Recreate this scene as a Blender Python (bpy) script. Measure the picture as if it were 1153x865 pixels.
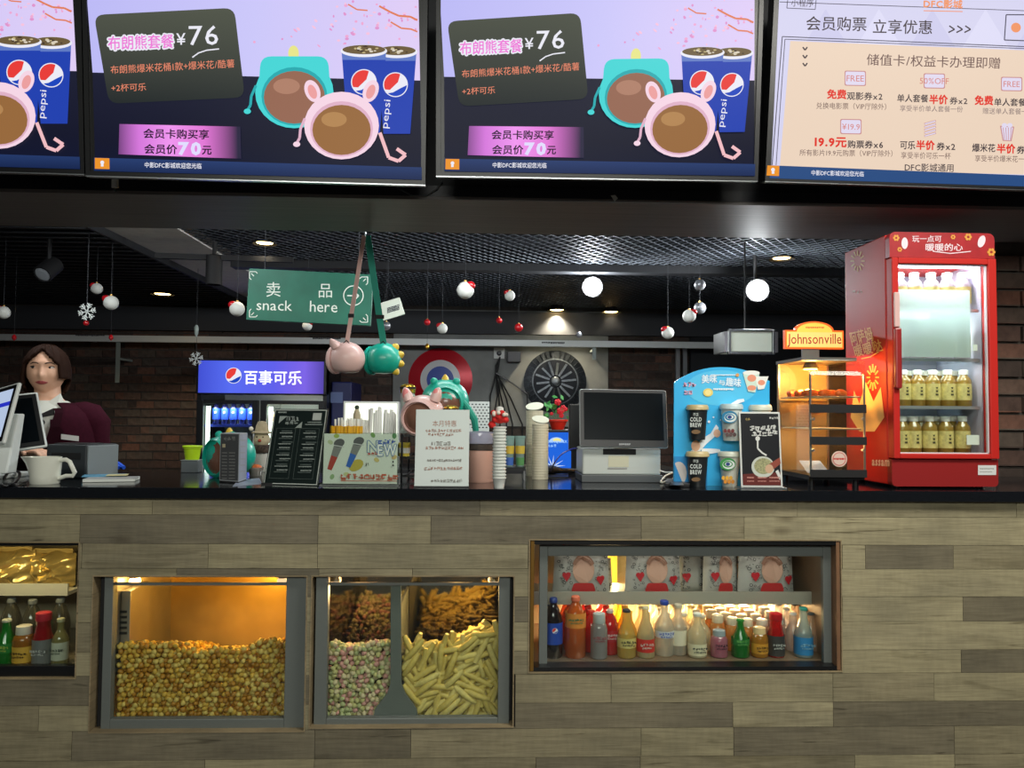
import bpy, bmesh, math, random
from mathutils import Vector, Matrix
random.seed(7)
SC = bpy.context.scene
COL = SC.collection
for o in list(bpy.data.objects):
    bpy.data.objects.remove(o, do_unlink=True)

# ------------------------------------------------------------------ camera
W, H, F = 1153.0, 865.0, 866.0
CAM = Vector((0, 0, 1.45))
YAW, PITCH, ROLL = math.radians(2.0), math.radians(2.25), math.radians(0.46)
CR = Matrix.Rotation(-YAW, 3, 'Z') @ Matrix.Rotation(math.radians(90) + PITCH, 3, 'X') @ Matrix.Rotation(ROLL, 3, 'Z')
cd = bpy.data.cameras.new('camera'); cam = bpy.data.objects.new('camera', cd); COL.objects.link(cam)
cam.matrix_world = Matrix.Translation(CAM) @ CR.to_4x4()
cd.sensor_fit = 'HORIZONTAL'; cd.sensor_width = 36.0; cd.lens = 36.0 * F / W
cd.clip_start = 0.05; cd.clip_end = 100
SC.camera = cam

# ------------------------------------------------------------------ view, world
SC.view_settings.view_transform = 'Standard'; SC.view_settings.look = 'None'
SC.view_settings.gamma = 1.0; SC.view_settings.use_curve_mapping = False
SC.view_settings.exposure = 0.0
SC.cycles.max_bounces = 8; SC.cycles.transparent_max_bounces = 32
SC.cycles.diffuse_bounces = 3; SC.cycles.glossy_bounces = 4; SC.cycles.transmission_bounces = 4
SC.cycles.caustics_reflective = False; SC.cycles.caustics_refractive = False
SC.cycles.sample_clamp_indirect = 4.0
wd = bpy.data.worlds.new('world'); SC.world = wd; wd.use_nodes = True
wd.node_tree.nodes['Background'].inputs[0].default_value = (0.55, 0.62, 0.70, 1)
wd.node_tree.nodes['Background'].inputs[1].default_value = 0.035

def area(name, loc, target, sx, sy, power, col=(1, 1, 1), spread=math.pi):
    l = bpy.data.lights.new(name, 'AREA'); l.shape = 'RECTANGLE'; l.size = sx; l.size_y = sy
    l.energy = power; l.color = col; l.spread = spread
    o = bpy.data.objects.new(name, l); COL.objects.link(o); o.location = loc
    o.rotation_euler = (Vector(target) - Vector(loc)).to_track_quat('-Z', 'Y').to_euler()
    return o
def point(name, loc, power, col=(1, 1, 1), r=0.02):
    l = bpy.data.lights.new(name, 'POINT'); l.energy = power; l.color = col; l.shadow_soft_size = r
    o = bpy.data.objects.new(name, l); COL.objects.link(o); o.location = loc
    return o
def spot(name, loc, target, power, col=(1, 1, 1), ang=90, r=0.03, blend=.6):
    l = bpy.data.lights.new(name, 'SPOT'); l.energy = power; l.color = col; l.shadow_soft_size = r
    l.spot_size = math.radians(ang); l.spot_blend = blend
    o = bpy.data.objects.new(name, l); COL.objects.link(o); o.location = loc
    o.rotation_euler = (Vector(target) - Vector(loc)).to_track_quat('-Z', 'Y').to_euler()
    return o
# lobby ceiling fittings in front of the counter
area('lobby_light', (1.6, 1.30, 3.05), (1.6, 1.75, 0), 2.0, 0.6, 72, (1.0, 0.965, 0.87))
area('lobby_light', (-0.4, -3.2, 3.05), (-0.4, -1.2, 0.6), 4.0, 0.9, 165, (0.98, 0.98, 0.90))

# ------------------------------------------------------------------ pixel to place
def ray(x, y):
    return CR @ Vector(((x - W / 2) / F, -(y - H / 2) / F, -1.0))
def P(x, y, Y):                       # the point at depth Y seen at pixel x, y
    d = ray(x, y); return CAM + d * ((Y - CAM.y) / d.y)
def PZ(x, y, z):                      # the point at height z seen at pixel x, y
    d = ray(x, y); return CAM + d * ((z - CAM.z) / d.z)
def S(n, Y):                          # n pixels at depth Y in metres
    return n * Y / F

# ------------------------------------------------------------------ materials
def lin(c):
    return tuple(((v / 255) / 12.92 if v / 255 <= .04045 else ((v / 255 + .055) / 1.055) ** 2.4) for v in c[:3]) + (1.0,)
MATS = {}
def M(name, col=(128, 128, 128), rough=.5, metal=0.0, emit=0.0, noise=0.0, nscale=20.0, coat=0.0, bump=0.0, ecol=None, spec=.5, stretch=None):
    if name in MATS: return MATS[name]
    m = bpy.data.materials.new(name); m.use_nodes = True; MATS[name] = m
    nt = m.node_tree; b = nt.nodes['Principled BSDF']
    c = lin(col)
    b.inputs['Base Color'].default_value = c; b.inputs['Roughness'].default_value = rough
    b.inputs['Metallic'].default_value = metal; b.inputs['Coat Weight'].default_value = coat
    b.inputs['Specular IOR Level'].default_value = spec
    if emit:
        b.inputs['Emission Color'].default_value = lin(ecol) if ecol else c
        b.inputs['Emission Strength'].default_value = emit
    if noise or bump:
        tc = nt.nodes.new('ShaderNodeTexCoord'); nz = nt.nodes.new('ShaderNodeTexNoise')
        nz.inputs['Scale'].default_value = nscale; nz.inputs['Detail'].default_value = 4
        if stretch:
            mp = nt.nodes.new('ShaderNodeMapping'); mp.inputs['Scale'].default_value = stretch
            nt.links.new(tc.outputs['Object'], mp.inputs[0]); nt.links.new(mp.outputs[0], nz.inputs['Vector'])
        else:
            nt.links.new(tc.outputs['Object'], nz.inputs['Vector'])
        if noise:
            rp = nt.nodes.new('ShaderNodeValToRGB')
            rp.color_ramp.elements[0].position = .3; rp.color_ramp.elements[1].position = .7
            rp.color_ramp.elements[0].color = tuple(v * (1 - noise) for v in c[:3]) + (1,)
            rp.color_ramp.elements[1].color = tuple(min(1, v * (1 + noise)) for v in c[:3]) + (1,)
            nt.links.new(nz.outputs['Fac'], rp.inputs[0]); nt.links.new(rp.outputs[0], b.inputs['Base Color'])
        if bump:
            bp = nt.nodes.new('ShaderNodeBump'); bp.inputs['Strength'].default_value = bump; bp.inputs['Distance'].default_value = .005
            nt.links.new(nz.outputs['Fac'], bp.inputs['Height']); nt.links.new(bp.outputs[0], b.inputs['Normal'])
    return m
def mixed(name, colour, clear, rough=.08, gloss=.12, trans=0.55):
    """see-through coloured plastic or glass: tinted transparency, lit body, gloss"""
    if name in MATS: return MATS[name]
    m = bpy.data.materials.new(name); m.use_nodes = True; MATS[name] = m
    nt = m.node_tree; nt.nodes.clear(); L = nt.links.new
    out = nt.nodes.new('ShaderNodeOutputMaterial')
    tr = nt.nodes.new('ShaderNodeBsdfTransparent'); tr.inputs[0].default_value = tuple(.35 + .65 * v for v in lin(colour)[:3]) + (1,)
    df = nt.nodes.new('ShaderNodeBsdfDiffuse'); df.inputs[0].default_value = lin(colour)
    tl = nt.nodes.new('ShaderNodeBsdfTranslucent'); tl.inputs[0].default_value = lin(colour)
    gl = nt.nodes.new('ShaderNodeBsdfGlossy'); gl.inputs['Roughness'].default_value = rough
    m1 = nt.nodes.new('ShaderNodeMixShader'); m1.inputs[0].default_value = trans; L(df.outputs[0], m1.inputs[1]); L(tl.outputs[0], m1.inputs[2])
    m2 = nt.nodes.new('ShaderNodeMixShader'); m2.inputs[0].default_value = clear; L(m1.outputs[0], m2.inputs[1]); L(tr.outputs[0], m2.inputs[2])
    lw = nt.nodes.new('ShaderNodeLayerWeight'); lw.inputs[0].default_value = .35
    ma = nt.nodes.new('ShaderNodeMath'); ma.operation = 'MULTIPLY_ADD'; ma.inputs[1].default_value = .5; ma.inputs[2].default_value = gloss * .3
    L(lw.outputs['Facing'], ma.inputs[0])
    m3 = nt.nodes.new('ShaderNodeMixShader'); L(ma.outputs[0], m3.inputs[0]); L(m2.outputs[0], m3.inputs[1]); L(gl.outputs[0], m3.inputs[2])
    L(m3.outputs[0], out.inputs[0])
    return m
def pane(name='clear_glass', tint=(246, 250, 247), base=.025):
    """flat window glass: see-through with mirror reflection that grows at grazing angles"""
    if name in MATS: return MATS[name]
    m = bpy.data.materials.new(name); m.use_nodes = True; MATS[name] = m
    nt = m.node_tree; nt.nodes.clear(); L = nt.links.new
    out = nt.nodes.new('ShaderNodeOutputMaterial')
    tr = nt.nodes.new('ShaderNodeBsdfTransparent'); tr.inputs[0].default_value = lin(tint)
    gl = nt.nodes.new('ShaderNodeBsdfGlossy'); gl.inputs['Roughness'].default_value = .01
    lw = nt.nodes.new('ShaderNodeLayerWeight'); lw.inputs[0].default_value = .5
    pw_ = nt.nodes.new('ShaderNodeMath'); pw_.operation = 'POWER'; pw_.inputs[1].default_value = 5.0; L(lw.outputs['Facing'], pw_.inputs[0])
    ma = nt.nodes.new('ShaderNodeMath'); ma.operation = 'MULTIPLY_ADD'; ma.inputs[1].default_value = .9; ma.inputs[2].default_value = base; L(pw_.outputs[0], ma.inputs[0])
    mx = nt.nodes.new('ShaderNodeMixShader'); L(ma.outputs[0], mx.inputs[0]); L(tr.outputs[0], mx.inputs[1]); L(gl.outputs[0], mx.inputs[2])
    L(mx.outputs[0], out.inputs[0])
    return m
def sheen(name, col, alpha, emit=0):
    """frosted film"""
    if name in MATS: return MATS[name]
    m = bpy.data.materials.new(name); m.use_nodes = True; MATS[name] = m
    b = m.node_tree.nodes['Principled BSDF']; b.inputs['Base Color'].default_value = lin(col); b.inputs['Alpha'].default_value = alpha
    b.inputs['Roughness'].default_value = .5
    return m

# ------------------------------------------------------------------ meshes
ORI = {}
class MB:
    def __init__(s): s.v = []; s.f = []; s.m = []; s.mi = 0
    def _add(s, vs, fs):
        b = len(s.v); s.v += [tuple(v) for v in vs]
        for f in fs: s.f.append(tuple(i + b for i in f)); s.m.append(s.mi)
        return s
    def box(s, x0, x1, y0, y1, z0, z1):
        vs = [(x, y, z) for z in (z0, z1) for y in (y0, y1) for x in (x0, x1)]
        return s._add(vs, [(0, 2, 3, 1), (4, 5, 7, 6), (0, 1, 5, 4), (2, 6, 7, 3), (0, 4, 6, 2), (1, 3, 7, 5)])
    def obox(s, c, u, v, w):
        c, u, v, w = Vector(c), Vector(u), Vector(v), Vector(w)
        vs = [c + u * a + v * b + w * d for d in (-1, 1) for b in (-1, 1) for a in (-1, 1)]
        return s._add(vs, [(0, 2, 3, 1), (4, 5, 7, 6), (0, 1, 5, 4), (2, 6, 7, 3), (0, 4, 6, 2), (1, 3, 7, 5)])
    def bar(s, p0, p1, w, h=None):
        p0, p1 = Vector(p0), Vector(p1); d = (p1 - p0); l = d.length / 2; d.normalize()
        r = d.cross(Vector((0, 0, 1)));
        if r.length < 1e-4: r = Vector((1, 0, 0))
        r.normalize(); t = r.cross(d)
        return s.obox((p0 + p1) / 2, d * l, r * w / 2, t * (h or w) / 2)
    def cyl(s, p0, p1, r0, r1=None, n=16, caps=True):
        p0, p1 = Vector(p0), Vector(p1); r1 = r0 if r1 is None else r1
        d = (p1 - p0).normalized(); a = d.orthogonal().normalized(); b = d.cross(a)
        vs = []
        for p, r in ((p0, r0), (p1, r1)):
            for i in range(n):
                t = 2 * math.pi * i / n; vs.append(p + (a * math.cos(t) + b * math.sin(t)) * r)
        fs = [(i, (i + 1) % n, n + (i + 1) % n, n + i) for i in range(n)]
        if caps: fs += [tuple(range(n))[::-1], tuple(range(n, 2 * n))]
        return s._add(vs, fs)
    def lathe(s, c, prof, n=20, ax=None, caps=True):
        c = Vector(c); d = Vector(ax).normalized() if ax else Vector((0, 0, 1))
        a = d.orthogonal().normalized() if ax else Vector((1, 0, 0)); b = d.cross(a)
        vs = []
        for r, z in prof:
            for i in range(n):
                t = 2 * math.pi * i / n; vs.append(c + d * z + (a * math.cos(t) + b * math.sin(t)) * r)
        fs = []
        for k in range(len(prof) - 1):
            for i in range(n):
                fs.append((k * n + i, k * n + (i + 1) % n, (k + 1) * n + (i + 1) % n, (k + 1) * n + i))
        if caps:
            fs += [tuple(range(n))[::-1], tuple(range((len(prof) - 1) * n, len(prof) * n))]
        return s._add(vs, fs)
    def tube(s, pts, r, n=6):
        pts = [Vector(p) for p in pts]; vs = []; fs = []; a = None
        for k, p in enumerate(pts):
            d = (pts[min(k + 1, len(pts) - 1)] - pts[max(k - 1, 0)]).normalized()
            if a is None: a = d.orthogonal().normalized()
            else:
                a = a - d * a.dot(d); a = a.normalized() if a.length > 1e-6 else d.orthogonal().normalized()
            b = d.cross(a); rr = r[k] if isinstance(r, (list, tuple)) else r
            for i in range(n):
                t = 2 * math.pi * i / n; vs.append(p + (a * math.cos(t) + b * math.sin(t)) * rr)
        for k in range(len(pts) - 1):
            for i in range(n): fs.append((k * n + i, k * n + (i + 1) % n, (k + 1) * n + (i + 1) % n, (k + 1) * n + i))
        fs += [tuple(range(n))[::-1], tuple(range((len(pts) - 1) * n, len(pts) * n))]
        return s._add(vs, fs)
    def ball(s, c, r, nu=20, nv=12, fn=None):
        c = Vector(c); r = Vector((r, r, r)) if not hasattr(r, '__len__') else Vector(r)
        vs = [c + Vector((0, 0, -r.z))]
        for j in range(1, nv):
            ph = -math.pi / 2 + math.pi * j / nv
            for i in range(nu):
                t = 2 * math.pi * i / nu
                vs.append(c + Vector((r.x * math.cos(ph) * math.cos(t), r.y * math.cos(ph) * math.sin(t), r.z * math.sin(ph))))
        vs.append(c + Vector((0, 0, r.z))); fs = []
        for i in range(nu): fs.append((0, 1 + (i + 1) % nu, 1 + i))
        for j in range(nv - 2):
            for i in range(nu):
                a = 1 + j * nu; fs.append((a + i, a + (i + 1) % nu, a + nu + (i + 1) % nu, a + nu + i))
        a = 1 + (nv - 2) * nu; t = len(vs) - 1
        for i in range(nu): fs.append((a + i, a + (i + 1) % nu, t))
        if fn: vs = [fn(Vector(v)) for v in vs]
        return s._add(vs, fs)
    def prism(s, pts, ex):
        pts = [Vector(p) for p in pts]; ex = Vector(ex); n = len(pts)
        return s._add(pts + [p + ex for p in pts], [tuple(range(n))[::-1], tuple(range(n, 2 * n))] + [(i, (i + 1) % n, n + (i + 1) % n, n + i) for i in range(n)])
    def loft(s, rings, caps=True, closed=True):
        n = len(rings[0]); vs = [p for r in rings for p in r]; fs = []
        for k in range(len(rings) - 1):
            for i in range(n if closed else n - 1): fs.append((k * n + i, k * n + (i + 1) % n, (k + 1) * n + (i + 1) % n, (k + 1) * n + i))
        if caps: fs += [tuple(range(n))[::-1], tuple(range((len(rings) - 1) * n, len(rings) * n))]
        return s._add(vs, fs)
    def face(s, pts): return s._add(pts, [tuple(range(len(pts)))])
    def build(s, name, mats, parent=None, bevel=0, smooth=False, solid=0, sub=0, kind=None, label=None, orient=True, seg=2):
        mats = mats if isinstance(mats, (list, tuple)) else [mats]
        me = bpy.data.meshes.new(name)
        if parent is not None: o0 = ORI[parent.name]
        else:
            xs = [v[0] for v in s.v]; ys = [v[1] for v in s.v]; zs = [v[2] for v in s.v]
            o0 = Vector(((min(xs) + max(xs)) / 2, (min(ys) + max(ys)) / 2, min(zs)))
        me.from_pydata([Vector(v) - o0 for v in s.v], [], s.f); me.validate()
        for m in mats: me.materials.append(m)
        if len(mats) > 1 and len(me.polygons) == len(s.m): me.polygons.foreach_set('material_index', s.m)
        if orient:
            bm = bmesh.new(); bm.from_mesh(me); bmesh.ops.recalc_face_normals(bm, faces=bm.faces); bm.to_mesh(me); bm.free()
        if smooth:
            me.shade_smooth(); me.set_sharp_from_angle(angle=math.radians(40))
        me.update()
        o = bpy.data.objects.new(name, me); COL.objects.link(o); ORI[o.name] = o0
        if parent is not None: o.parent = parent
        else: o.location = o0
        if solid:
            md = o.modifiers.new('solid', 'SOLIDIFY'); md.thickness = solid; md.offset = 0
        if bevel:
            md = o.modifiers.new('bevel', 'BEVEL'); md.width = bevel; md.segments = seg; md.limit_method = 'ANGLE'; md.angle_limit = math.radians(40)
        if sub:
            md = o.modifiers.new('sub', 'SUBSURF'); md.levels = sub; md.render_levels = sub
        if kind: o['kind'] = kind
        if label: o['label'] = label
        return o
def tag(o, label, cat, group=None):
    o['label'] = label; o['category'] = cat
    if group: o['group'] = group
    return o
def thing(name, label, cat, loc, group=None):
    o = bpy.data.objects.new(name, None); COL.objects.link(o); o.location = loc; o.empty_display_size = .05
    ORI[o.name] = Vector(loc); return tag(o, label, cat, group)
def struct(o): o['kind'] = 'structure'; return o
def copy_tree(o, delta, label=None, parent=None):
    c = o.copy(); COL.objects.link(c)
    if parent is None: c.location = o.location + Vector(delta)
    else: c.parent = parent
    if label: c['label'] = label
    for ch in list(o.children): copy_tree(ch, None, None, c)
    return c
def box_of(x0, x1, y0, y1, Y, d):     # pixel rectangle at depth Y, d metres deep
    a = P(x0, (y0 + y1) / 2, Y); b = P(x1, (y0 + y1) / 2, Y); t = P((x0 + x1) / 2, y0, Y); l = P((x0 + x1) / 2, y1, Y)
    return a.x, b.x, Y, Y + d, l.z, t.z

# ------------------------------------------------------------------ flat print on a panel
TXT = {}
def glyph_area(vs, fs):
    ar = 0.0
    for f in fs:
        for i in range(1, len(f) - 1):
            (ax, ay), (bx, by), (cx_, cy_) = vs[f[0]], vs[f[i]], vs[f[i + 1]]
            ar += abs((bx - ax) * (cy_ - ay) - (cx_ - ax) * (by - ay)) / 2
    return ar
def text_mesh(body, bold=0.0, res=3, shear=0.0, space=1.0):
    """each glyph is filled on its own, at the first setting that fills cleanly"""
    key = (body, bold, res, shear, space)
    if key in TXT: return TXT[key]
    V, Fc, adv = [], [], 0.0
    for ch in body:
        if ch == ' ': adv += .3 * space; continue
        cjk = ord(ch) > 0x3000
        vs, fs, bb = raw_text(ch, 0.0 if cjk else bold, res, shear)
        if cjk and bold > 0:
            v2, f2 = [], []
            for q_, (dx, dy) in enumerate(((-1, -1), (1, -1), (1, 1), (-1, 1))):
                n = len(v2); v2 += [(x + dx * bold * .8, y + dy * bold * .8, q_) for x, y in vs]; f2 += [tuple(i + n for i in f) for f in fs]
            vs, fs = v2, f2
        best = (vs, fs, bb)
        vs, fs, bb = best; w_ = 1.0 if ord(ch) > 0x3000 else None
        if w_ is None:
            w0 = bb[1] - bb[0]; g = max(w0 + .09, .34 if ch in '1' else .2); ox = adv - bb[0] + (g - w0) / 2
        else: g = 1.0; ox = adv
        n = len(V); V += [(v[0] + ox, v[1], v[2] if len(v) > 2 else 0) for v in vs]; Fc += [tuple(i + n for i in f) for f in fs]; adv += g * space
    xs = [v[0] for v in V] or [0]; ys = [v[1] for v in V] or [0]
    TXT[key] = (V, Fc, (min(xs), max(xs), min(ys), max(ys))); return TXT[key]
RAW = {}
def raw_text(body, bold=0.0, res=3, shear=0.0, space=1.0):
    key = (body, bold, res, shear)
    if key in RAW: return RAW[key]
    cu = bpy.data.curves.new('t', 'FONT'); cu.body = body; cu.size = 1.0; cu.resolution_u = res; cu.offset = bold; cu.shear = shear
    cu.space_character = space
    cu.fill_mode = 'FRONT'; ob = bpy.data.objects.new('t', cu)
    me = bpy.data.meshes.new_from_object(ob)
    vs = [tuple(v.co[:2]) for v in me.vertices]; fs = [tuple(p.vertices) for p in me.polygons]
    bpy.data.objects.remove(ob); bpy.data.curves.remove(cu); bpy.data.meshes.remove(me)
    xs = [v[0] for v in vs] or [0]; ys = [v[1] for v in vs] or [0]
    RAW[key] = (vs, fs, (min(xs), max(xs), min(ys), max(ys))); return RAW[key]
class Panel:
    """a flat surface with origin o, unit vectors u (right) and v (up); n points to the viewer"""
    def __init__(s, o, u, v):
        s.o = Vector(o); s.u = Vector(u).normalized(); s.v = (Vector(v) - s.u * Vector(v).dot(s.u)).normalized(); s.n = s.u.cross(s.v)
        s.off = .0006; s.layers = {}
        s.mb = {}; s.rec = {}
    def loc(s, x, y):                 # pixel to panel coordinates
        d = ray(x, y); t = (s.o - CAM).dot(s.n) / d.dot(s.n); q = CAM + d * t - s.o
        return (q.dot(s.u), q.dot(s.v))
    def w(s, a, b, off=0): return s.o + s.u * a + s.v * b + s.n * off
    def _mb(s, part):
        if part not in s.mb: s.mb[part] = (MB(), [])
        return s.mb[part]
    def add(s, ab, mat, part='picture', fs=None):
        mb, ms = s._mb(part)
        if mat not in ms: ms.append(mat)
        mb.mi = ms.index(mat); s.off += .00004
        s.rec.setdefault(part, []).append((len(mb.f), len(fs) if fs else 1, min(q[0] for q in ab), max(q[0] for q in ab), min(q[1] for q in ab), max(q[1] for q in ab)))
        mb._add([s.w(p_[0], p_[1], s.off + (p_[2] * .00003 if len(p_) > 2 else 0)) for p_ in ab], fs or [tuple(range(len(ab)))])
    def poly(s, px, mat, part='picture'): s.add([s.loc(x, y) for x, y in px], mat, part)
    def rect(s, x0, y0, x1, y1, mat, part='picture'): s.poly([(x0, y1), (x1, y1), (x1, y0), (x0, y0)], mat, part)
    def rrect(s, c, r, mat, part='picture', n=5):     # rounded quad, corners in order bl br tr tl (pixels)
        pts = []
        for k in range(4):
            p = Vector(c[k]); a = (Vector(c[k - 1]) - p).normalized(); b = (Vector(c[(k + 1) % 4]) - p).normalized()
            for i in range(n + 1):
                t = i / n; p0 = p + a * r; p2 = p + b * r
                pts.append(tuple((p0 * (1 - t) ** 2 + p * 2 * t * (1 - t) + p2 * t * t)))
        s.poly(pts, mat, part)
    def ell(s, x, y, rx, ry, mat, part='picture', n=28, a0=0, a1=360, rot=0):
        cr, sr = math.cos(math.radians(rot)), math.sin(math.radians(rot)); pts = []
        full = abs(a1 - a0) >= 360
        for i in range(n if full else n + 1):
            t = math.radians(a0 + (a1 - a0) * i / n); px, py = rx * math.cos(t), -ry * math.sin(t)
            pts.append((x + px * cr - py * sr, y + px * sr + py * cr))
        s.poly(pts, mat, part)
    def line(s, pts, wd, mat, part='picture'):
        for (x0, y0), (x1, y1) in zip(pts[:-1], pts[1:]):
            d = Vector((x1 - x0, y1 - y0)); l = d.length or 1; nx, ny = -d.y / l * wd / 2, d.x / l * wd / 2
            s.poly([(x0 + nx, y0 + ny), (x0 - nx, y0 - ny), (x1 - nx, y1 - ny), (x1 + nx, y1 + ny)], mat, part)
            s.off -= .00004
        s.off += .00004
    def text(s, x, y, h, body, mat, bold=0, width=None, rot=0, align='l', shear=0, part='lettering', res=2, space=1.0, cy=True):
        """x, y: left (or centre) and middle of the line in pixels; h: glyph height in pixels; width: fit to this many pixels"""
        vs, fs, (x0, x1, y0, y1) = text_mesh(body, bold, res, shear, space)
        if not fs: return
        a0, b0 = s.loc(x, y); a1, b1 = s.loc(x + 1, y); a2, b2 = s.loc(x, y - 1)
        ux, uy = Vector((a1 - a0, b1 - b0)), Vector((a2 - a0, b2 - b0))
        sy = h / (y1 - y0); sx = width / (x1 - x0) if width else sy
        ox = -x0 if align == 'l' else -(x0 + x1) / 2
        oy = -(y0 + y1) / 2
        cr, sr = math.cos(math.radians(rot)), math.sin(math.radians(rot)); ab = []
        for px, py, lay in vs:
            qx, qy = (px + ox) * sx, (py + oy) * sy
            qx, qy = qx * cr - qy * sr, qx * sr + qy * cr
            p = Vector((a0, b0)) + ux * qx + uy * qy; ab.append((p.x, p.y, lay))
        if part == 'lettering': s.nt = getattr(s, 'nt', 0) + 1; part = 'lettering#%d' % s.nt
        s.add(ab, mat, part, fs); s.off += .0001
    def outlined(s, x, y, h, body, mat, edge, e, width=None, rot=0, bold=.012, align='l'):
        for k in range(8): s.text(x + e * math.cos(k * .785), y + e * math.sin(k * .785), h, body, edge, bold, width, rot, align, part='lettering_edge')
        s.text(x, y, h, body, mat, bold, width, rot, align)
    def dashes(s, x0, x1, y, h, mat, part='small_print', seed=1, slope=0):
        """a line of print too small to read: short strokes"""
        r = random.Random(seed); x = x0
        while x < x1 - .3:
            w = min(r.uniform(.5, 1.3) * h, x1 - x)
            k = (x - x0) * slope
            s.rect(x, y - h / 2 + k, x + w * .85, y + h / 2 + k - r.uniform(0, .3) * h, mat, part); s.off -= .00004
            x += w
        s.off += .00004
    def finish(s, parent):
        """pictures that lie apart on the panel become parts of their own"""
        for part, (mb, ms) in s.mb.items():
            nm = part.split('#')[0]; kd = 'stuff' if nm == 'small_print' else None
            rec = s.rec[part]; grp = list(range(len(rec))); g_ = .004
            if kd or part.startswith('lettering#') or len(rec) < 2 or len(rec) > 400: mb.build(nm, ms, parent, orient=False, kind=kd); continue
            def find(i):
                while grp[i] != i: grp[i] = grp[grp[i]]; i = grp[i]
                return i
            for i in range(len(rec)):
                for j in range(i):
                    a, b = rec[i], rec[j]
                    if a[2] < b[3] + g_ and b[2] < a[3] + g_ and a[4] < b[5] + g_ and b[4] < a[5] + g_: grp[find(i)] = find(j)
            for root in sorted(set(find(i) for i in range(len(rec)))):
                m2 = MB(); used = {}; mats = []
                for i in range(len(rec)):
                    if find(i) != root: continue
                    for k in range(rec[i][0], rec[i][0] + rec[i][1]):
                        f = mb.f[k]; mt = ms[mb.m[k]]
                        if mt not in mats: mats.append(mt)
                        for v in f:
                            if v not in used: used[v] = len(m2.v); m2.v.append(mb.v[v])
                        m2.f.append(tuple(used[v] for v in f)); m2.m.append(mats.index(mt))
                m2.build(nm, mats, parent, orient=False)
        s.mb = {}; s.rec = {}

# ================================================================== THE SETTING
CT = 1.2            # worktop height
CEIL = 2.42
BW = 7.2            # back wall
m_dark = M('black_paint', (26, 28, 32), .6, noise=.2, nscale=6)
m_floor = M('floor_tile', (92, 88, 84), .35, noise=.12, nscale=4)
m_conc = M('raw_concrete', (140, 142, 138), .8, noise=.18, nscale=5, bump=.15)
m_mortar = M('mortar', (74, 68, 62), .9, noise=.2, nscale=30)
m_steel = M('brushed_steel', (150, 156, 158), .32, 1.0, noise=.08, nscale=30, stretch=(1, 1, 40))
m_alu = M('aluminium', (190, 194, 196), .3, 1.0)
m_black = M('black_plastic', (16, 17, 19), .35)
m_matblack = M('matt_black', (14, 14, 16), .7)
m_white = M('white_plastic', (226, 228, 222), .4)
m_paper = M('paper', (222, 226, 220), .7)
m_glass = pane()

b = MB().box(-4.6, 5.0, -5.0, 8.4, -.1, 0); struct(b.build('floor', m_floor))
b = MB().box(-4.6, 5.0, 3.25, 8.4, CEIL + .22, CEIL + .32); struct(b.build('ceiling', M('ceiling_black', (20, 24, 32), .8)))
b = MB().box(-4.7, -4.6, 2.9, 8.4, 0, 3.2); struct(b.build('wall_left', m_dark))

# back wall: mortar bed, bricks, a bare concrete panel
wb = struct(MB().box(-4.6, 5.0, BW, BW + .2, 0, CEIL + .25).build('wall_back', m_mortar))
def brick_mat():
    m = bpy.data.materials.new('old_brick'); m.use_nodes = True; nt = m.node_tree; L = nt.links.new
    b = nt.nodes['Principled BSDF']; b.inputs['Roughness'].default_value = .85
    oi = nt.nodes.new('ShaderNodeObjectInfo'); tc = nt.nodes.new('ShaderNodeTexCoord'); nz = nt.nodes.new('ShaderNodeTexNoise')
    nz.inputs['Scale'].default_value = 26; nz.inputs['Detail'].default_value = 5; L(tc.outputs['Object'], nz.inputs['Vector'])
    vn = nt.nodes.new('ShaderNodeTexWhiteNoise'); vn.noise_dimensions = '3D'
    sn = nt.nodes.new('ShaderNodeVectorMath'); sn.operation = 'SNAP'; sn.inputs[1].default_value = (.23, .5, .078); L(tc.outputs['Object'], sn.inputs[0]); L(sn.outputs[0], vn.inputs['Vector'])
    ad = nt.nodes.new('ShaderNodeMath'); ad.operation = 'ADD'; L(oi.outputs['Random'], ad.inputs[0]); L(vn.outputs['Value'], ad.inputs[1])
    fr = nt.nodes.new('ShaderNodeMath'); fr.operation = 'FRACT'; L(ad.outputs[0], fr.inputs[0])
    rp = nt.nodes.new('ShaderNodeValToRGB'); e = rp.color_ramp.elements
    e[0].color = lin((62, 52, 46)); e[1].color = lin((118, 80, 64)); e.new(.45).color = lin((92, 68, 58)); e.new(.75).color = lin((92, 82, 72))
    L(fr.outputs[0], rp.inputs[0])
    mx = nt.nodes.new('ShaderNodeMixRGB'); mx.blend_type = 'MULTIPLY'; mx.inputs[0].default_value = .6
    r2 = nt.nodes.new('ShaderNodeValToRGB'); r2.color_ramp.elements[0].position = .3; r2.color_ramp.elements[0].color = (.35, .33, .32, 1); r2.color_ramp.elements[1].position = .7
    L(nz.outputs['Fac'], r2.inputs[0]); L(rp.outputs[0], mx.inputs[1]); L(r2.outputs[0], mx.inputs[2]); L(mx.outputs[0], b.inputs['Base Color'])
    bp = nt.nodes.new('ShaderNodeBump'); bp.inputs['Strength'].default_value = .5; bp.inputs['Distance'].default_value = .01; L(nz.outputs['Fac'], bp.inputs['Height']); L(bp.outputs[0], b.inputs['Normal'])
    return m
m_brick = brick_mat()
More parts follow.
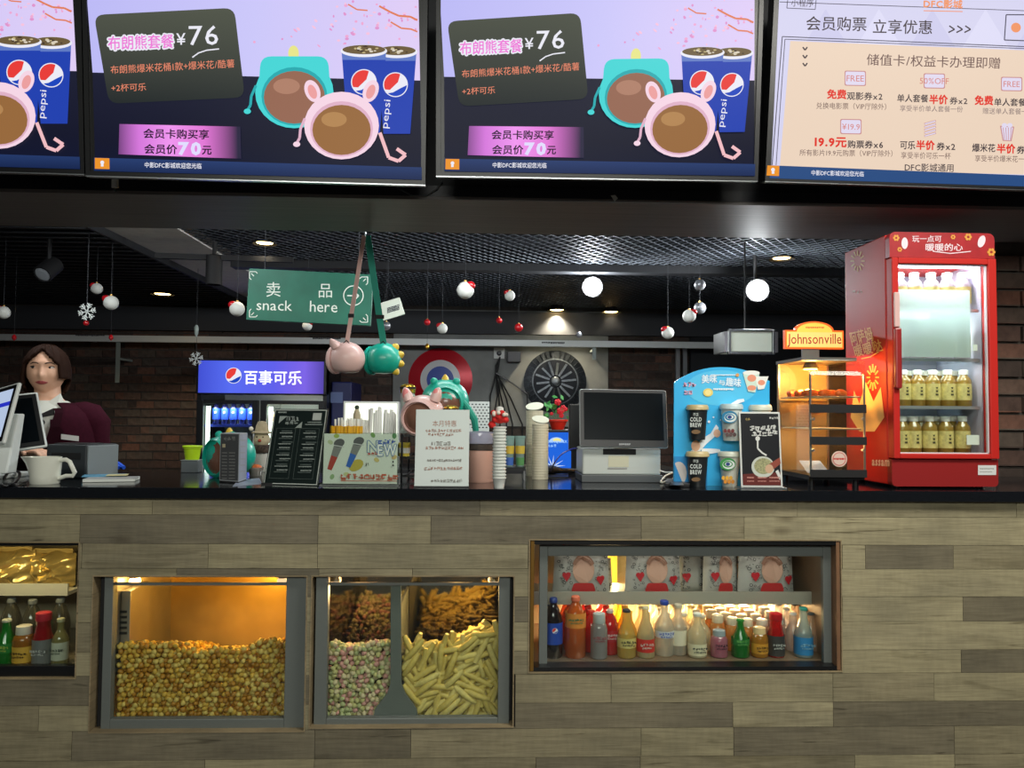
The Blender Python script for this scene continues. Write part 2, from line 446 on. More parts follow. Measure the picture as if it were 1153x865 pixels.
def brick_field(parent, x0, x1, z0, z1, Y, vis, limit, skip=None, bh=.078, bl=.24):
    """bricks in running bond on a wall face at depth Y; those inside vis become single parts"""
    me = None; rest = MB(); cnt = 0; j = 0; z = z0; rnd = random.Random(3); o0 = ORI[parent.name]
    while z + bh <= z1 + .001:
        x = x0 - (bl / 2 if j % 2 else 0)
        while x < x1:
            a, c = max(x, x0), min(x + bl, x1); x += bl
            if c - a < .05: continue
            cx, cz = (a + c) / 2, z + bh / 2
            if skip and skip(cx, cz): continue
            pr = .012 + rnd.uniform(-.004, .006)
            if cnt < limit and vis(cx, cz):
                if c - a > bl - .01:
                    if me is None:
                        o = MB().box(a + .006, c - .006, Y - .012, Y + .03, z + .006, z + bh - .006).build('brick', m_brick, parent, bevel=0)
                        me = o; base = Vector((a, 0, z))
                    else:
                        o = me.copy(); COL.objects.link(o); o.location = Vector((a, 0, z)) - base + Vector((0, rnd.uniform(-.004, .004), 0))
                else:
                    MB().box(a + .006, c - .006, Y - pr, Y + .03, z + .006, z + bh - .006).build('brick', m_brick, parent)
                cnt += 1
            else:
                rest.box(a + .006, c - .006, Y - pr, Y + .03, z + .006, z + bh - .006)
        z += bh; j += 1
    if rest.v: rest.build('brickwork', m_brick, parent, kind='stuff')
cx0, cx1 = P(443, 430, BW).x, P(684, 430, BW).x
cz0 = P(560, 480, BW).z
dx0 = P(776, 430, BW).x
vx0, vx1, vz0 = P(0, 450, BW).x, P(240, 450, BW).x, 1.0
vz1 = P(100, 385, BW).z
brick_field(wb, -4.6, dx0, .3, CEIL - .05, BW,
            lambda x, z: (vx0 < x < vx1 and vz0 < z < vz1) or (P(684, 430, BW).x < x < dx0 and 1.3 < z < vz1) or (P(376, 430, BW).x < x < cx0 and 1.3 < z < vz1), 300,
            skip=lambda x, z: cx0 < x < cx1 and z > cz0)
MB().box(cx0, cx1, BW - .03, BW + .02, cz0, CEIL).build('concrete_panel', m_conc, wb)
# dark doorway side at the right of the back wall
b = MB().box(dx0, 5.0, BW - .05, BW + .02, 0, CEIL); b.build('dark_panel', m_dark, wb)
for k, x in enumerate((763, 771)):
    p = P(x, 410, BW - .08); b = MB().box(p.x - .02, p.x + .02, BW - .09, BW - .05, .02, P(x, 389, BW).z); b.build('door_trim', m_alu, wb)
# right brick pier beside the red cabinet
px0 = P(1119, 400, 3.3).x
wr = struct(MB().box(px0, 5.0, 3.31, 3.39, 0, 2.3).build('wall_right', m_mortar))
brick_field(wr, px0, px0 + .9, .3, 2.22, 3.3, lambda x, z: z > 1.15 and x < P(1160, 400, 3.3).x, 200)

# bulkhead that carries the screens, with its laminate underside
BZ, BY0, BY1 = 2.219, 2.75, 3.25
def lam_mat():
    m = bpy.data.materials.new('dark_laminate'); m.use_nodes = True; nt = m.node_tree; L = nt.links.new
    b = nt.nodes['Principled BSDF']; b.inputs['Roughness'].default_value = .5; b.inputs['Base Color'].default_value = lin((64, 62, 64))
    tc = nt.nodes.new('ShaderNodeTexCoord'); mp = nt.nodes.new('ShaderNodeMapping'); mp.inputs['Scale'].default_value = (.6, 40, 10)
    nz = nt.nodes.new('ShaderNodeTexNoise'); nz.inputs['Scale'].default_value = 4; L(tc.outputs['Object'], mp.inputs[0]); L(mp.outputs[0], nz.inputs['Vector'])
    rp = nt.nodes.new('ShaderNodeValToRGB'); rp.color_ramp.elements[0].color = lin((96, 92, 92)); rp.color_ramp.elements[1].color = lin((140, 134, 130)); L(nz.outputs['Fac'], rp.inputs[0]); L(rp.outputs[0], b.inputs['Base Color'])
    bp = nt.nodes.new('ShaderNodeBump'); bp.inputs['Strength'].default_value = .15; bp.inputs['Distance'].default_value = .002; L(nz.outputs['Fac'], bp.inputs['Height']); L(bp.outputs[0], b.inputs['Normal'])
    return m
bk = struct(MB().box(-4.6, 5.0, BY0, BY1, BZ + .012, 3.4).build('wall_front', m_dark))
MB().box(-4.6, 5.0, BY0 - .004, BY1 + .004, BZ, BZ + .012).build('soffit_board', lam_mat(), bk)
MB().box(-4.6, 5.0, BY0 - .006, BY0, BZ + .012, BZ + .05).build('edge_strip', M('dark_edge', (34, 36, 42), .4), bk)

# open ceiling: expanded-metal mesh, a plaster strip, slats at the left, cross beams
cg = bpy.data.objects['ceiling']
def diamond(x0, x1, y0, y1, z, ax, ay, w, h):
    mb = MB()
    for sgn in (1, -1):
        k0 = -int((y1 - y0) / ay * 1.0) - 2; n = int((x1 - x0) / ax) + 3 - k0
        for i in range(k0 - 2, n + int((y1 - y0) / ay) + 4):
            xa = x0 + i * ax if sgn > 0 else x0 + i * ax
            pts = []
            # line x = xa + sgn*ax/ay*(y-y0)
            s = sgn * ax / ay
            ya, yb = y0, y1
            def X(y): return xa + s * (y - y0)
            lo, hi = (x0, x1)
            t0, t1 = y0, y1
            if s > 0: t0 = max(y0, y0 + (lo - xa) / s); t1 = min(y1, y0 + (hi - xa) / s)
            else: t0 = max(y0, y0 + (hi - xa) / s); t1 = min(y1, y0 + (lo - xa) / s)
            if t1 - t0 > .02: mb.bar((X(t0), t0, z), (X(t1), t1, z), w, h)
    return mb
m_mesh = M('mesh_wire', (84, 90, 98), .6, .2)
xs0, xs1 = -1.62, -2.0
diamond(xs0, 5.0, 3.3, 4.9, CEIL, .068, .09, .0034, .005).build('ceiling_mesh', m_mesh, cg, kind='stuff')
diamond(xs0, 5.0, 5.0, BW, CEIL + .04, .068, .09, .0034, .005).build('ceiling_mesh', m_mesh, cg, kind='stuff')
MB().box(xs1, xs0 - .005, 3.28, BW, CEIL - .01, CEIL + .05).build('plaster_strip', M('plaster_grey', (214, 210, 202), .85, noise=.08), cg)
sl = MB().box(-4.55, xs1 - .13, 3.3, 3.32, CEIL, CEIL + .04)
sl0 = None
for i in range(34):
    y = 3.34 + i * .114
    if sl0 is None:
        sl0 = MB().box(-4.55, xs1 - .02, y, y + .03, CEIL, CEIL + .06).build('slat', M('slat_black', (40, 44, 48), .5), cg); sly = y
    else:
        o = sl0.copy(); COL.objects.link(o); o.location.y = y - sly
MB().box(xs0, 5.0, 4.9, 5.0, CEIL - .05, CEIL + .1).build('cross_beam', m_dark, cg)
MB().box(xs1 - .02, xs1, 3.28, BW, CEIL - .05, CEIL + .08).build('strip_edge', m_dark, cg)
# upper band of the back wall and the aluminium rail under it
MB().box(-4.6, 5.0, BW - .10, BW, P(546, 376, BW - .1).z, CEIL - .02).build('upper_band', M('band_grey', (60, 62, 66), .7), wb)
q0, q1 = P(0, 380, 6.9), P(833, 389, 6.9)
rl = thing('hanging_rail', 'long aluminium rail running across the back wall above the fridge', 'rail', ((q0.x + q1.x) / 2, 6.9, q0.z))
MB().box(-4.5, q1.x, 6.88, 6.93, q0.z - .028, q0.z + .028).build('channel', M('rail_aluminium', (226, 230, 226), .45, .2), rl)
for x in (-3.6, -1.2, .6): MB().box(x, x + .03, 6.9, BW - .02, q0.z - .01, q0.z + .01).build('bracket', m_alu, rl)
for x_, yb_ in ((133, 431), (669, 405)):
    a, b_ = P(x_, 388, 6.9), P(x_, yb_, 6.9); m_brk = M('bracket_grey', (150, 160, 154), .5, .3)
    mb = MB().box(a.x - .018, a.x + .018, 6.9, 6.906, b_.z, q0.z - .028); sb = mb.build('support_bracket', m_brk, rl)
    MB().box(a.x - .004, a.x + .004, 6.906, BW - .02, b_.z + (a.z - b_.z) * .6, b_.z + (a.z - b_.z) * .6 + .02).build('bracket_arm', m_brk, sb)
pr = Panel((0, 6.878, q0.z), (1, 0, 0), (0, 0, 1))
pr.dashes(85, 118, 377.5, 2, M('print_dark', (60, 60, 64)), 'lettering', 3, .012); pr.dashes(352, 384, 381, 2, MATS['print_dark'], 'lettering', 4, .012); pr.dashes(610, 636, 386, 2, MATS['print_dark'], 'lettering', 5, .012)
pr.finish(rl)

# ================================================================== SERVING COUNTER
def wood_mat():
    m = bpy.data.materials.new('weathered_oak'); m.use_nodes = True; nt = m.node_tree; L = nt.links.new
    b = nt.nodes['Principled BSDF']; b.inputs['Roughness'].default_value = .55
    oi = nt.nodes.new('ShaderNodeObjectInfo'); tc = nt.nodes.new('ShaderNodeTexCoord')
    cx = nt.nodes.new('ShaderNodeCombineXYZ'); mu = nt.nodes.new('ShaderNodeMath'); mu.operation = 'MULTIPLY'; mu.inputs[1].default_value = 37.0
    L(oi.outputs['Random'], mu.inputs[0]); L(mu.outputs[0], cx.inputs[0]); L(mu.outputs[0], cx.inputs[2])
    va = nt.nodes.new('ShaderNodeVectorMath'); va.operation = 'ADD'; L(tc.outputs['Object'], va.inputs[0]); L(cx.outputs[0], va.inputs[1])
    def noise(scale, st, det, dist=0):
        mp = nt.nodes.new('ShaderNodeMapping'); mp.inputs['Scale'].default_value = st; L(va.outputs[0], mp.inputs[0])
        n = nt.nodes.new('ShaderNodeTexNoise'); n.inputs['Scale'].default_value = scale; n.inputs['Detail'].default_value = det; n.inputs['Distortion'].default_value = dist
        L(mp.outputs[0], n.inputs['Vector']); return n
    fine = noise(9, (1, 1, 22), 8, .6); wide = noise(2.2, (1, 1, 5), 4, 1.2); cloud = noise(3.5, (1.2, 1, 2.5), 3); saw = noise(60, (1, 1, .25), 2)
    def ramp(n, p0, p1, c0, c1):
        r = nt.nodes.new('ShaderNodeValToRGB'); e = r.color_ramp.elements; e[0].position = p0; e[1].position = p1; e[0].color = c0 + (1,); e[1].color = c1 + (1,); L(n.outputs['Fac'], r.inputs[0]); return r
    r1 = ramp(fine, .36, .62, (.82, .81, .79), (1.05, 1.05, 1.04)); r2 = ramp(wide, .30, .42, (.74, .73, .70), (1, 1, 1)); r3 = ramp(cloud, .35, .68, (.80, .80, .80), (1.10, 1.09, 1.06)); r4 = ramp(saw, .35, .65, (.94, .94, .94), (1.03, 1.03, 1.03))
    crack = noise(3.0, (.8, 1, 16), 6, 1.5); r5 = ramp(crack, .27, .36, (.42, .40, .36), (1, 1, 1))
    prev = oi.outputs['Color']
    for r in (r1, r2, r3, r4, r5):
        mx = nt.nodes.new('ShaderNodeMixRGB'); mx.blend_type = 'MULTIPLY'; mx.inputs[0].default_value = 1; L(prev, mx.inputs[1]); L(r.outputs[0], mx.inputs[2]); prev = mx.outputs[0]
    # knots
    vo = nt.nodes.new('ShaderNodeTexVoronoi'); mp = nt.nodes.new('ShaderNodeMapping'); mp.inputs['Scale'].default_value = (2.3, 0, 5.5); L(va.outputs[0], mp.inputs[0]); L(mp.outputs[0], vo.inputs['Vector']); vo.inputs['Scale'].default_value = 1.0
    rk = nt.nodes.new('ShaderNodeValToRGB'); e = rk.color_ramp.elements; e[0].position = .02; e[0].color = (.35, .30, .25, 1); e[1].position = .11; e[1].color = (1, 1, 1, 1); L(vo.outputs['Distance'], rk.inputs[0])
    mx = nt.nodes.new('ShaderNodeMixRGB'); mx.blend_type = 'MULTIPLY'; mx.inputs[0].default_value = .75; L(prev, mx.inputs[1]); L(rk.outputs[0], mx.inputs[2]); prev = mx.outputs[0]
    L(prev, b.inputs['Base Color'])
    bp = nt.nodes.new('ShaderNodeBump'); bp.inputs['Strength'].default_value = .25; bp.inputs['Distance'].default_value = .002; L(fine.outputs['Fac'], bp.inputs['Height']); L(bp.outputs[0], b.inputs['Normal'])
    return m
m_wood = wood_mat()
CY = 2.6
def cz(y, x=1000): return P(x, y, CY).z
def cx(x, y): return P(x, y, CY).x
def opening(x0, x1, y0, y1): return (cx(x0, y0), cx(x1, (y0 + y1) / 2), P((x0 + x1) / 2, y1, CY).z, P((x0 + x1) / 2, y0, CY).z)
OA = (-2.35, cx(88, 690), P(45, 765, CY).z, P(45, 610, CY).z)
OB = (cx(102, 735), cx(345, 735), P(225, 825, CY).z, P(225, 648, CY).z)
OC = (cx(349, 735), cx(579, 735), P(465, 820, CY).z, P(465, 648, CY).z)
OD = (cx(595, 682), cx(948, 682), P(770, 757.5, CY).z, P(770, 607.5, CY).z)
OPEN = [OA, OB, OC, OD]
def subtract(rects, o):
    out = []
    for (a, b, c, d) in rects:
        if o[0] >= b or o[1] <= a or o[2] >= d or o[3] <= c: out.append((a, b, c, d)); continue
        if o[3] < d: out.append((a, b, o[3], d)); d = o[3]
        if o[2] > c: out.append((a, b, c, o[2])); c = o[2]
        if o[0] > a: out.append((a, o[0], c, d))
        if o[1] < b: out.append((o[1], b, c, d))
    return [r for r in out if r[1] - r[0] > .004 and r[3] - r[2] > .003]
CX0, CX1 = -2.6, 2.7
ctr = thing('serving_counter', 'snack counter clad in weathered grey oak planks with lit display windows', 'counter', (0, 3.0, 0))
body = MB(); rs = [(CX0, CX1, .0, CT - .036)]
for o in OPEN: rs = subtract(rs, o)
for a, b_, c, d in rs: body.box(a, b_, CY + .012, CY + .03, c, d)
body.build('carcass', M('joint_dark', (38, 32, 26), .8), ctr)
bk_ = MB().box(CX0, CX1, 3.2, 3.22, .02, CT - .036); bk_.build('rear_panel', m_matblack, ctr)
LT, MD, DK, GR = (152, 144, 115), (141, 133, 107), (118, 111, 92), (157, 149, 120)
ROWS = [566, 582.5, 614, 641, 672, 700, 732, 758, 790, 818, 850, 880, 912, 945]
PL = [
 [(-300, LT), (171, MD), (438, DK), (540, MD), (797, MD), (898, LT), (1145, GR)],
 [(-300, LT), (90, DK), (358, LT), (485, DK), (722, MD), (838, GR)],
 [(-300, MD), (93, MD), (235, LT), (358, LT), (595, MD), (948, GR), (974, DK), (1073, MD)],
 [(-300, LT), (200, DK), (360, MD), (465, LT), (700, GR), (1180, MD)],
 [(-300, MD), (60, LT), (400, DK), (760, MD), (948, GR), (1083, DK)],
 [(-300, DK), (60, MD), (400, LT), (820, GR)],
 [(-300, LT), (60, LT), (400, MD), (760, MD), (948, LT), (1083, DK)],
 [(-300, LT), (-60, DK), (300, DK), (580, MD), (688, LT), (938, MD), (1052, LT)],
 [(-300, MD), (44, LT), (350, DK), (580, DK), (825, GR), (938, DK), (1220, LT)],
 [(-300, MD), (82, DK), (355, DK), (463, MD), (722, LT), (826, DK), (1074, MD)],
 [(-300, MD), (232, LT), (355, MD), (604, DK), (721, MD), (962, LT), (1074, MD)],
 [(-300, DK), (150, MD), (500, LT), (880, DK)], [(-300, LT), (260, DK), (640, MD), (1000, LT)],
]
rp = random.Random(11)
for k, row in enumerate(PL):
    z1 = cz(ROWS[k]); z0 = cz(ROWS[k + 1]) if k < len(PL) - 1 else .06
    if k == 0: z1 = CT - .036
    for j, (x, c) in enumerate(row):
        a = max(CX0, cx(x, 600 if k < 6 else 800)); e = min(CX1, cx(row[j + 1][0], 600 if k < 6 else 800)) if j + 1 < len(row) else CX1
        if e - a < .01: continue
        rr = [(a + .0007, e - .0007, z0 + .0007, z1 - .0007)]
        for o in OPEN: rr = subtract(rr, o)
        if not rr: continue
        grp = []
        for q in rr:
            tch = [g for g in grp if any(q[0] < r_[1] + .002 and r_[0] < q[1] + .002 and q[2] < r_[3] + .002 and r_[2] < q[3] + .002 for r_ in g)]
            grp = [g for g in grp if g not in tch] + [sum(tch, []) + [q]]
        for g in grp:
            mb = MB(); dy = rp.uniform(0, .0012)
            for q in g: mb.box(q[0], q[1], CY - dy, CY + .012, q[2], q[3])
            o = mb.build('plank', m_wood, ctr)
            t = rp.uniform(.92, 1.07); lc = lin(c); o.color = (lc[0] * t, lc[1] * t, lc[2] * t, 1)
MB().box(CX0, CX1, CY + .02, CY + .04, 0, .06).build('plinth', m_matblack, ctr)
# thin wooden lips around the openings
for nm, o in zip('ABCD', OPEN):
    mb = MB()
    w = .004
    mb.box(o[0], o[0] + w, CY - .003, CY + .05, o[2], o[3]); mb.box(o[1] - w, o[1], CY - .003, CY + .05, o[2], o[3])
    mb.box(o[0] + w, o[1] - w, CY - .003, CY + .05, o[2], o[2] + w); mb.box(o[0] + w, o[1] - w, CY - .003, CY + .05, o[3] - w, o[3])
    ob = mb.build('reveal_lip', m_wood, ctr); ob.color = lin((150, 134, 104))
# worktop
wt = tag(MB().box(CX0, CX1, 2.575, 3.24, CT - .036, CT).build('worktop', M('black_granite', (20, 22, 26), .12, noise=.35, nscale=220, coat=.0), bevel=.001), 'polished black stone worktop along the whole snack counter', 'worktop')

# ------------------------------------------------------------------ display cabinets behind the openings
m_liner = M('cabinet_steel', (176, 172, 164), .35, .75, noise=.06, nscale=14)
m_mirror = M('cabinet_mirror', (150, 140, 125), .06, 1.0)
m_frame = M('frame_steel', (112, 118, 114), .45, .3, noise=.06, nscale=40, stretch=(1, 1, 30))
def shell(root, o, y0, y1, mat, back=None, tb=True, t=.012):
    a, b, c, d = o
    mb = MB().box(a, a + t, y0, y1, c, d); mb.build('side_panel', mat, root)
    mb = MB().box(b - t, b, y0, y1, c, d); mb.build('side_panel', mat, root)
    MB().box(a + t, b - t, y0, y1, c, c + t).build('base_panel', mat, root)
    MB().box(a + t, b - t, y0, y1, d - t, d).build('top_panel', mat, root)
    MB().box(a + t, b - t, y1 - t, y1, c + t, d - t).build('back_panel', back or mat, root)
def inset(o, w): return (o[0] + w, o[1] - w, o[2] + w, o[3] - w)
def rim(root, o, wl, wr, wb, wt_, y0, y1, mat, name='frame'):
    a, b, c, d = o; mb = MB()
    mb.box(a, a + wl, y0, y1, c, d).box(b - wr, b, y0, y1, c, d).box(a + wl, b - wr, y0, y1, c, c + wb)
    if wt_: mb.box(a + wl, b - wr, y0, y1, d - wt_, d)
    return mb.build(name, mat, root, bevel=.0015)
def P1(p, n): return p * n

# left popcorn cabinet
oB = inset(OB, .0065)
wB = thing('popcorn_cabinet', 'steel framed popcorn warmer full of golden popcorn set in the counter', 'cabinet', ((OB[0] + OB[1]) / 2, 2.9, OB[2]))
iB = (oB[0] + .028, oB[1], oB[2] - .03, oB[3])
shell(wB, iB, 2.66, 3.14, m_liner, M('popcorn_back', (186, 150, 80), .42, .45, noise=.38, nscale=3.2))
MB().box(oB[0] + .001, oB[0] + .027, 2.64, 2.70, oB[2], oB[3]).build('side_filler', m_matblack, wB)
gB = (P(128, 730, 2.64).x, P(323, 730, 2.64).x, P(225, 808, 2.64).z, oB[3])
rim(wB, (oB[0] + .02, oB[1] - .002, P(225, 823, 2.63).z, oB[3]), gB[0] - oB[0] - .02, oB[1] - gB[1], gB[2] - P(225, 823, 2.63).z, 0, 2.625, 2.655, m_frame)
MB().box(gB[0] - .004, gB[1] + .004, 2.648, 2.652, gB[2] - .004, P(225, 657, 2.65).z).build('glass_pane', m_glass, wB)
MB().box(gB[0], gB[1], 2.645, 2.655, P(225, 659, 2.65).z, P(225, 656, 2.65).z).build('glass_rail', m_frame, wB)
p = P(137, 700, 2.72)
vs_ = MB().box(iB[0] + .013, iB[0] + .045, 2.70, 2.86, P(137, 724, 2.72).z - .1, P(137, 664, 2.72).z).build('heater_vent', m_liner, wB, bevel=.003)
for k in range(5):
    q = P(139, 689 + k * 6, 2.7); MB().box(q.x - .012, q.x + .012, 2.697, 2.701, q.z - .004, q.z + .004).build('slot', m_matblack, vs_)
for x in (152, 318):
    q = P(x, 654, 2.74); lp = MB(); lp.cyl(q + Vector((0, 0, .03)), q + Vector((0, 0, .012)), .018, .022); o = lp.build('lamp_holder', m_alu, wB, smooth=True)
    MB().ball(q, (.019, .019, .014), 14, 8).build('bulb', M('warm_bulb', (255, 200, 120), emit=30 if x == 152 else 1.5, ecol=(255, 196, 110)) if x == 152 else M('dim_bulb', (235, 200, 150), .2, emit=1.2), wB, smooth=True)
point('popcorn_lamp', P(160, 662, 2.86), 3.6, (1, .52, .08), .03); point('popcorn_lamp', P(280, 664, 2.92), 4.6, (1, .52, .08), .03)

# right popcorn cabinet with divider
oC = inset(OC, .0065)
wC = thing('popcorn_cabinet', 'two compartment steel warmer with pastel popcorn and yellow corn sticks', 'cabinet', ((OC[0] + OC[1]) / 2, 2.9, OC[2]))
shell(wC, (oC[0] + .004, oC[1] - .01, oC[2] - .03, oC[3]), 2.66, 3.08, m_mirror, m_mirror)
MB().box(oC[1] - .009, oC[1], 2.64, 2.70, oC[2], oC[3]).build('side_filler', m_matblack, wC)
gC = (P(369.5, 730, 2.64).x, P(561, 730, 2.64).x, P(465, 807, 2.64).z, oC[3])
zC = P(465, 816, 2.63).z
rim(wC, (oC[0] + .004, oC[1] - .008, zC, oC[3]), gC[0] - oC[0] - .004, oC[1] - .008 - gC[1], gC[2] - zC, 0, 2.625, 2.655, m_frame)
MB().box(gC[0] - .004, gC[1] + .004, 2.648, 2.652, gC[2] - .004, P(465, 657, 2.65).z).build('glass_pane', m_glass, wC)
MB().box(gC[0], gC[1], 2.645, 2.655, P(465, 659, 2.65).z, P(465, 656, 2.65).z).build('glass_rail', m_frame, wC)
def fp(x, y): return P(x, y, 2.66)
dv = MB().prism([fp(440, 659), fp(439.5, 770), fp(436, 781), fp(422, 799), fp(421, 806), fp(470, 806), fp(469, 799), fp(456, 781), fp(452, 770), fp(451.5, 659)], (0, .012, 0))
dv.build('divider', m_frame, wC)
dmid = P(445.5, 730, 2.66).x
MB().box(dmid - .004, dmid + .004, 2.673, 3.06, gC[2], P(445, 690, 2.66).z).build('divider_sheet', m_frame, wC)
for x in (378, 556):
    q = P(x, 652, 2.72); MB().cyl(q + Vector((0, 0, .03)), q - Vector((0, 0, .006)), .017, .021).build('lamp_holder', m_alu, wC, smooth=True)
    MB().ball(q - Vector((0, 0, .009)), (.017, .017, .012), 14, 8).build('bulb', MATS['dim_bulb'], wC, smooth=True)
point('popcorn_lamp', P(405, 664, 2.86), 3.4, (1, .60, .26), .03); point('popcorn_lamp', P(515, 664, 2.84), 5.0, (1, .62, .22), .03)

# drinks cabinet
oD = inset(OD, .0065)
wD = thing('drinks_cabinet', 'wide glass fronted cabinet with drink bottles and popcorn bags', 'cabinet', ((OD[0] + OD[1]) / 2, 2.9, OD[2]))
shell(wD, oD, 2.66, 3.16, M('cabinet_inner', (128, 108, 88), .35, .3), M('cabinet_back', (186, 170, 140), .4, .2))
MB().box(oD[1] - .012, oD[1], CY, 2.66, oD[2], oD[3]).build('side_board', M('reveal_brown', (120, 88, 62), .5, noise=.15, nscale=12), wD)
MB().box(oD[0], oD[0] + .012, CY, 2.66, oD[2], oD[3]).build('side_board', M('reveal_bronze', (130, 96, 40), .35, .5), wD)
MB().box(oD[0] + .012, oD[1] - .012, CY, 2.66, oD[3] - .012, oD[3]).build('top_board', m_black, wD)
MB().box(oD[0] + .012, oD[1] - .012, CY, 2.66, oD[2], oD[2] + .012).build('base_board', m_black, wD)
fD = (P(607, 680, 2.65).x, P(936, 680, 2.65).x, P(770, 752, 2.65).z, P(770, 614, 2.65).z)
rim(wD, fD, .028, .032, .006, .036, 2.64, 2.66, m_frame)
MB().box(fD[0] + .02, fD[1] - .02, 2.649, 2.653, fD[2], fD[3] - .03).build('glass_pane', m_glass, wD)
zs = P(770, 681, 2.80).z
MB().box(oD[0] + .014, P(918, 680, 2.8).x, 2.808, 3.1, zs, zs + .012).build('shelf', M('shelf_white', (196, 190, 176), .4), wD)
MB().box(oD[0] + .014, P(918, 680, 2.8).x, 2.80, 2.808, zs, zs + .046).build('shelf_lip', M('lip_white', (176, 172, 160), .4), wD)
for k, x in enumerate((690, 780, 860)):
    q = P(x, 684, 2.98); MB().cyl((q.x - .12, 3.02, zs - .013), (q.x + .12, 3.02, zs - .013), .009).build('lamp_tube', M('warm_tube', (255, 214, 150), emit=9, ecol=(255, 206, 140)), wD)
    area('cabinet_lamp_and_fill', (q.x, 3.02, zs - .026), (q.x, 2.96, zs - .3), .26, .03, 6.2, (1, .70, .36))
q = P(682, 640, 3.1)
MB().box(q.x - .05, q.x + .05, 3.12, 3.145, q.z - .09, q.z + .06).build('lamp_panel', M('amber_panel', (250, 200, 70), emit=1.0, ecol=(240, 190, 60)), wD)
area('cabinet_lamp_and_fill', (q.x, 3.1, q.z), (q.x, 2.6, q.z), .1, .12, 1.2, (1, .8, .45))
area('cabinet_lamp_and_fill', ((oD[0] + oD[1]) / 2, 2.69, oD[3] - .03), ((oD[0] + oD[1]) / 2, 2.80, oD[2]), .9, .02, .65, (1, .93, .82))  # added fill at the top front, brightens the bags and front bottles

# left cabinet with snack bags
oA = inset(OA, .004)
wA = thing('snack_cabinet', 'lit counter cabinet with foil snack bags over a few bottles, cut by left edge', 'cabinet', ((OA[0] + OA[1]) / 2, 2.9, OA[2]))
shell(wA, oA, 2.64, 3.16, M('cabinet_inner_left', (150, 140, 124), .35, .4), MATS['cabinet_back'])
rim(wA, oA, .01, .008, .034, .012, 2.615, 2.64, m_black)
MB().box(oA[0] + .012, oA[1] - .01, 2.626, 2.630, oA[2] + .02, oA[3] - .01).build('glass_pane', m_glass, wA)
zsA = P(40, 671, 2.80).z
MB().box(oA[0] + .014, P(76, 668, 2.8).x, 2.808, 3.1, zsA, zsA + .012).build('shelf', MATS['shelf_white'], wA)
MB().box(oA[0] + .014, P(76, 668, 2.8).x, 2.80, 2.808, zsA, zsA + .042).build('shelf_lip', MATS['lip_white'], wA)
area('cabinet_lamp_and_fill', (P(10, 620, 2.7).x, 2.68, oA[3] - .03), (P(10, 620, 2.7).x, 2.86, oA[2]), .5, .03, 1.1, (1, .76, .36))

# ================================================================== MENU SCREENS
def E(name, col, k=1.0): return M('scr_' + name, (0, 0, 0), .35, emit=k, ecol=col, spec=.08)
def grad(name, stops, axis='X', k=1.0):
    """emissive picture area with a colour run"""
    nm = 'scr_' + name
    if nm in MATS: return MATS[nm]
    m = bpy.data.materials.new(nm); m.use_nodes = True; MATS[nm] = m; nt = m.node_tree; L = nt.links.new
    b = nt.nodes['Principled BSDF']; b.inputs['Base Color'].default_value = (0, 0, 0, 1); b.inputs['Roughness'].default_value = .35; b.inputs['Specular IOR Level'].default_value = .08
    tc = nt.nodes.new('ShaderNodeTexCoord'); sp = nt.nodes.new('ShaderNodeSeparateXYZ'); L(tc.outputs['Object'], sp.inputs[0])
    mr = nt.nodes.new('ShaderNodeMapRange'); L(sp.outputs[axis], mr.inputs[0]); mr.inputs[1].default_value = stops[0][0]; mr.inputs[2].default_value = stops[-1][0]
    rp = nt.nodes.new('ShaderNodeValToRGB'); L(mr.outputs[0], rp.inputs[0]); e = rp.color_ramp.elements
    lo, hi = stops[0][0], stops[-1][0]
    e[0].color = lin(stops[0][1]); e[1].color = lin(stops[-1][1])
    for p_, c in stops[1:-1]: e.new((p_ - lo) / (hi - lo)).color = lin(c)
    L(rp.outputs[0], b.inputs['Emission Color']); b.inputs['Emission Strength'].default_value = k
    return m
SY = 2.55
def screen(bl, br, label, tilt=6.7, Wd=None):
    """bl, br: bottom corners of the whole set in pixels"""
    a, c = P(bl[0], bl[1], SY), P(br[0], br[1], SY); u = (c - a).normalized()
    v = Vector((0, -math.sin(math.radians(tilt)), math.cos(math.radians(tilt))))
    wdt = Wd or (c - a).length; hgt = wdt * .575
    pn = Panel(a, u, v)
    root = thing('menu_screen', label, 'screen', a + u * wdt / 2, 'menu screens above the counter')
    n = pn.n
    cc = a + u * wdt / 2 + pn.v * hgt / 2 - n * .028
    MB().obox(cc, u * wdt / 2, pn.v * hgt / 2, n * .026).build('housing', m_black, root, bevel=.004)
    t = .015
    bz = MB()
    for (p_, q_, r_, s_) in ((0, t, 0, hgt), (wdt - t, wdt, 0, hgt), (t, wdt - t, 0, t), (t, wdt - t, hgt - t, hgt)):
        bz.obox(pn.w((p_ + q_) / 2, (r_ + s_) / 2, 0), u * (q_ - p_) / 2, pn.v * (s_ - r_) / 2, n * .004)
    bz.build('bezel', m_black, root)
    MB().obox(pn.w(wdt / 2, -.002, -.01), u * wdt / 2, pn.v * .002, n * .012).build('lower_trim', m_alu, root)
    pn.off = -.0015
    # wall bracket
    for f in (.3, .7):
        q = a + u * wdt * f; MB().box(q.x - .03, q.x + .03, SY + .02, BY0 + .01, q.z + .12, q.z + .18).build('wall_bracket', m_matblack, root)
    return root, pn, wdt, hgt, t
ROOT2, P2, W2, H2, T2 = screen((97, 197.5), (479, 208), 'menu screen with pink set-meal price, second from the left edge')
class Map:
    """draws in the second screen's pixels onto any screen of the same kind"""
    def __init__(s, pn): s.p = pn
    def __getattr__(s, k): return getattr(s.p, k)
def remap(pn, k):
    base = Panel(P2.o, P2.u, P2.v)
    pn.loc = lambda x, y: tuple(q * k for q in base.loc(x, y))
    return pn
